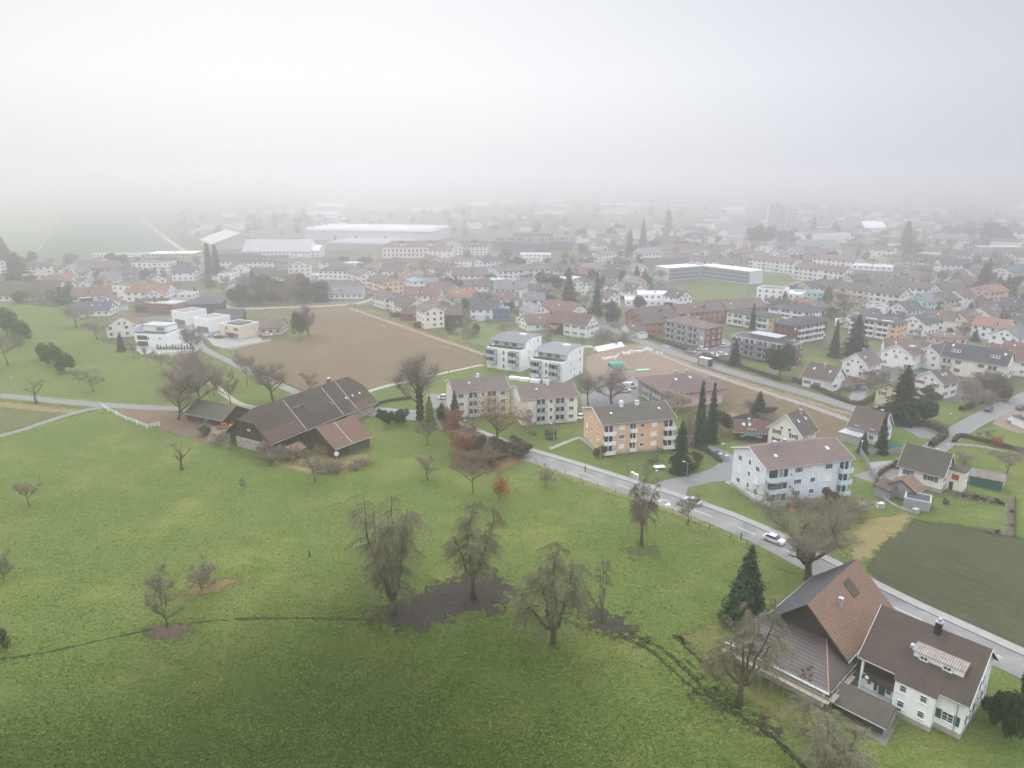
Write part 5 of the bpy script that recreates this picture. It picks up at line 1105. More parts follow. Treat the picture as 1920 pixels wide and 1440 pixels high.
obj('roof', MB().box(-16.5, 3.5, -8.5, 8.5, 35, 35.3).box(4.5, 16.5, -11.5, 5.5, 33.5, 33.8), R_('g'), tw_); obj('lift_housing', MB().box(-8, -3, -2, 3, 35.3, 38), M_conc, tw_)
for f in range(12):
    for i, u in enumerate((-15, -12, -9, -6, -3, 0, 2.6)): window(tw_, u, -9, 2.2 + 2.8 * f, 0, 1.7, 1.5, 'far')
    if f < 11:
        for u in (6, 9, 12, 15): window(tw_, u, -12, 2.2 + 2.8 * f, 0, 1.7, 1.5, 'far')
# dark terraces with white windows
n_ = 0
for (x_, y_, L, nm) in ((955, 452, 34, 'nearest left'), (1000, 455, 30, 'nearest middle'), (1045, 452, 30, 'nearest right'), (965, 446, 36, 'back left'), (1035, 444, 40, 'back right'), (1000, 437, 44, 'farthest')):
    e = 8.5; x, y = at(x_, y_, e)
    b = House(x, y, -8, L, 11, e, 0, 'F', 'n', 'd', 'dark flat-roofed terrace with white window frames, the %s one of six' % nm, 'terrace', 'terrace_building', group='dark flat-roofed terraces'); SPOTS.append((x, y, L / 2))
    b.wall.data.materials[0] = wallmat('dark_terrace', (.13, .13, .15))
    n = int(L / 3.4)
    for f in range(3):
        for i in range(n):
            if (i * i * 5 + f * 3 + x_ + i) % 3 == 0: 
                q = link('window', MESHES.setdefault('ww', MB().box(-.8, .8, -.12, .02, -1.0, 1.0).mesh('window', M_wp)), b.root, (-L / 2 + L * (i + .5) / n, -5.5, 1.7 + 2.8 * f))

# --- filler: the rest of the town fading into the haze
rng = random.Random(11)
wl = 'wwwwwwcccwybpsh'; rl = 'mmmmbbvvdggrro'
zones = [([(1080, 452), (1440, 440), (1920, 446), (2100, 470), (2100, 640), (1920, 560), (1700, 470), (1420, 470), (1100, 500)], 30, 0), ([(920, 400), (1920, 398), (2060, 445), (1900, 462), (1420, 462), (1080, 455), (920, 436)], 110, 1), ([(500, 384), (1920, 380), (2000, 402), (1000, 404), (500, 402)], 46, 2),
         ([(340, 405), (600, 400), (930, 405), (930, 436), (820, 420), (560, 430), (430, 440), (330, 442)], 16, 1), ([(-60, 500), (60, 494), (420, 512), (420, 536), (250, 540), (90, 540), (-60, 545)], 9, 0), ([(600, 500), (760, 495), (960, 505), (960, 560), (690, 545), (600, 520)], 12, 0), ([(1040, 515), (1190, 540), (1190, 560), (1120, 560), (1040, 545)], 6, 0), ([(1430, 560), (1800, 600), (1920, 600), (1920, 680), (1700, 620), (1500, 590)], 8, 0)]
for poly, cnt, far in zones:
    P = world_poly(poly); lo, hi = P.min(0), P.max(0); made = tries = 0
    while made < cnt and tries < 6000:
        tries += 1
        # even in the picture rather than on the ground, so far ones stay few
        ux, uy = rng.uniform(min(p[0] for p in poly), max(p[0] for p in poly)), rng.uniform(min(p[1] for p in poly), max(p[1] for p in poly))
        x, y = at(ux, uy)
        if sdist(np.array([[x, y]]), P)[0] < 0: continue
        sep_ = 9 if not far else 13 if far == 1 else 30
        if any((x - a) ** 2 + (y - c) ** 2 < (sep_ + r_) ** 2 for a, c, r_ in SPOTS): continue
        made += 1; a = rng.choice((A, A, B, B, A + 45)) + rng.uniform(-8, 8)
        if far == 2 or rng.random() < .14 * far:
            L, W, fl, k = rng.uniform(28, 70), rng.uniform(14, 26), rng.choice((2, 3, 3)), rng.choice('FFGG'); w, r = rng.choice('wwcs'), rng.choice('zqgvm'); a = rng.uniform(-25, 12)
        else:
            fl = rng.choice((1, 2, 2, 2, 3)); L, W = rng.uniform(10, 15), rng.uniform(9, 12); k = rng.choice('GGGGGHF'); w, r = rng.choice(wl), rng.choice(rl)
            if fl == 3: L *= 1.7
            if k == 'F': r = rng.choice('gz')
        town(*pix(x, y), a, L, W, fl, k, w, r, xy=(x, y), wins=math.hypot(x, y) < 720)

# --- labels of the town houses: look, then the landmark they stand by, then their order there
LM = [('the long grey school', 1330, 515), ('the cream old factory', 785, 478), ('the huge white hall', 700, 436), ('the tower block', 1463, 425), ('the pale gabled hall', 425, 462), ('the conifer grove', 500, 548), ('the green field', 930, 610), ('the ploughed field', 640, 590),
      ('the red-roofed farmhouse', 1085, 605), ('the two red-roofed blocks', 1500, 500), ('the mint green house', 1732, 566), ('the pink house', 1848, 552), ('the brick balcony block', 1300, 620), ('the peach balcony block', 1655, 612), ('the leaning poplar', 1695, 450),
      ('the left meadow', 60, 560), ('the white cube villas', 370, 590), ('the pines at right edge', 1862, 455), ('the white modern block', 1640, 512), ('the dark terraces', 1000, 447), ('the far-left field', 180, 450), ('the car park left', 270, 525), ('the haze at right', 1800, 395), ('the haze at centre', 1000, 392), ('the haze at left', 620, 392), ('the slate-roofed long house', 1820, 665), ('the brick end panel block', 1440, 650)]
lab = {}
for root, look, rf, px, py in AUTO:
    nm, lx, ly = min(LM, key=lambda q: (q[1] - px) ** 2 + 9 * (q[2] - py) ** 2)
    dx, dy = px - lx, (py - ly) * 3
    if 'haze' in nm: nm = nm.replace('the haze at', 'in the haze at'); rel = ''
    elif abs(dx) < 22 and abs(dy) < 24: rel = 'beside '
    elif abs(dx) > abs(dy): rel = 'left of ' if dx < 0 else 'right of '
    else: rel = 'behind ' if dy < 0 else 'in front of '
    lab.setdefault((look, rf, rel + nm), []).append((px, root))
OR = ['first', 'second', 'third', 'fourth', 'fifth', 'sixth', 'seventh', 'eighth', 'ninth', 'tenth', 'eleventh', 'twelfth', 'thirteenth']
for (look, rf, where), L_ in lab.items():
    L_.sort(key=lambda q: q[0])
    for i, (px, root) in enumerate(L_):
        root['label'] = '%s, %s, %s' % (look, rf, where) if len(L_) == 1 else '%s, %s, %s from left %s' % (look, rf, OR[i], where)
        while len(root['label'].replace(',', '').split()) > 16:
            l0 = root['label']; l1 = l0.replace(' the ', ' ', 1) if ' the ' in l0 else l0.replace(' from left', '', 1) if ' from left' in l0 else ' '.join(l0.split()[1:])
            root['label'] = l1
        root['group'] = 'houses of the town'
# ------------------------------------------------------------------ trees
def bare_meshes(key, seed, H=10., spread=4., split=.28, nm=6, droop=0., twigs=2600, r0=.22, up=.5, tl=1.3, tw=.014, bark=None, twig=None, lev2=7, spurs=0, lean=0., wob=.22, open_=.8, l2=.36, lead=None, wz=.28):
    """trunk-with-limbs mesh and twig mesh of a leafless tree"""
    if key in MESHES: return MESHES[key]
    rg = random.Random(seed); nr = np.random.RandomState(seed)
    tb = MB(); tips = []
    def limb(p, d, ln, r, lv, k):
        n = max(4, int(ln / .7)); pts = [p]; rr = [r]; q = p; dd = d.normalized()
        for i in range(n):
            f = (i + 1) / n
            g = up * (.10 if lv == 1 else .06) - droop * (.02 if lv < 2 else .10) * f
            dd = (dd + Vector((rg.gauss(0, wob), rg.gauss(0, wob), rg.gauss(0, wob * .7) + g)) * .62).normalized()
            q = q + dd * ln / n; pts.append(q); rr.append(r * (1 - .72 * f))
        tb.tube(pts, rr, k, False); return pts, rr
    top = split * H
    tp, tr = [Vector((0, 0, -.3))], [r0 * 1.35]
    d = Vector((lean, 0, 1))
    leader = H * (lead or rg.uniform(.62, .8)); n = 9
    q = Vector((0, 0, 0)); tp.append(Vector((0, 0, .4))); tr.append(r0)
    for i in range(1, n + 1):
        q = Vector((tp[-1].x + rg.gauss(0, .03 * H / n * 3) + lean * .3, tp[-1].y + rg.gauss(0, .03 * H / n * 3), leader * i / n)); tp.append(q); tr.append(r0 * (1 - .75 * i / n))
    tb.tube(tp, tr, 7)
    mains = []
    for i in range(nm):
        z = top + (leader - top) * (i / max(1, nm - 1)) ** 1.2 * .92
        j = min(len(tp) - 2, max(1, int(z / leader * n) + 1)); p = tp[j].lerp(tp[j + 1], .5) if j + 1 < len(tp) else tp[j]
        az = i * 2.4 + rg.uniform(-.5, .5); el = rg.uniform(.35, .85) * (1.1 - .3 * i / nm)
        d = Vector((math.cos(az) * open_, math.sin(az) * open_, el))
        ln = spread * rg.uniform(.85, 1.2) * (1.05 - .35 * i / nm)
        mains.append(limb(p, d, ln * 1.15, tr[j] * .78, 1, 6))
    mains.append((tp[-4:], tr[-4:]))
    for pts, rr in mains:
        for c in range(lev2):
            t = rg.uniform(.18, 1.0); i = min(len(pts) - 2, int(t * (len(pts) - 1))); p = pts[i].lerp(pts[i + 1], rg.random())
            dr = (pts[i + 1] - pts[i]).normalized(); az = rg.uniform(0, 6.28)
            s = Vector((math.cos(az), math.sin(az), rg.uniform(-.1, .9)))
            ln = spread * l2 * rg.uniform(.6, 1.4)
            a, r2 = limb(p, dr * .45 + s * .8, ln, max(.02, rr[i] * .5), 2, 4)
            tips.append(a)
            for c2 in range(3):
                i2 = rg.randint(1, len(a) - 2); az = rg.uniform(0, 6.28)
                b2, _ = limb(a[i2], (a[i2 + 1] - a[i2]).normalized() * .5 + Vector((math.cos(az), math.sin(az), rg.uniform(0, .8))) * .7, ln * .55, max(.014, r2[i2] * .5), 3, 3)
                tips.append(b2)
        tips.append(pts)
    S = []; D = []
    for a in tips:
        for i in range(len(a) - 1): S.append((*a[i], *a[i + 1]))
    S = np.array(S); wt = (np.hypot(S[:, 0], S[:, 1]) + wz * np.maximum(S[:, 2] - top * .8, 0) + .15) ** 1.3; idx = nr.choice(len(S), twigs, p=wt / wt.sum()); t = nr.rand(twigs, 1)
    A = S[idx, :3] * (1 - t) + S[idx, 3:] * t
    ax = S[idx, 3:] - S[idx, :3]; ax /= np.linalg.norm(ax, axis=1)[:, None] + 1e-9
    dr = ax * .4 + nr.normal(0, .62, (twigs, 3)); dr[:, 2] += .35 * up; dr /= np.linalg.norm(dr, axis=1)[:, None]
    ln = tl * (.45 + .9 * nr.rand(twigs, 1)) * (H / 10) ** .5
    ns_ = 4; P = [A]; q = A.copy(); dd = dr.copy()
    for k in range(ns_):
        dd = dd + nr.normal(0, .16, dd.shape); dd[:, 2] -= droop * .45; dd /= np.linalg.norm(dd, axis=1)[:, None]; q = q + dd * ln / ns_; P.append(q.copy())
    for a in P: a[:, 2] = np.maximum(a[:, 2], .25)
    side = np.cross(dr, nr.normal(0, 1, dr.shape)); side /= np.linalg.norm(side, axis=1)[:, None] + 1e-9
    s2 = np.cross(dr, side)
    V = []; w = tw * (.7 + .6 * nr.rand(twigs, 1))
    for k, a in enumerate(P):
        wk = w * (1 - .6 * k / ns_)
        for an in (0, 2.1, 4.2): V.append(a + (side * math.cos(an) + s2 * math.sin(an)) * wk)
    V = np.stack(V, 1).reshape(-1, 3); m = (ns_ + 1) * 3
    F = []
    base = []
    for k in range(ns_):
        for j in range(3): base.append((k * 3 + j, k * 3 + (j + 1) % 3, (k + 1) * 3 + (j + 1) % 3, (k + 1) * 3 + j))
    base = np.array(base); F = (base[None] + (np.arange(twigs) * m)[:, None, None]).reshape(-1, 4)
    cm = fast_mesh('crown', V, F, twig or M_twig)
    MESHES[key] = (tb.mesh('trunk', bark or M_bark), cm, P[-1]); MESHES[key][0].shade_smooth(); return MESHES[key]
def fast_mesh(name, V, F, m):
    me = bpy.data.meshes.new(name); n = F.shape[1]
    me.vertices.add(len(V)); me.vertices.foreach_set('co', np.asarray(V, np.float32).ravel())
    me.loops.add(F.size); me.loops.foreach_set('vertex_index', F.astype(np.int32).ravel())
    me.polygons.add(len(F)); me.polygons.foreach_set('loop_start', np.arange(0, F.size, n, dtype=np.int32))
    me.update(calc_edges=True)
    if m: me.materials.append(m)
    return me
def leafmat(key, c, c2, rough=.8):
    if key in MATS: return MATS[key]
    s = NT(key); v = s.vec()
    x = s.mix(s.noise(v, .8, 4, .7, 0, 1, .38, .62), c, c2)
    x = s.scale(x, s.math('MULTIPLY', s.noise(v, 6, 2, .6, .7, 1.3), rnd_val(s, .15)))
    MATS[key] = s.done(x, rough, .2); return MATS[key]
L_spruce = leafmat('spruce_needles', (.014, .036, .020), (.046, .078, .040)); L_dark = leafmat('dark_evergreen', (.013, .028, .014), (.045, .068, .032)); L_green = leafmat('evergreen_leaves', (.035, .060, .025), (.065, .092, .036))
L_copper = leafmat('copper_leaves', (.30, .125, .085), (.20, .085, .06)); L_red = leafmat('red_leaves', (.40, .09, .05), (.26, .07, .045)); L_brown = leafmat('brown_leaves', (.13, .085, .055), (.18, .12, .075)); L_hedge = leafmat('hedge_leaves', (.065, .062, .038), (.10, .085, .055)); L_yel = leafmat('yellow_green_leaves', (.13, .13, .035), (.20, .18, .06)); L_ivy = leafmat('ivy_leaves', (.03, .055, .02), (.055, .08, .03)); L_ochre = leafmat('ochre_twig_leaves', (.30, .19, .10), (.24, .15, .09))
def quads(C, size, nr, flat=0.):
    n = len(C); a = nr.normal(0, 1, (n, 3)); a[:, 2] *= (1 - flat); a /= np.linalg.norm(a, axis=1)[:, None]
    b = np.cross(a, nr.normal(0, 1, (n, 3))); b /= np.linalg.norm(b, axis=1)[:, None] + 1e-9
    s = size * (.6 + .8 * nr.rand(n, 1)); a = a * s; b = b * s * .6
    V = np.stack([C - a, C + b, C + a, C - b], 1).reshape(-1, 3); return V, np.arange(n * 4).reshape(-1, 4)
def bush_mesh(key, seed, rx, ry, h, n, size, m, lumps=9, low=.05):
    if key in MESHES: return MESHES[key]
    nr = np.random.RandomState(seed)
    c = nr.normal(0, .34, (lumps, 3)) * (rx, ry, h * .35) + (0, 0, h * .52); rr = nr.uniform(.32, .6, lumps)
    i = nr.randint(0, lumps, n); d = nr.normal(0, 1, (n, 3)); d /= np.linalg.norm(d, axis=1)[:, None]; d *= (nr.rand(n, 1) ** .33) * rr[i][:, None]
    C = c[i] + d * (rx, ry, h * .55); C[:, 2] = np.clip(C[:, 2], low, None)
    V, F = quads(C, size, nr); MESHES[key] = fast_mesh('crown', V, F, m); return MESHES[key]
def conifer_mesh(key, seed, H, Rb, m, dens=1., size=.32, shape=.95, irregular=.12):
    """whorls of drooping boughs made of many needle sprays, with gaps between them"""
    if key in MESHES: return MESHES[key]
    nr = np.random.RandomState(seed); C = []; Dn = []
    z = H * .04
    while z < H * .985:
        f = 1 - z / H; r = Rb * (f ** shape) * (1 - irregular * .5 + irregular * nr.rand()) + .06
        nb = max(4, int(7 + r * 2.4)); ph = nr.rand() * 6.28
        for i in range(nb):
            a = ph + 6.283 * i / nb + nr.normal(0, .12); rl = r * nr.uniform(.72, 1.12); k = max(3, int(rl * 6.5 * dens))
            t = np.sort(nr.rand(k)) ** .75; x = t * rl
            zz = z + H * .012 - (x / max(r, .1)) ** 1.4 * r * .30 + nr.normal(0, .08, k)
            sp = (1 - t) * .10 + .04 + .30 * t * nr.rand(k); la = nr.normal(0, 1, k) * (.10 + .22 * x * (1.1 - t * .6)) 
            C.append(np.stack([math.cos(a) * x - math.sin(a) * la, math.sin(a) * x + math.cos(a) * la, np.maximum(zz, .1)], 1))
            Dn.append(np.tile([[math.cos(a), math.sin(a), -.35]], (k, 1)))
        z += max(.22, H * .022) * nr.uniform(.8, 1.2)
    C = np.concatenate(C); D = np.concatenate(Dn) + nr.normal(0, .42, (len(C), 3)); D /= np.linalg.norm(D, axis=1)[:, None]
    b = np.cross(D, nr.normal(0, 1, D.shape) * (.5, .5, 1.2)); b /= np.linalg.norm(b, axis=1)[:, None] + 1e-9
    s = size * (H / 12) ** .4 * (.6 + .8 * nr.rand(len(C), 1))
    V = np.stack([C - D * s, C + b * s * .42, C + D * s, C - b * s * .42], 1).reshape(-1, 3); F = np.arange(len(C) * 4).reshape(-1, 4)
    MESHES[key] = fast_mesh('crown', V, F, m); return MESHES[key]
TREES = []
def put_tree(px, py, topy, wpx, kind, label, cat='tree', name='bare_tree', rz=None, group=None, squash=1.0):
    """kind: prototype; the tree stands where its foot is seen and is as tall as its top pixel says"""
    x, y = at(px, py); tr, cr_, H0, W0 = PROTO[kind]
    k = ppm(x, y); 
    lo, hi = 0.3, 60.
    for _ in range(24):
        mid = (lo + hi) / 2
        if pix(x, y, mid)[1] > topy: lo = mid
        else: hi = mid
    H = lo; W = wpx / k
    o = thing(name, label, cat, x, y, 0, rz if rz is not None else random.Random(int(px * 13 + py)).uniform(0, 6.28), group)
    s, q = W / W0, H / H0; o.scale = (s, s, q)
    if tr: link('trunk', tr, o)
    if cr_: link('crown', cr_, o)
    TREES.append((x, y, W)); return o
PROTO = {}
def P_(k, tr, cr_, H, W): PROTO[k] = (tr, cr_, H, W)
def pb(k, W=None, **a):
    t, c, _ = bare_meshes('t' + k, **a); V = np.empty(len(c.vertices) * 3, np.float32); c.vertices.foreach_get('co', V); V = V.reshape(-1, 3); w = np.percentile(np.abs(V[:, :2]), 96) * 2; h = np.percentile(V[:, 2], 99.6)
    P_(k, t, c, h, W or w)
def weep_meshes(key, seed, H, Rw, nl=6, zs=.16, r0=.4, sec=18, twigs=4200, tl=1.3, tw=.017, vee=.6, bark=None, twig=None, droop=.9, lo=.68):
    """old pear tree: steep limbs from a short trunk, arching side branches and a veil of hanging twigs"""
    rg = random.Random(seed); nr = np.random.RandomState(seed); tb = MB(); S = []
    z0 = zs * H; tb.tube([(0, 0, -.3), (.05, 0, z0 * .5), (0, 0, z0 * 1.05)], [r0 * 1.3, r0, r0 * .9], 8)
    for i in range(nl):
        az = i * 6.283 / nl + rg.uniform(-.4, .4); R_l = Rw * vee * rg.uniform(.45, 1.15) * (1 if i else .15); top = H * (rg.uniform(lo, 1.0) if i else 1.0); pts = []; rr = []; n = 14; ph = rg.uniform(0, 6)
        for k in range(n + 1):
            t = k / n; r = R_l * (t ** .6) * (1 + .10 * math.sin(t * 7 + ph)); wz_ = .35 * math.sin(t * 9 + ph) * t
            pts.append(Vector((math.cos(az) * r + wz_ * math.sin(az) + rg.gauss(0, .06), math.sin(az) * r - wz_ * math.cos(az) + rg.gauss(0, .06), z0 * .95 + (top - z0) * (t ** 1.05)))); rr.append(r0 * .62 * (1 - .84 * t))
        tb.tube(pts, rr, 6, False)
        for q in range(sec):
            t = .14 + .86 * rg.random() ** .62; k = min(n - 1, int(t * n)); p = pts[k].lerp(pts[k + 1], rg.random()); a2 = az + rg.gauss(0, 1.2) if rg.random() < .7 else rg.uniform(0, 6.28)
            L = Rw * rg.uniform(.28, .72) * (.95 - .3 * t); b = []; m = 6; up = rg.uniform(.15, .6)
            for j in range(m + 1):
                s_ = j / m; b.append(p + Vector((math.cos(a2 + .3 * s_) * L * s_ + rg.gauss(0, .05), math.sin(a2 + .3 * s_) * L * s_ + rg.gauss(0, .05), L * (up * s_ - droop * s_ * s_))))
            tb.tube(b, [max(.022, rr[k] * .42) * (1 - .65 * j / m) for j in range(m + 1)], 4, False)
            for j in range(1, m): S.append((*b[j], *b[j + 1]))
            for c in range(3):
                j = rg.randint(1, m - 1); a3 = a2 + rg.uniform(-1.6, 1.6); l3 = L * .5; e = [b[j] + Vector((math.cos(a3) * l3 * s_, math.sin(a3) * l3 * s_, l3 * (.25 * s_ - 1.0 * s_ * s_))) for s_ in (0, .35, .7, 1)]
                tb.tube(e, [.03, .024, .018, .012], 3, False)
                for j2 in range(3): S.append((*e[j2], *e[j2 + 1]))
    S = np.array(S); idx = nr.randint(0, len(S), twigs); t = nr.rand(twigs, 1); A = S[idx, :3] * (1 - t) + S[idx, 3:] * t
    dr = nr.normal(0, .8, (twigs, 3)); dr[:, 2] = np.abs(dr[:, 2]) * .3; out = A[:, :2] / (np.linalg.norm(A[:, :2], axis=1)[:, None] + .5); dr[:, :2] += out * .6; dr /= np.linalg.norm(dr, axis=1)[:, None]
    ln = tl * (.4 + .9 * nr.rand(twigs, 1)); P = [A]; q = A.copy(); dd = dr.copy(); ns_ = 4
    for k in range(ns_):
        dd[:, 2] -= .62 * droop; dd += nr.normal(0, .12, dd.shape); dd /= np.linalg.norm(dd, axis=1)[:, None]; q = q + dd * ln / ns_; P.append(q.copy())
    for a in P: a[:, 2] = np.maximum(a[:, 2], .3)
    side = np.cross(dr, nr.normal(0, 1, dr.shape)); side /= np.linalg.norm(side, axis=1)[:, None] + 1e-9; s2 = np.cross(dr, side); V = []; w = tw * (.7 + .6 * nr.rand(twigs, 1))
    for k, a in enumerate(P):
        for an in (0, 2.1, 4.2): V.append(a + (side * math.cos(an) + s2 * math.sin(an)) * w * (1 - .6 * k / ns_))
    V = np.stack(V, 1).reshape(-1, 3); base = np.array([(k * 3 + j, k * 3 + (j + 1) % 3, (k + 1) * 3 + (j + 1) % 3, (k + 1) * 3 + j) for k in range(ns_) for j in range(3)])
    F = (base[None] + (np.arange(twigs) * (ns_ + 1) * 3)[:, None, None]).reshape(-1, 4)
    tm = tb.mesh('trunk', bark or M_bark_g); tm.shade_smooth(); cm = fast_mesh('crown', V, F, twig or M_twig_g)
    w_ = np.percentile(np.hypot(V[:, 0], V[:, 1]), 96) * 2; P_(key, tm, cm, np.percentile(V[:, 2], 99.5), w_)
weep_meshes('pear1', 3, 16, 5.2, 7, .14, .42, 20, 6200, 1.7, .018, .62)
weep_meshes('pear2', 5, 14, 4.6, 6, .26, .38, 19, 5200, 1.5, .018, .75)
weep_meshes('pear3', 9, 12, 5.6, 7, .16, .38, 19, 6200, 1.25, .019, .75, lo=.55)
weep_meshes('pear4', 14, 9, 3.4, 4, .2, .22, 12, 2000, .8, .018, 1.7, droop=.5, lo=.7)
weep_meshes('pear5', 21, 12, 5.2, 6, .22, .36, 17, 4600, 1.2, .019, .85, lo=.5)
weep_meshes('gnarl', 33, 9, 2.9, 5, .3, .22, 14, 2400, 1.2, .018, .7, bark=M_bark, twig=M_twig)
pb('oak', seed=41, H=14, spread=10.5, split=.2, nm=9, droop=.1, twigs=7000, r0=.62, up=.55, tl=1.5, tw=.019, bark=M_bark, twig=M_twig_g, lev2=15, open_=1.0, wob=.24, l2=.27, lead=.6)
pb('orch1', seed=51, H=7, spread=4.0, split=.3, nm=7, droop=.1, twigs=2200, r0=.18, up=.45, tl=1.1, tw=.016, lev2=8, open_=.9)
pb('orch2', seed=52, H=7, spread=3.6, split=.28, nm=5, droop=.0, twigs=1700, r0=.17, up=.7, tl=1.1, tw=.016, lev2=8, open_=.8)
pb('orch3', seed=53, H=7, spread=4.2, split=.3, nm=6, droop=.35, twigs=2600, r0=.18, up=.3, tl=1.1, tw=.016, lev2=8, open_=1.0, twig=M_twig_r)
pb('tall1', seed=61, H=15, spread=4.8, split=.25, nm=9, droop=.0, twigs=2700, r0=.30, up=.8, tl=1.5, tw=.02, lev2=9, open_=.7, twig=M_twig)
pb('tall2', seed=62, H=15, spread=4.2, split=.15, nm=10, droop=.0, twigs=2900, r0=.26, up=1.0, tl=1.6, tw=.02, lev2=9, open_=.6, twig=M_twig_r)
pb('round', seed=63, H=14, spread=6.0, split=.3, nm=10, droop=.0, twigs=3000, r0=.3, up=.6, tl=1.6, tw=.021, lev2=11, open_=.95, twig=M_twig_r)
pb('plat', seed=64, H=8, spread=3.8, split=.2, nm=8, droop=-.3, twigs=1200, r0=.22, up=1.2, tl=1.6, tw=.04, bark=M_twig_p, twig=M_twig_p, lev2=8, open_=.8)
pb('sap', seed=65, H=10, spread=2.6, split=.1, nm=12, droop=.0, twigs=1800, r0=.11, up=.25, tl=1.3, tw=.013, lev2=6, open_=1.1, twig=M_twig)
pb('shrub', seed=66, H=4.5, spread=2.6, split=.06, nm=12, droop=.0, twigs=1900, r0=.07, up=.7, tl=1.0, tw=.016, lev2=8, open_=.9, twig=M_twig_r)
pb('stump', seed=67, H=5, spread=2.4, split=.3, nm=4, droop=.0, twigs=120, r0=.24, up=.9, tl=.8, tw=.015, lev2=2, open_=.7)
pb('stump2', seed=77, H=5, spread=2.2, split=.3, nm=5, droop=.0, twigs=420, r0=.26, up=.7, tl=.8, tw=.018, lev2=4, open_=.8)
pb('small', seed=68, H=6, spread=2.6, split=.25, nm=6, droop=.0, twigs=1100, r0=.1, up=.6, tl=1.0, tw=.02, lev2=6, open_=.8)
t_ = MB().cyl(0, 0, -.2, 11, .22, .03).mesh('trunk', M_bark)
P_('spruce1', t_, conifer_mesh('c1', 1, 12, 3.3, L_spruce, 1.8, .27, .9, .4), 12, 6.6); P_('spruce2', t_, conifer_mesh('c2', 2, 12, 2.4, L_spruce, 1.6, .25, .8, .5), 12, 4.8); P_('spruce3', t_, conifer_mesh('c3', 3, 12, 2.7, L_dark, 1.5, .28, .7, .7), 12, 5.4)
P_('cyp', t_, conifer_mesh('c4', 4, 12, 1.3, L_dark, 1.6, .3, .45, .3), 12, 2.8); P_('yel', t_, conifer_mesh('c5', 5, 8, 2.0, L_yel, 1.2, .3, .6, .3), 8, 4.2); P_('pine', t_, bush_mesh('pine', 6, 3.2, 3.2, 12, 5200, .34, L_green, 15), 12, 6.6)
t4 = MB().cyl(0, 0, -.2, 2.2, .12, .05).mesh('trunk', M_bark)
P_('holly', t4, bush_mesh('holly', 7, 2.4, 2.4, 6, 4200, .19, L_dark, 12), 5.6, 5.2); P_('bushd', None, bush_mesh('bushd', 8, 2.4, 2.4, 3.4, 4200, .17, L_dark, 12), 3.3, 5.2); P_('bushg', None, bush_mesh('bushg', 9, 2.2, 2.0, 2.6, 3000, .16, L_green, 10), 2.5, 4.6); P_('bushb', None, bush_mesh('bushb', 10, 2.4, 2.2, 2.8, 3400, .14, L_hedge, 12), 2.7, 5.0)
P_('thuja', t4, bush_mesh('thuja', 12, 1.2, 1.2, 4.2, 3400, .14, L_hedge, 5), 4.2, 2.7)
def leafy(k, base, n, size, m, seed):
    t, c, tip = MESHES['t' + base]; nr = np.random.RandomState(seed); i = nr.randint(0, len(tip), n); C = tip[i] + nr.normal(0, .35, (n, 3)); C[:, 2] = np.clip(C[:, 2], .3, None)
    V, F = quads(C, size, nr); P_(k, t, fast_mesh('crown', V, F, m), PROTO[base][2], PROTO[base][3])
leafy('copper', 'tall2', 6500, .17, L_copper, 70); leafy('redshrub', 'shrub', 2600, .12, L_red, 71); leafy('brownleaf', 'round', 5200, .15, L_brown, 72); leafy('ochre', 'round', 3600, .13, L_ochre, 73)

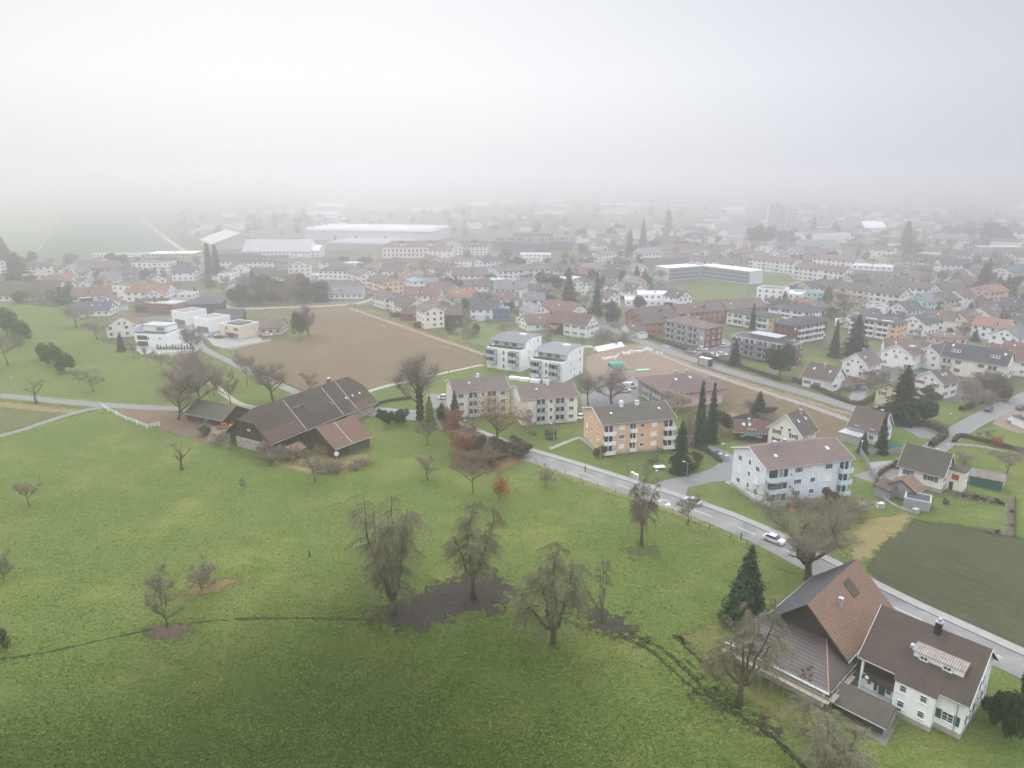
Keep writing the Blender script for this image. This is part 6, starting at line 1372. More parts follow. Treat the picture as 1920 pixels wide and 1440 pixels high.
# --- the trees one can tell apart, foot x/y, top y, width
TT = [
 (738, 1152, 942, 140, 'pear1', 'tallest weeping pear tree, bare, at the left end of the dark mud patch', .3), (887, 1122, 948, 118, 'pear2', 'weeping bare pear tree standing in the middle of the dark mud patch', 1.3), (1037, 1207, 1048, 150, 'pear3', 'broad lichened pear tree right of the mud patch, nearest of the group', 2.2),
 (1128, 1168, 1050, 88, 'pear4', 'sparse V-shaped pear tree on the small mud patch where wheel ruts start', 0), (1202, 1022, 900, 62, 'gnarl', 'gnarled dark leafless tree in the meadow below the road junction', 1), (1290, 984, 922, 50, 'orch2', 'small bare tree at the roadside just right of the parked white car', 2),
 (1516, 1088, 924, 205, 'oak', 'large spreading bare tree between the road and the tiled barn', .6), (1386, 1322, 1130, 165, 'pear5', 'bare lichened tree in front of the scaffolded barn lean-to', 4.2), (1545, 1462, 1352, 165, 'pear2', 'bare tree cut by the bottom edge beside the low shed', 3.0),
 (313, 1177, 1065, 62, 'sap', 'slender young tree standing on a ring of brown leaf litter', 0), (378, 1107, 1050, 62, 'shrub', 'dense bushy leafless shrub on orange leaf litter', 0), (55, 948, 898, 44, 'orch3', 'low umbrella-shaped tree alone at the left of the meadow', 0), (341, 880, 832, 36, 'stump2', 'crooked little dead tree above the big meadow', 2),
 (456, 917, 896, 12, 'sap', 'tiny staked sapling in the middle of the meadow', 0), (591, 902, 846, 66, 'orch1', 'bare fruit tree in front of the rusty-roofed barn', 0), (801, 901, 852, 56, 'orch2', 'bare open-crowned fruit tree alone in the meadow right of the barns', 0), (887, 924, 850, 62, 'orch1', 'bare fruit tree left of the small red-leaved shrub', 1), 
 (936, 936, 893, 30, 'redshrub', 'small bright red-leaved shrub in the meadow', 0), (1023, 913, 874, 32, 'shrub', 'thin grey shrub on a grassy bank near the road', 0), (934, 838, 742, 98, 'ochre', 'tall round tree with dry copper leaves in front of the cream flats', 0), (988, 812, 770, 30, 'plat', 'small pale pollarded tree at the corner of the cream flats', 0),
 (69, 756, 708, 32, 'stump', 'heavily pruned tree stump with upright limbs beside the left road', 0), (175, 734, 696, 46, 'orch1', 'flat-crowned bare fruit tree above the left road', 0), (148, 720, 692, 22, 'small', 'thin bare tree left of the flat-crowned fruit tree', 0), (83, 674, 645, 30, 'holly', 'leftmost dark ivy-clad tree of three in the left orchard', 0), (101, 686, 646, 36, 'holly', 'middle dark ivy-clad tree of three in the left orchard', 1),
 (122, 698, 664, 36, 'holly', 'right dark ivy-clad tree of three in the left orchard', 2), (15, 686, 612, 66, 'orch1', 'large bare tree at the left edge of the orchard', 1), (42, 646, 604, 34, 'holly', 'dark round-crowned tree near the left edge', 2), (14, 632, 574, 50, 'pine', 'hazy greenish tree at far left edge above the orchard', 0), (143, 614, 574, 56, 'round', 'hazy brown bare tree left of the grey solar roof', 0),
 (182, 636, 600, 46, 'orch3', 'bare reddish fruit tree below the cream house', 0), (228, 658, 628, 17, 'cyp', 'small dark pointed conifer left of the white villa', 0), (251, 671, 636, 28, 'orch2', 'first bare tree from left below the white villa', 0), (277, 682, 648, 28, 'orch2', 'second bare tree from left below the white villa', 1), (305, 697, 654, 34, 'orch1', 'third bare tree from left below the white villa', 2),
 (366, 672, 612, 36, 'tall1', 'tall ivy-grown tree between the villa and the field lane', 0), (335, 786, 690, 74, 'tall2', 'big bare multi-stemmed tree at the paddock corner', 0), (378, 776, 668, 84, 'round', 'tallest bare tree behind the paddock', 0), (402, 744, 690, 30, 'orch2', 'small bare tree left of the pollarded tree by the farm', 0), (434, 764, 690, 46, 'orch2', 'pollarded bare tree behind the cart shed roof', 2),
 (464, 722, 656, 38, 'orch1', 'bare tree on the grass wedge beside the field lane', 2), (514, 756, 680, 62, 'tall1', 'bare tree with upright branches behind the long farmhouse roof', 0), (582, 738, 696, 48, 'orch2', 'bare tree behind the farmhouse ridge at the ploughed field', 0), (360, 720, 650, 66, 'round', 'bare brown tree left of the field lane above the paddock', 3),
 (806, 796, 742, 26, 'yel', 'yellow-green conifer beside the ivy-covered trunk', 0), (829, 800, 760, 26, 'holly', 'dark green bushy tree behind the copper trees', 3), (853, 788, 732, 26, 'spruce1', 'green spruce in front of the left cream flats', 0), (846, 838, 770, 32, 'copper', 'taller copper-leaved tree in the roadside thicket', 0), (868, 862, 812, 38, 'copper', 'shorter copper-leaved tree in front of the taller copper one', 2),
 (801, 836, 782, 44, 'orch1', 'bare dense fruit tree left of the copper-leaved trees', 3), (1103, 760, 700, 56, 'round', 'left bare tree at the car park behind the cream flats', 1), (1147, 758, 692, 66, 'tall2', 'right bare tree at the car park behind the cream flats', 1), (1268, 775, 733, 50, 'plat', 'pale pruned plane tree in front of the pink house', 1), (1310, 838, 712, 32, 'spruce2', 'left of two tall dark spruces beside the orange block', 0), (1332, 830, 716, 30, 'spruce2', 'right of two tall dark spruces beside the orange block', 1),
 (1274, 886, 790, 40, 'spruce3', 'dark spruce at the corner of the side road', 0), (1290, 860, 760, 26, 'shrub', 'reddish bare tree behind the corner spruce', 3), (1422, 779, 733, 36, 'spruce1', 'broad dark conifer behind the timber chalet', 3), (1123, 858, 831, 22, 'thuja', 'rounded clipped brown-green thuja at the orange block corner', 0), (1355, 808, 770, 34, 'bushb', 'brown bushes right of the two tall spruces', 0), (1352, 822, 798, 34, 'shrub', 'low ochre shrub on the chalet lawn', 0),
 (1688, 792, 685, 66, 'spruce3', 'very large dark spruce in front of the yellow house', 1), (1736, 792, 750, 44, 'bushd', 'big dark round bush right of the large spruce', 0), (1651, 850, 774, 28, 'spruce1', 'dark spruce in front of the steep brown roof', 2), (1617, 850, 808, 24, 'spruce1', 'smaller spruce left of the steep brown roofed house', 1), (1602, 668, 590, 44, 'spruce3', 'broad dark spruce behind the white houses by the hedge', 3), (1563, 670, 598, 24, 'spruce2', 'narrow dark spruce right of the red brick block', 3),
 (1377, 686, 635, 27, 'spruce1', 'dark spruce at left corner of the grey panel block', 4), (1461, 708, 640, 46, 'pine', 'broad grey-green pine in front of the brick end', 1), (1118, 592, 518, 26, 'spruce2', 'tall hazy spruce left of the white modern house', 4), (1066, 566, 500, 30, 'spruce2', 'hazy spruce behind the red-roofed farmhouse', 5), (1147, 612, 574, 26, 'pine', 'grey-green tree right of the red-roofed farmhouse', 2), (394, 524, 456, 17, 'cyp', 'left of the twin tall conifers before the pale hall', 1), (408, 524, 458, 17, 'cyp', 'right of the twin tall conifers before the pale hall', 2),
 (12, 502, 444, 42, 'spruce1', 'dark conifer at the left edge behind the long barn roof', 5), (36, 528, 474, 52, 'spruce3', 'dark wide conifer behind the long barn roof', 2), (563, 634, 582, 26, 'pine', 'dark ivy-green tree at the edge of the ploughed field', 4), (577, 632, 570, 30, 'tall2', 'hazy birch beside the ploughed field', 5), (1583, 598, 546, 60, 'brownleaf', 'large hazy brown-leaved tree in the middle of the town', 0), (1697, 468, 414, 22, 'cyp', 'tall leaning poplar in the haze', 2),
 (1862, 456, 414, 44, 'pine', 'large dark pine in the right haze', 3), (1878, 458, 428, 36, 'pine', 'second dark pine right of the large one in haze', 5), (1838, 556, 494, 34, 'spruce3', 'dark conifer behind the pink house', 5), (1848, 540, 484, 26, 'spruce1', 'slim dark conifer behind the pink house in haze', 6), (1722, 466, 452, 20, 'pine', 'round hazy tree near the leaning poplar', 6), (1524, 442, 406, 16, 'spruce2', 'pointed conifer right of the tower block in haze', 7), (1252, 440, 392, 22, 'spruce3', 'tall conifer deep in the haze at centre right', 6), (1415, 462, 418, 28, 'pine', 'dark tree group member left of the tower block', 7), (1436, 460, 424, 26, 'pine', 'dark tree just left of the tower block foot', 8), (1180, 478, 430, 20, 'spruce3', 'hazy conifer left of the white house with grey roof', 7), (1205, 462, 408, 18, 'spruce2', 'hazy pointed conifer above the sports lawns', 8), (1565, 444, 420, 20, 'pine', 'hazy dark tree left of the cream tower house', 9), (1755, 602, 566, 18, 'spruce1', 'small dark conifer left of the cream house with chimneys', 7), (1746, 582, 560, 16, 'spruce1', 'small dark conifer in front of the mint green house', 8), (1410, 618, 568, 12, 'cyp', 'slim dark conifer in front of the cream and yellow block', 3), (1620, 562, 548, 10, 'spruce1', 'small conifer before the cream balcony block', 9),
 (316, 562, 528, 12, 'spruce1', 'slim conifer right of the orange-roofed house', 2), (366, 552, 538, 7, 'cyp', 'tiny pointed conifer beside the small meadow', 4), (1848, 834, 802, 26, 'small', 'small bare tree beside the stone wall at right', 0), (1808, 872, 848, 34, 'shrub', 'round bare shrub behind the cream house annexe', 1), (1886, 892, 842, 56, 'orch3', 'spreading bare fruit tree behind the green shed', 2), (1868, 838, 816, 20, 'redshrub', 'reddish low shrub in the gravel garden at right', 4),
 (1396, 1162, 1022, 94, 'spruce1', 'dense dark fir tree left of the tiled barn', 9), (1897, 1396, 1300, 60, 'bushd', 'dark evergreen bush at the lower right edge', 1), (1866, 1362, 1300, 50, 'bushd', 'dark rounded evergreen beside the farmhouse gable', 2), (1926, 1340, 1245, 50, 'holly', 'dark tall evergreen cut by the right edge', 5), (-2, 1222, 1175, 44, 'bushb', 'dark bare bush cut by the left edge of the meadow', 1), (8, 1090, 1030, 40, 'shrub', 'faint leafless bush at the left edge of the meadow', 5),
 (1215, 900, 870, 26, 'small', 'small bare tree in the playground lawn', 4), (1233, 860, 838, 16, 'small', 'tiny bare tree in front of the orange block', 3), (1572, 745, 726, 14, 'small', 'tiny bare tree on the hedged lawn of the small white house', 2), (1030, 640, 606, 26, 'small', 'bare garden tree before the white farmhouse with red roof', 5), (1130, 648, 618, 24, 'orch2', 'bare tree right of the red-roofed farmhouse garden', 5),
]
for (px, py, ty, w, k, lb, rz) in TT:
    cat = 'shrub' if k in ('shrub', 'redshrub', 'bushd', 'bushg', 'bushb', 'thuja') else 'tree'
    nm = {'spruce1': 'spruce_tree', 'spruce2': 'spruce_tree', 'spruce3': 'spruce_tree', 'cyp': 'conifer_tree', 'yel': 'conifer_tree', 'pine': 'pine_tree', 'holly': 'evergreen_tree', 'pear1': 'pear_tree', 'pear2': 'pear_tree', 'pear3': 'pear_tree', 'pear4': 'pear_tree', 'orch1': 'fruit_tree', 'orch2': 'fruit_tree', 'orch3': 'fruit_tree', 'copper': 'copper_tree'}.get(k, 'shrub' if cat == 'shrub' else 'bare_tree')
    put_tree(px, py, ty, w, k, lb, cat, nm, rz)
# tree with its whole trunk in ivy
o = put_tree(788, 788, 662, 72, 'tall1', 'tall bare tree with its trunk thickly wrapped in dark ivy', 'tree', 'ivy_tree', 1.0)
H_ = o.scale[2] * PROTO['tall1'][2]
nr = np.random.RandomState(5); n = 5200; z = nr.rand(n) * H_ * .66; a = nr.rand(n) * 6.28; r = (.55 + .5 * np.sin(z * 1.9) ** 2 + .25 * nr.rand(n)) * (1.1 - z / H_ * .6)
V, F = quads(np.stack([np.cos(a) * r, np.sin(a) * r, z], 1), .2, nr); V[:, :2] /= o.scale[0]; V[:, 2] /= o.scale[2]
link('ivy', fast_mesh('ivy', V, F, L_ivy), o)
# thickets, counted as far as one can
def many(px, kinds, cnt, seed, hpx, wpx, lab, grp, cat='shrub', name='shrub', minsep=1.5):
    rg = random.Random(seed); P = world_poly(px); made = tries = 0; pts = []
    while made < cnt and tries < 4000:
        tries += 1
        ux, uy = rg.uniform(min(p[0] for p in px), max(p[0] for p in px)), rg.uniform(min(p[1] for p in px), max(p[1] for p in px)); x, y = at(ux, uy)
        if sdist(np.array([[x, y]]), P)[0] < 0: continue
        if any((x - a) ** 2 + (y - b) ** 2 < minsep ** 2 for a, b in pts): continue
        if cat == 'tree' and any((x - a) ** 2 + (y - b) ** 2 < (r_ + .5) ** 2 for a, b, r_ in SPOTS): continue
        pts.append((x, y)); made += 1; h = hpx * rg.uniform(.7, 1.25)
        kk = rg.choice(kinds); kh = h if kk not in ('cyp', 'spruce2') else h * 1.4
        put_tree(ux, uy, uy - kh, wpx * rg.uniform(.75, 1.25) * (kh / h if kk == 'spruce1' else 1), kk, lab, cat, name, rg.uniform(0, 6), grp)
many([(870, 862), (905, 842), (975, 846), (985, 862), (950, 872), (905, 880), (880, 880)], ['shrub', 'shrub', 'shrub', 'bushb'], 14, 1, 30, 42, 'brown leafless shrub in the dense roadside thicket under the round tree', 'shrubs of the roadside thicket', minsep=1.2)
many([(845, 800), (880, 800), (905, 850), (870, 868)], ['shrub'], 6, 2, 34, 36, 'greyish bush among the copper-leaved trees', 'bushes among the copper trees')
many([(480, 862), (530, 856), (560, 862), (520, 872)], ['shrub'], 6, 3, 30, 34, 'reddish bare shrub under the eaves of the farmhouse barn', 'shrubs at the barn wall')
many([(592, 880), (640, 872), (694, 866), (690, 874), (640, 888), (600, 888)], ['shrub'], 12, 4, 14, 26, 'low brown bramble in the dry strip before the barns', 'brambles before the barns', minsep=1)
many([(370, 815), (430, 815), (440, 832), (375, 838)], ['shrub', 'bushg'], 5, 5, 22, 30, 'scrubby bush beside the farmyard track', 'bushes by the farmyard')
many([(440, 576), (520, 571), (618, 568), (640, 560), (580, 545), (450, 548)], ['spruce1', 'pine', 'round', 'pine'], 24, 6, 38, 28, 'dark hazy conifer of the grove behind the ploughed field', 'conifer grove behind the field', 'tree', 'spruce_tree', minsep=7)
many([(1270, 880), (1310, 862), (1325, 880), (1290, 890)], ['shrub', 'bushb'], 5, 7, 16, 26, 'russet shrub under the spruce at the side road corner', 'shrubs at the side road corner')
many([(1480, 955), (1560, 948), (1640, 955), (1640, 985), (1540, 1000)], ['shrub', 'bushb'], 9, 8, 30, 46, 'bare brown shrub below the pale blue block', 'shrubs below the pale blue block')
many([(1780, 745), (1840, 720), (1880, 725), (1880, 750), (1820, 772)], ['shrub', 'bushb', 'shrub'], 12, 9, 30, 40, 'brown garden shrub beside the town road at right', 'garden shrubs by the right road')
many([(1600, 730), (1640, 700), (1700, 706), (1690, 735)], ['shrub', 'small', 'bushg'], 8, 10, 24, 28, 'garden shrub between the white houses', 'garden shrubs between white houses')
many([(1740, 700), (1770, 770), (1745, 780), (1715, 775)], ['bushb', 'bushg'], 5, 11, 18, 30, 'garden bush before the red-shuttered house', 'bushes before the shuttered house')
many([(790, 620), (900, 600), (960, 616), (900, 640), (830, 634)], ['small', 'shrub', 'bushg'], 12, 12, 20, 22, 'garden bush at the edge of the green field', 'garden bushes at the green field')
many([(0, 560), (90, 556), (145, 560), (130, 572), (0, 574)], ['bushg', 'bushd', 'shrub'], 9, 13, 20, 34, 'hedge bush in front of the long barn roof at left', 'bushes before the long barn')
many([(1010, 640), (1120, 640), (1200, 632), (1200, 648), (1090, 656)], ['small', 'shrub'], 8, 14, 22, 26, 'bare garden bush right of the red-roofed farmhouse', 'bushes right of the farmhouse')
many([(1380, 745), (1450, 765), (1500, 790), (1440, 795)], ['bushb', 'shrub'], 5, 15, 12, 30, 'scrub bush on the rough building plot', 'scrub on the building plot')
many([(1640, 905), (1690, 870), (1700, 885), (1660, 925)], ['bushb'], 3, 17, 12, 20, 'low bush in the farmyard of the grey outbuildings', 'bushes by grey outbuildings')
many([(700, 800), (745, 790), (768, 792), (760, 806), (720, 808)], ['bushd'], 2, 16, 32, 36, 'dense dark evergreen bush right of the big farmhouse', 'evergreen bushes right of the farmhouse')
# trees among the houses of the town
many([(640, 500), (980, 500), (980, 600), (800, 600), (700, 565), (640, 545)], ['small', 'tall1', 'spruce1', 'round', 'pine', 'shrub'], 48, 20, 22, 18, 'tree between the houses behind the ploughed field', 'trees between the middle houses', 'tree', 'garden_tree', 6)
many([(980, 510), (1240, 525), (1240, 575), (1160, 600), (980, 590)], ['small', 'tall1', 'spruce1', 'round', 'pine', 'bushd'], 46, 21, 24, 20, 'tree between the houses behind the red-roofed farmhouse', 'trees behind the red-roofed farmhouse', 'tree', 'garden_tree', 8)
many([(1430, 560), (1920, 480), (1920, 640), (1700, 640), (1430, 600)], ['small', 'tall1', 'spruce1', 'round', 'spruce3', 'tall2', 'bushd', 'small'], 120, 22, 24, 21, 'tree between the houses on the right of the town', 'trees between the right houses', 'tree', 'garden_tree', 5)
many([(1080, 440), (1920, 430), (1920, 500), (1420, 500), (1080, 510)], ['pine', 'round', 'spruce3', 'tall1'], 54, 23, 20, 20, 'hazy tree in the distant town centre', 'hazy trees of the town centre', 'tree', 'garden_tree', 11)
many([(0, 490), (340, 495), (440, 520), (420, 560), (60, 548)], ['small', 'round', 'pine', 'tall1'], 30, 25, 22, 20, 'hazy tree between the houses at far left', 'trees between the left houses', 'tree', 'garden_tree', 9)
def far_trees(zones, label, m, seed=3):
    """the crowns of the far tree belts, beyond what one could tell apart in the haze"""
    rg = random.Random(seed); nr = np.random.RandomState(seed); VV = []
    for px, cnt, hp in zones:
        P = world_poly(px); made = tries = 0
        while made < cnt and tries < 9000:
            tries += 1; ux, uy = rg.uniform(min(p[0] for p in px), max(p[0] for p in px)), rg.uniform(min(p[1] for p in px), max(p[1] for p in px)); x, y = at(ux, uy)
            if sdist(np.array([[x, y]]), P)[0] < 0 or any((x - a) ** 2 + (y - b) ** 2 < (r_ + 1) ** 2 for a, b, r_ in SPOTS): continue
            made += 1; h = hp / ppm(x, y) * rg.uniform(.6, 1.3); h = min(h, 19); r = h * rg.uniform(.25, .42); n = 130; d = nr.normal(0, .5, (n, 3)); C = np.array([x, y, h * .52]) + d * (r, r, h * .38); C[:, 2] = np.clip(C[:, 2], .1, h)
            VV.append(quads(C, .09 * h, nr)[0])
    V = np.concatenate(VV); return tag(link('distant_trees', fast_mesh('distant_trees', V, np.arange(len(V)).reshape(-1, 4), m)), label, 'trees', kind='stuff')
far_trees([([(340, 410), (1080, 405), (1080, 445), (560, 450), (340, 445)], 90, 15), ([(900, 388), (1920, 386), (1920, 430), (900, 408)], 110, 10), ([(1080, 440), (1920, 430), (1920, 500), (1420, 500), (1080, 510)], 110, 17), ([(0, 492), (340, 500), (440, 520), (60, 540)], 30, 16), ([(600, 500), (980, 480), (1200, 500), (980, 540), (690, 540)], 40, 17)], 'hazy trees filling the gaps between the distant roofs', L_green)
# hedges
def hedge(px, w, h, label, m=None, group=None, dens=26, size=.13, seed=1):
    L = line_px(px, 1.2); nr = np.random.RandomState(seed); mb = MB(); strip(mb, L, -w * .36, w * .36, 0, h * .86)
    x0, y0 = L[0].x, L[0].y
    t = thing('hedge', label, 'hedge', x0, y0, 0, 0, group); o = obj('stems', mb, M_wood, t, (-x0, -y0, 0))
    Q = np.array([(p.x, p.y) for p in L]); seg = np.linalg.norm(np.diff(Q, axis=0), axis=1).sum(); n = int(seg * (w + 2 * h) * dens)
    i = nr.randint(0, len(Q) - 1, n); s_ = nr.rand(n, 1); c = Q[i] * (1 - s_) + Q[i + 1] * s_; d = Q[i + 1] - Q[i]; d /= np.linalg.norm(d, axis=1)[:, None] + 1e-9; nn = np.stack([-d[:, 1], d[:, 0]], 1)
    a = nr.rand(n) * 3.1416; lump = 1 + .18 * np.sin(c[:, 0] * 1.7) * np.sin(c[:, 1] * 1.3) + nr.normal(0, .06, n)
    C = np.concatenate([c + nn * (np.cos(a) * w * .5 * lump)[:, None] - (x0, y0), (np.maximum(.05, h * np.minimum(1, np.sin(a) * 1.25) * lump))[:, None]], 1)
    C[:, 2] *= np.where(np.abs(np.cos(a)) > .8, nr.rand(n), 1)
    V, F = quads(C, size, nr); link('foliage', fast_mesh('foliage', V, F, m or L_hedge), t); return t
hedge([(1206, 630), (1250, 645), (1300, 662)], 1.3, 1.5, 'long clipped brown hedge along the town road before the brick block')
hedge([(1318, 668), (1380, 688), (1420, 700), (1462, 715)], 1.2, 1.3, 'clipped hedge between the town road and the grey panel block')
hedge([(1487, 715), (1530, 730), (1575, 750), (1612, 760), (1645, 742)], 1.3, 1.4, 'dark clipped hedge around the lawn of the small white house')
hedge([(1690, 795), (1740, 800), (1768, 812), (1770, 818), (1745, 838)], 1.8, 1.6, 'high dense hedge around the lawn beside the right road')
hedge([(1788, 830), (1800, 820), (1840, 828), (1920, 848)], 1.2, 1.1, 'low dark hedge on the stone wall at the right edge')
hedge([(1300, 838), (1330, 850), (1352, 868)], 1.0, 1.0, 'brown hedge along the side road beside the bins')
hedge([(1800, 770), (1830, 760), (1845, 752)], 1.4, 1.4, 'clipped hedge beside the dark car')
hedge([(1640, 915), (1650, 890), (1690, 868)], .6, 1.2, 'narrow hedge along the farmyard fence', m=L_brown)
hedge([(705, 782), (730, 786), (760, 790)], 1.2, 1.0, 'low scrubby hedge beside the farm lane')

# --- tufts standing in the near meadow
nr = np.random.RandomState(77); n = 200000
ux = nr.rand(n) * 2000 - 40; uy = 850 + nr.rand(n) ** .8 * 640
u = (ux - 960) / FPX; v_ = (720 - uy) / FPX; dy = math.cos(PITCH) + v_ * math.sin(PITCH); dz = -math.sin(PITCH) + v_ * math.cos(PITCH); t_ = -CAM_H / dz; X = u * t_; Y = dy * t_
lim = np.interp(ux, [-40, 450, 860, 1000, 1200, 1400, 1500, 1600, 1700], [850, 870, 905, 885, 940, 1020, 1075, 1500, 1500])
ok = uy > lim
cl = np.sin(X * .35 + 2 * np.sin(Y * .21)) + np.sin(Y * .5 + 1.7 * np.sin(X * .17)) + nr.normal(0, .9, n); ok &= cl > -1.1
for mp in ([(690, 1152), (740, 1130), (870, 1078), (960, 1095), (930, 1145), (770, 1180)], [(1098, 1150), (1165, 1150), (1200, 1205), (1105, 1172)], [(1480, 1080), (1660, 1060), (1930, 1250), (1930, 1500), (1500, 1440), (1330, 1200)], [(278, 1180), (355, 1172), (330, 1198)]):
    ok &= sdist(np.stack([X, Y], 1), world_poly(mp)) < -.3
X, Y = X[ok], Y[ok]; n = len(X); a = nr.rand(n) * 6.283; h = .05 + .13 * nr.rand(n) ** 2; w = .05 + .10 * nr.rand(n); lx, ly = nr.normal(0, .12, n), nr.normal(0, .12, n)
C = np.stack([X, Y, np.zeros(n)], 1); A_ = C - np.stack([np.cos(a) * w, np.sin(a) * w, np.zeros(n)], 1); B_ = C + np.stack([np.cos(a) * w, np.sin(a) * w, np.zeros(n)], 1); D_ = B_ * .7 + A_ * .3 + np.stack([lx, ly, h], 1); E_ = A_ * .7 + B_ * .3 + np.stack([lx, ly, h * .8], 1)
V = np.stack([A_, B_, D_, E_], 1).reshape(-1, 3); me = fast_mesh('grass_tufts', V, np.arange(n * 4).reshape(-1, 4), None)
ms = NT('tuft_blades'); vv = ms.vec(world=True); k_ = ms.noise(vv, 1.3, 3, .7, 0, 1, .35, .65)
ms.n; cg, _ = grass(ms); dk = ms.n('ShaderNodeAttribute'); dk.attribute_name = 'near_darkening'; cd_ = ms.mix(.4, ms.scale(cg, .45), (.024, .054, .008)); cc = ms.mix(dk.outputs['Fac'], cg, cd_); cc = ms.scale(cc, ms.noise(vv, 4, 3, .7, 1.0, 1.7))  # tufts carry the same painted foreground darkening as the sward
dv = np.clip((sdist(np.stack([X, Y], 1), world_poly([(-1500, 1330), (-200, 1240), (100, 1215), (300, 1150), (470, 1090), (640, 1030), (760, 1000), (860, 1085), (960, 1075), (1100, 1140), (1190, 1190), (1300, 1290), (1480, 1440), (1560, 1700), (1500, 2300), (-1500, 2300)])) + 4) / 50, 0, .75); at_ = me.attributes.new('near_darkening', 'FLOAT', 'POINT'); at_.data.foreach_set('value', np.repeat(dv, 4).astype(np.float32)); me.materials.append(ms.done(cc, .9, .1)); tag(link('grass_tufts', me), 'uneven tufts of winter grass in the near meadow', 'grass', kind='stuff')
# ------------------------------------------------------------------ vehicles and small things
def car(key, body, van=False):
    W_2 = .88; B = MB(); L2 = 2.15 if not van else 2.5
    if not van:
        prof = [(-2.15, .32), (2.1, .32), (2.15, .62), (1.95, .82), (1.1, .93), (-1.6, .96), (-2.05, .90), (-2.2, .6)]
        cab = [(-1.75, .95), (1.05, .92), (.35, 1.40), (-1.15, 1.43)]
    else:
        prof = [(-2.5, .35), (2.4, .35), (2.5, .75), (2.2, 1.1), (1.7, 1.2), (-2.5, 1.2)]
        cab = [(-2.5, 1.2), (1.75, 1.2), (1.05, 2.0), (-2.45, 2.05)]
    B.prism(prof, -W_2, W_2, 'y')
    def cabin(pr, dx, inset, z0, z1, mb):      # greenhouse narrowing to the roof
        n = len(pr); vs = []
        for s in (-1, 1):
            for p, z in pr:
                k = inset * (z - z0) / (z1 - z0); vs.append((p, s * (W_2 - .03 - dx - k), z))
        mb.add(vs, [tuple(range(n - 1, -1, -1)), tuple(range(n, 2 * n))] + [(i, (i + 1) % n, (i + 1) % n + n, i + n) for i in range(n)])
    G = MB(); cabin(cab, 0, .18, cab[0][1], cab[2][1], G); R2 = MB()
    a, b_ = cab[2], cab[3]; R2.prism([(a[0] - .02, a[1] + .005), (a[0] - .1, a[1] + .05), (b_[0] + .1, b_[1] + .05), (b_[0] + .02, b_[1] + .005)][::-1], -W_2 + .2, W_2 - .2, 'y')
    if van: B.box(-2.52, .3, -W_2 + .02, W_2 - .02, 1.1, 2.0)
    root = {'body': B.mesh('body', body), 'cabin_glass': G.mesh('cabin_glass', M_glass), 'roof_panel': R2.mesh('roof_panel', body),
            'wheel': MB().tube([(0, -.1, 0), (0, .1, 0)], [.32, .32], 14).mesh('wheel', plain('tyre_rubber', (.02, .02, .02))), 'rim': MB().tube([(0, -.115, 0), (0, .115, 0)], [.19, .19], 10).mesh('rim', M_metal),
            'headlight': MB().box(-.05, .05, -.18, .18, -.07, .07).mesh('headlight', plain('lamp_glass', (.6, .6, .6), .2)), 'tail_light': MB().box(-.04, .04, -.15, .15, -.08, .08).mesh('tail_light', plain('tail_red', (.35, .02, .02), .3))}
    return root, L2, van
CARS = {}
CC = {'white': (.72, .73, .74), 'black': (.02, .02, .022), 'silver': (.38, .39, .40), 'blue': (.05, .07, .22), 'grey': (.14, .15, .16), 'orange': (.62, .16, .03), 'dark blue': (.02, .035, .07), 'red': (.35, .03, .03)}
def put_car(px, py, ang, c, label, van=False, group=None, z=.06):
    k = (c, van)
    if k not in CARS: CARS[k] = car(c, plain('paint_' + c.replace(' ', '_'), CC[c], .3, .04, 1, spec=.5), van)
    ms, L2, _ = CARS[k]; x, y = at(px, py)
    t = thing('van' if van else 'parked_car', label, 'van' if van else 'car', x, y, z, R(ang), group)
    link('body', ms['body'], t); link('cabin_glass', ms['cabin_glass'], t); link('roof_panel', ms['roof_panel'], t)
    for sx in (-1, 1):
        for sy in (-1, 1):
            w = link('wheel', ms['wheel'], t, (sx * 1.32 if not van else sx * 1.55, sy * .80, .32)); link('rim', ms['rim'], w)
    for sy in (-1, 1): link('headlight', ms['headlight'], t, (L2 - .02, sy * .62, .68)); link('tail_light', ms['tail_light'], t, (-L2 - .02, sy * .66, .72))
    return t
put_car(1451, 1016, -47, 'white', 'white saloon car driving on the main road behind the large bare tree', z=.055)
put_car(1297, 944, 137, 'silver', 'silver car on the main road beside the small bare tree', z=.055)
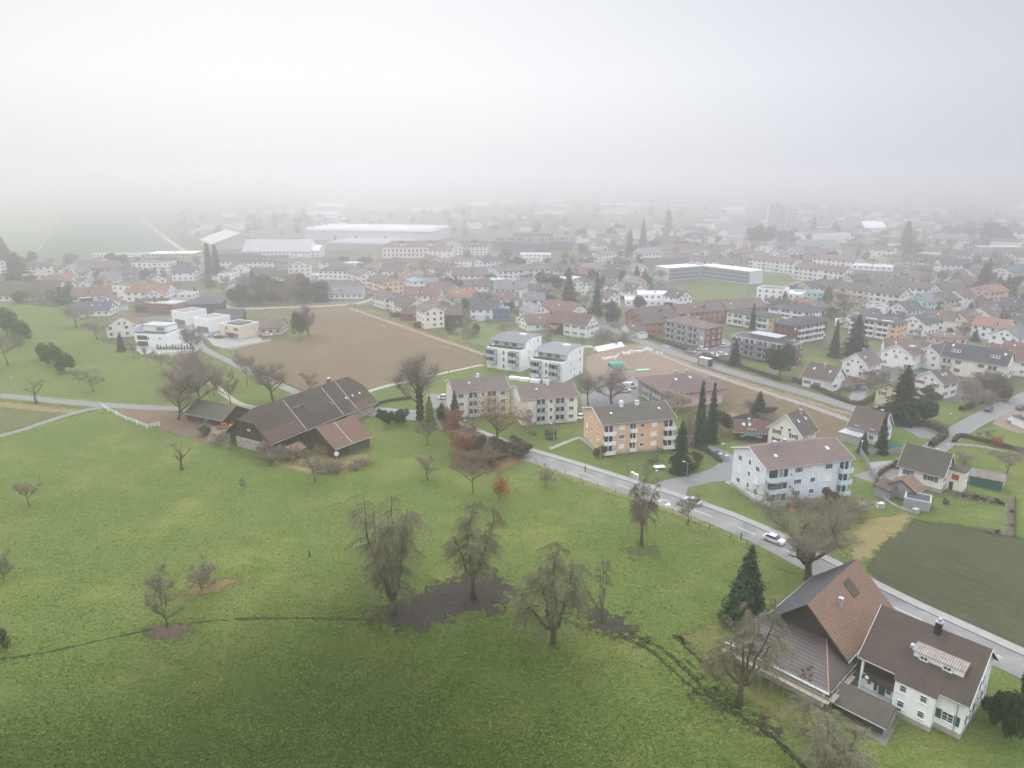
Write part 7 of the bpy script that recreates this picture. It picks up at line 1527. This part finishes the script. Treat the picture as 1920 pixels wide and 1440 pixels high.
for a in ((1180, 728, 10, 'white', 'white van in the car park beside the pink house', True), (1172, 735, 10, 'white', 'white car parked in front of the white van', False), (1112, 722, 60, 'black', 'dark car parked behind the bare trees in the car park', False), (834, 748, 12, 'white', 'white car parked left of the cream flats', False), (1089, 784, 70, 'white', 'white car parked between the cream flats and the orange block', False),
          (1296, 661, -52, 'silver', 'silver car parked at the town road before the brick block', False), (1317, 657, -20, 'white', 'white car beside the end of the brick block', False), (1337, 669, -20, 'white', 'white car parked left of the spruce by the panel block', False), (1353, 667, -20, 'white', 'second white car beside the spruce', False), (1358, 650, 30, 'white', 'white car in the yard right of the brick block', False),
          (1201, 628, -50, 'blue', 'blue car parked by the small garage on the town road', False), (1484, 628, 10, 'white', 'white car in the yard behind the red brick block', False), (1497, 622, 10, 'red', 'dark red car in the yard behind the red brick block', False), (1853, 770, 45, 'dark blue', 'dark car parked against the hedge on the right road', False), (1903, 792, 10, 'silver', 'silver car on the red forecourt', False),
          (1917, 768, 20, 'dark blue', 'blue-green car at the right edge behind the garage', False), (398, 632, 10, 'silver', 'silver car parked beside the peach villa', False), (412, 634, 10, 'black', 'black car parked beside the peach villa', False), (423, 803, 15, 'orange', 'orange off-road vehicle beside the cart shed', False), (502, 630, 5, 'white', 'white car behind the wall near the field', False), (1648, 768, 20, 'black', 'dark car beside the yellow house', False), (1255, 573, 0, 'white', 'white car in front of the white modern house', False), (1088, 552, -40, 'white', 'white car between the hazy houses and spruces', False)):
    put_car(a[0], a[1], a[2], a[3], a[4], a[5])
rg = random.Random(4)
for r_ in range(3):
    for i in range(7):
        c = rg.choice(('white', 'white', 'silver', 'white', 'grey'))
        put_car(236 + i * 9 + r_ * 2, 519 + r_ * 6, 80, c, 'one of the cars parked close together in the far left car park', group='cars in the far left car park')
for i, (px, py) in enumerate(((905, 495), (915, 497), (925, 492), (940, 497), (950, 492), (895, 500))): put_car(px, py, 70, ('white', 'silver')[i % 2], 'one of the cars parked behind the cream factory', group='cars behind the cream factory')
# lamp posts
lm_p = MB().cyl(0, 0, 0, 7.6, .09, .055, 8).tube([(0, 0, 7.55), (.5, 0, 7.8), (.9, 0, 7.85)], [.05, .045, .04], 6).mesh('pole', M_metal)
lm_h = MB().frus(.75, 1.45, -.16, .16, 7.78, 7.95, .08, .05).mesh('lamp_head', plain('lamp_shell', (.6, .61, .6)))
def lamp(px, py, top, rz, label):
    x, y = at(px, py); t = thing('street_lamp', label, 'street lamp', x, y, 0, R(rz)); link('pole', lm_p, t); link('lamp_head', lm_h, t)
    lo, hi = .5, 30
    for _ in range(20):
        m = (lo + hi) / 2
        if pix(x, y, m)[1] > top: lo = m
        else: hi = m
    t.scale = (1, 1, lo / 7.9)
for a in ((878, 823, 786, 220, 'street lamp beside the copper-leaved trees'), (1038, 837, 792, 220, 'street lamp beside the trampoline'), (1125, 862, 822, 225, 'thin post lamp before the orange block'), (1287, 905, 867, 140, 'street lamp at the road junction below the spruce'), (1611, 866, 829, 60, 'street lamp right of the pale blue block'), (1488, 715, 688, 220, 'street lamp at the hedge corner on the town road'),
          (33, 740, 707, 180, 'street lamp at the far left road'), (1774, 803, 776, 30, 'street lamp at the right road corner'), (1358, 858, 830, 220, 'street lamp beside the waste containers'), (1235, 905, 880, 220, 'thin lamp post at the playground corner'), (1340, 660, 640, 220, 'hazy street lamp before the brick block'), (1782, 839, 832, 200, 'short lamp behind the steep dark roof')): lamp(*a)
# bollards and fence posts
bo = MB().cyl(0, 0, 0, .95, .11, .09, 8).mesh('bollard', plain('black_post', (.025, .025, .03))); bt = MB().cyl(0, 0, .95, 1.02, .115, .11, 8).mesh('reflector_cap', M_shut_d)
for px, py, lb in ((1097, 884, 'dark bollard on the meadow side of the main road near the orange block'), (1389, 1012, 'dark bollard at the meadow edge left of the white car'), (580, 1044, 'single dark post standing in the meadow'), (842, 700, 'dark waste bin post on the field path')):
    x, y = at(px, py); t = thing('bollard', lb, 'bollard', x, y); link('post', bo, t); link('reflector_cap', bt, t); t.scale = (1.3, 1.3, 1.5)
pt = MB().box(-.05, .05, -.05, .05, 0, 1.1).mesh('fence_post', M_wood)
L = line_px([(1005, 868), (1060, 888), (1120, 912), (1190, 937), (1260, 962), (1330, 992), (1400, 1022)], 5)
for p in L:
    o = link('fence_post', pt, None, (p.x, p.y, 0)); tag(o, 'thin wooden fence post along the meadow edge of the main road', 'fence post', 'fence posts along the main road')
t = thing('wire_fence', 'thin wire fence strung along the meadow edge of the road', 'fence', 0, 0, 0)
for z in (.5, .95): obj('wire', MB().tube([(p.x, p.y, z) for p in L], [.012] * len(L), 3, False), M_metal, t)
# white rail fence of the paddock
L = [Vector((*at(*p), 0)) for p in ((192, 764), (203, 772), (219, 779), (237, 789), (257, 796), (276, 804), (299, 800))]
t = thing('rail_fence', 'white painted rail fence around the brown paddock', 'fence', L[0].x, L[0].y)
for p in L: obj('post', MB().box(-.08, .08, -.08, .08, 0, 1.5), M_white, t, p - L[0])
for z in (.6, 1.0, 1.35): obj('rail', MB().tube([(p - L[0]) + Vector((0, 0, z)) for p in L], [.055] * len(L), 4), M_white, t)
def fence(px, h, label, m, th=.08, name='fence', posts=None, low=0):
    L = line_px(px, 2.4); x0, y0 = L[0].x, L[0].y; t = thing(name, label, 'fence' if name == 'fence' else 'wall', x0, y0)
    for i in range(len(L) - 1):
        a, b_ = L[i], L[i + 1]; d = b_ - a
        mb = MB().box(.06, d.length - .06, -th / 2, th / 2, low, h)
        obj('panel', mb, m, t, (a.x - x0, a.y - y0, 0), math.atan2(d.y, d.x)); obj('post', MB().box(-.07, .07, -.07, .07, 0, h + .08), posts or m, t, (a.x - x0, a.y - y0, 0), math.atan2(d.y, d.x))
    return t
M_gw = plain('grey_boards', (.25, .25, .25), .9, .3, 2.5, bump=.4)
fence([(1612, 852), (1625, 870), (1632, 890), (1650, 912), (1672, 938)], 1.7, 'weathered grey board fence curving down beside the blue block lawn', M_gw)
fence([(1625, 852), (1660, 852), (1700, 848)], 1.6, 'grey board fence behind the farmyard and the pool', M_gw)
fence([(1362, 796), (1395, 786), (1412, 790)], 1.8, 'dark board fence left of the timber chalet', plain('dark_boards', (.10, .11, .12), .9, .3, 2))
fence([(415, 655), (450, 650), (508, 640)], .9, 'low pale retaining wall in front of the peach villa', plain('pale_wall', (.62, .60, .54), .9, .1), .25, 'garden_wall')
fence([(1655, 935), (1680, 952), (1712, 962)], .6, 'low concrete kerb wall below the grey outbuildings', M_conc, .2, 'garden_wall')
fence([(1790, 836), (1850, 842), (1920, 860)], .6, 'rubble garden wall under the low hedge at right', M_stone, .5, 'garden_wall')
fence([(700, 770), (712, 758), (740, 752), (772, 748)], 1.0, 'dark wattle fence around the farm garden', M_wood, .06)
fence([(1904, 935), (1902, 1008)], .8, 'low timber edging fence of the kitchen garden', M_wood)
# trampoline, playground, tables
x, y = at(1033, 822)
t = thing('trampoline', 'round dark trampoline with safety net on the lawn', 'trampoline', x, y)
obj('mat', MB().cyl(0, 0, .72, .76, 1.5, k=20), M_dark, t); obj('rim', MB().tube([(1.62 * math.cos(a * .314), 1.62 * math.sin(a * .314), .78) for a in range(21)], [.09] * 21, 6), plain('blue_rim', (.03, .05, .08)), t)
for i in range(6):
    a = i * 1.047; obj('leg', MB().cyl(1.6 * math.cos(a), 1.6 * math.sin(a), 0, .75, .04, k=6), M_metal, t); obj('net_pole', MB().cyl(1.6 * math.cos(a), 1.6 * math.sin(a), .8, 2.5, .04, k=6), M_dark, t)
nm_ = NT('safety_net'); nm_.b.inputs['Alpha'].default_value = .45; nm_ = nm_.done((.02, .02, .025), .9)
vs = [(1.6 * math.cos(a * .314), 1.6 * math.sin(a * .314), z) for z in (.8, 2.4) for a in range(20)]
obj('net', MB().add(vs, [(i, (i + 1) % 20, (i + 1) % 20 + 20, i + 20) for i in range(20)]), nm_, t)
x, y = at(1191, 888)
t = thing('swing_frame', 'green metal climbing and swing frame on the playground lawn', 'swing', x, y, 0, R(-20))
M_gm = plain('green_metal', (.12, .22, .17), .5)
for u in (-2.2, 2.2): obj('leg', MB().tube([(u, -1.0, 0), (u, 0, 2.4), (u, 1.0, 0)], [.05] * 3, 6), M_gm, t)
obj('crossbar', MB().tube([(-2.2, 0, 2.4), (2.2, 0, 2.4)], [.05, .05], 6), M_gm, t)
for u in (-1, 1): obj('swing_seat', MB().box(u - .25, u + .25, -.1, .1, .5, .54).cyl(u - .22, 0, .5, 2.4, .012, k=4).cyl(u + .22, 0, .5, 2.4, .012, k=4), M_dark, t)
x, y = at(1236, 880)
t = thing('table_tennis_table', 'white outdoor table tennis table on the lawn', 'table', x, y, 0, R(10)); obj('table_top', MB().box(-1.37, 1.37, -.76, .76, .72, .80), M_wp, t)
for u in (-.8, .8): obj('leg', MB().box(u - .15, u + .15, -.4, .4, 0, .72), M_conc, t)
obj('net', MB().box(-.02, .02, -.8, .8, .8, .95), M_metal, t)
def picnic(px, py, rz, label):
    x, y = at(px, py); t = thing('picnic_table', label, 'picnic table', x, y, 0, R(rz))
    obj('table_top', MB().box(-.9, .9, -.4, .4, .72, .77), M_wood, t)
    for s in (-1, 1): obj('bench', MB().box(-.9, .9, s * .8 - .14, s * .8 + .14, .43, .47), M_wood, t); obj('leg', MB().tube([(s * .6, -.8, 0), (s * .6, -.2, .74)], [.04, .04], 4).tube([(s * .6, .8, 0), (s * .6, .2, .74)], [.04, .04], 4), M_wood, t)
picnic(1000, 815, 10, 'dark picnic table on the lawn left of the trampoline'); picnic(1220, 868, -30, 'left wooden picnic table beside the white table'); picnic(1228, 864, -30, 'right wooden picnic table beside the white table')
def cabinet(px, py, w, d, h, m, name, label, cat, rz=-45):
    x, y = at(px, py); t = thing(name, label, cat, x, y, 0, R(rz)); obj('housing', MB().box(-w / 2, w / 2, -d / 2, d / 2, 0, h), m, t); obj('lid', MB().frus(-w / 2 - .05, w / 2 + .05, -d / 2 - .05, d / 2 + .05, h, h + .12, .08, .08), m, t); obj('door_panel', MB().box(-w * .42, w * .42, -d / 2 - .02, -d / 2, .1, h - .1), M_conc if m is not M_conc else M_metal, t)
cabinet(1186, 895, .9, .5, 1.3, M_wp, 'utility_cabinet', 'left white utility cabinet at the road below the playground', 'cabinet'); cabinet(1193, 898, .9, .5, 1.2, M_wp, 'utility_cabinet', 'right white utility cabinet at the road below the playground', 'cabinet')
cabinet(1344, 855, 1.2, 1.0, 1.3, M_shut_g, 'waste_container', 'green waste container beside the hedge on the side road', 'container'); cabinet(1352, 861, 1.7, 1.0, 1.4, M_metal, 'waste_container', 'left grey metal waste container on the side road', 'container'); cabinet(1359, 863, 1.7, 1.0, 1.4, M_metal, 'waste_container', 'right grey metal waste container on the side road', 'container')
cabinet(1649, 951, 1.6, .9, 1.0, M_wp, 'water_tank', 'white plastic tank on the grass below the fence', 'tank', 10); cabinet(1716, 962, 1.2, 1, 1, M_metal, 'water_tank', 'grey metal box beside the flat concrete shed', 'tank', 20); cabinet(1875, 915, 1.2, 1.0, 1.2, M_wp, 'water_tank', 'white wrapped bundle right of the green shed', 'bundle', -30)
cabinet(1322, 685, 5.0, 2.4, 2.8, plain('black_container', (.03, .033, .045)), 'site_container', 'black site container with white top beside the town road', 'container', -52); cabinet(660, 575, 4, 2, 1.6, M_shut_d, 'feed_trailer', 'dark trailer at the top corner of the ploughed field', 'trailer', 10)
t = thing('roof_sheet', 'white cover sheet on the black site container', 'cover', *at(1322, 685), 2.93, R(-52)); obj('sheet', MB().box(-2.4, 2.4, -1.15, 1.15, 0, .06), M_wp, t)
# building site: teal pipes, white bags, white barrier and ramp
tp = plain('teal_pipe', (.03, .36, .28), .35); pm_ = MB().tube([(0, 0, 0), (5.2, 0, 0)], [.2, .2], 10, False).tube([(0, 0, 0), (5.2, 0, 0)], [.17, .17], 10, False).mesh('drain_pipe', tp)
pe = plain('light_pipe', (.36, .62, .50), .35); pm2 = MB().tube([(0, 0, 0), (5.2, 0, 0)], [.2, .2], 10, False).tube([(0, 0, 0), (5.2, 0, 0)], [.17, .17], 10, False).mesh('drain_pipe', pe)
def pipes(px, py, n, rows, me, label, grp, rz):
    x, y = at(px, py)
    for r in range(rows):
        for i in range(n - r):
            a = R(rz); u = (i + r * .5) * .42
            o = link('drain_pipe', me, None, (x - math.sin(a) * u, y + math.cos(a) * u, .22 + r * .36), a); tag(o, label, 'pipe', grp)
pipes(1146, 690, 9, 4, pm_, 'teal plastic drain pipe in the big stack on the building site', 'teal pipes in the big stack', 14)
pipes(1158, 694, 4, 1, pm_, 'teal plastic drain pipe lying before the big stack', 'teal pipes before the stack', 14); pipes(1194, 696, 4, 1, pm2, 'pale green plastic pipe in the small group on the building site', 'pale green pipes', 10)
bg_ = bush_mesh('bagshape', 3, .6, .6, 1.0, 4, .3, M_wp)
def bagm():
    mb = MB().frus(-.5, .5, -.5, .5, 0, .85, .06, .06).frus(-.3, .3, -.3, .3, .85, 1.0, .12, .12); return mb.mesh('bulk_bag', plain('white_bag', (.66, .65, .62), .9, .15, 2))
bg_ = bagm(); rg = random.Random(9)
for (a, b_, n) in (((1130, 674), (1156, 672), 9), ((1160, 665), (1168, 664), 2), ((1172, 664), (1222, 656), 20), ((1232, 664), (1240, 666), 2)):
    for i in range(n):
        f = i / max(1, n - 1); x, y = at(a[0] + (b_[0] - a[0]) * f, a[1] + (b_[1] - a[1]) * f + rg.uniform(-2, 2))
        o = link('bulk_bag', bg_, None, (x, y, 0), rg.uniform(0, 1.5)); o.scale = (rg.uniform(.8, 1.2),) * 3; tag(o, 'white bulk bag in the rows on the building site', 'bag', 'white bulk bags on the building site')
x, y = at(1142, 653)
t = thing('ramp_sheet', 'long white plastic sheeting bank at the edge of the building site', 'sheeting', x, y, 0, R(38)); obj('sheet', MB().prism([(-1.6, 0), (1.2, 0), (.9, 1.6), (.5, 1.7)], -8, 8), M_wp, t)
fence([(1080, 656), (1098, 652), (1112, 653)], 1.1, 'white slatted barrier beside the white sheeting', M_wp, .1)
x, y = at(1165, 640)
t = thing('excavator', 'small dark excavator at the corner of the building site', 'excavator', x, y, 0, R(30))
obj('tracks', MB().box(-1.3, 1.3, -1, -.6, 0, .6).box(-1.3, 1.3, .6, 1, 0, .6), M_dark, t); obj('cab', MB().box(-1.1, .6, -.8, .8, .65, 1.3).frus(-.4, .6, -.7, .1, 1.3, 2.3, .1, .05), M_shut_d, t); obj('boom', MB().tube([(.5, 0, 1.2), (2.0, 0, 2.7), (3.4, 0, 1.6), (3.1, 0, .4)], [.14, .13, .1, .14], 6), M_dark, t)
# bits and pieces near the road and gardens
t = thing('playhouse', 'small red and yellow plastic playhouse at the pale blue block', 'playhouse', *at(1487, 957), 0, R(15)); obj('walls', MB().box(-.6, .6, -.5, .5, 0, .9), plain('yellow_plastic', (.65, .5, .2), .5), t); obj('roof', MB().prism([(-.75, .88), (.75, .88), (0, 1.45)], -.6, .6, 'y'), plain('red_plastic', (.60, .09, .05), .5), t)
t = thing('cellar_stair_wall', 'grey ramp wall right of the pale blue block', 'wall', *at(1612, 955), 0, R(55)); obj('wall', MB().box(-.3, 3.6, -.4, .4, 0, .7), M_conc, t)
t = thing('garden_pool', 'round teal garden pool behind the grey board fence', 'pool', *at(1677, 842), 0); obj('rim', MB().cyl(0, 0, 0, .9, 2.0, k=20), M_shut_d, t); obj('water', MB().cyl(0, 0, .9, .93, 1.85, k=20), plain('pool_water', (.03, .12, .13), .1, spec=.6), t)
t = thing('garage', 'white garage with grey door at the right edge', 'garage', *at(1926, 800), 0, R(10)); obj('wall', MB().box(-2.6, 4, -3, 3, 0, 2.6), W_('w'), t); obj('roof', MB().prism([(-3.3, 2.5), (3.3, 2.5), (0, 3.8)], -2.9, 4.3), R_('g'), t); obj('garage_door', MB().box(-1.6, 1.6, -3.06, -3.0, .05, 2.2), M_shut_d, t)
t = thing('carport', 'dark red carport roof between the white houses', 'carport', *at(1600, 730), 0, R(10)); obj('roof', MB().box(-3.2, 3.2, -2.4, 2.4, 2.3, 2.45), R_('r'), t)
for sx in (-3, 3):
    for sy in (-2.2, 2.2): obj('post', MB().box(sx - .07, sx + .07, sy - .07, sy + .07, 0, 2.3), M_wood, t)
t = thing('staircase', 'pale underground garage ramp walls between the white blocks', 'ramp', *at(975, 712), 0, R(-20))
for i in range(3): obj('planter', MB().box(-4 + i * 4.2, -.4 + i * 4.2, -1.2 - i * .6, 1.2 - i * .6, 0, .9 + .1 * i), M_wp, t)
for i in range(13):
    x, y = at(296 + i * 5.6, 655 - (i % 3) * .3); o = put_tree(296 + i * 5.6, 655, 645 + (i * 7 % 5), 4.5, 'cyp', 'slim dark columnar shrub in the row before the garage doors', 'shrub', 'columnar_shrub', i, 'columnar shrubs at the villa'); 
for i, (px, py) in enumerate(((1770, 990), (1820, 1000), (1838, 998), (1852, 1001), (1866, 1003))):
    pass
for i, (a, b_) in enumerate((((1798, 936), (1810, 922)), ((1812, 938), (1826, 925)), ((1836, 944), (1850, 930)), ((1850, 946), (1862, 932)), ((1868, 949), (1878, 937)))):
    A0, B0 = Vector((*at(*a), 0)), Vector((*at(*b_), 0)); d = B0 - A0
    t = thing('bed_frame', 'raised garden bed frame, %s from left in the upper kitchen garden row' % ['first', 'second', 'third', 'fourth', 'fifth'][i], 'garden bed', A0.x, A0.y, 0, math.atan2(d.y, d.x)); obj('side', MB().box(0, d.length, -.08, .08, 0, .25), M_stone2, t)
for i, (px, py) in enumerate(((1805, 931), (1816, 932), (1829, 936), (1843, 938), (1857, 941), (1869, 944), (1879, 946), (1850, 997), (1870, 1001), (1896, 960), (1895, 985), (1772, 945))):
    put_tree(px, py, py - 5 - i % 3 * 2, 9 + i % 4 * 2, ('bushg', 'shrub', 'bushb')[i % 3], 'low winter vegetable clump in the kitchen garden beds', 'plant', 'garden_plant', i, 'plants of the kitchen garden beds')
# ------------------------------------------------------------------ haze
hz = bpy.data.materials.new('haze'); hz.use_nodes = True; t = hz.node_tree; t.nodes.clear()
o_ = t.nodes.new('ShaderNodeOutputMaterial'); pv = t.nodes.new('ShaderNodeVolumePrincipled')
pv.inputs['Color'].default_value = (.99, .965, .995, 1); pv.inputs['Density'].default_value = .00142; pv.inputs['Anisotropy'].default_value = .9
t.links.new(pv.outputs[0], o_.inputs['Volume'])
tag(obj('haze', MB().box(-big - 50, big + 50, -350, 15600, -1, 88), hz), 'pale winter haze thickening towards the horizon', None, None, 'stuff')
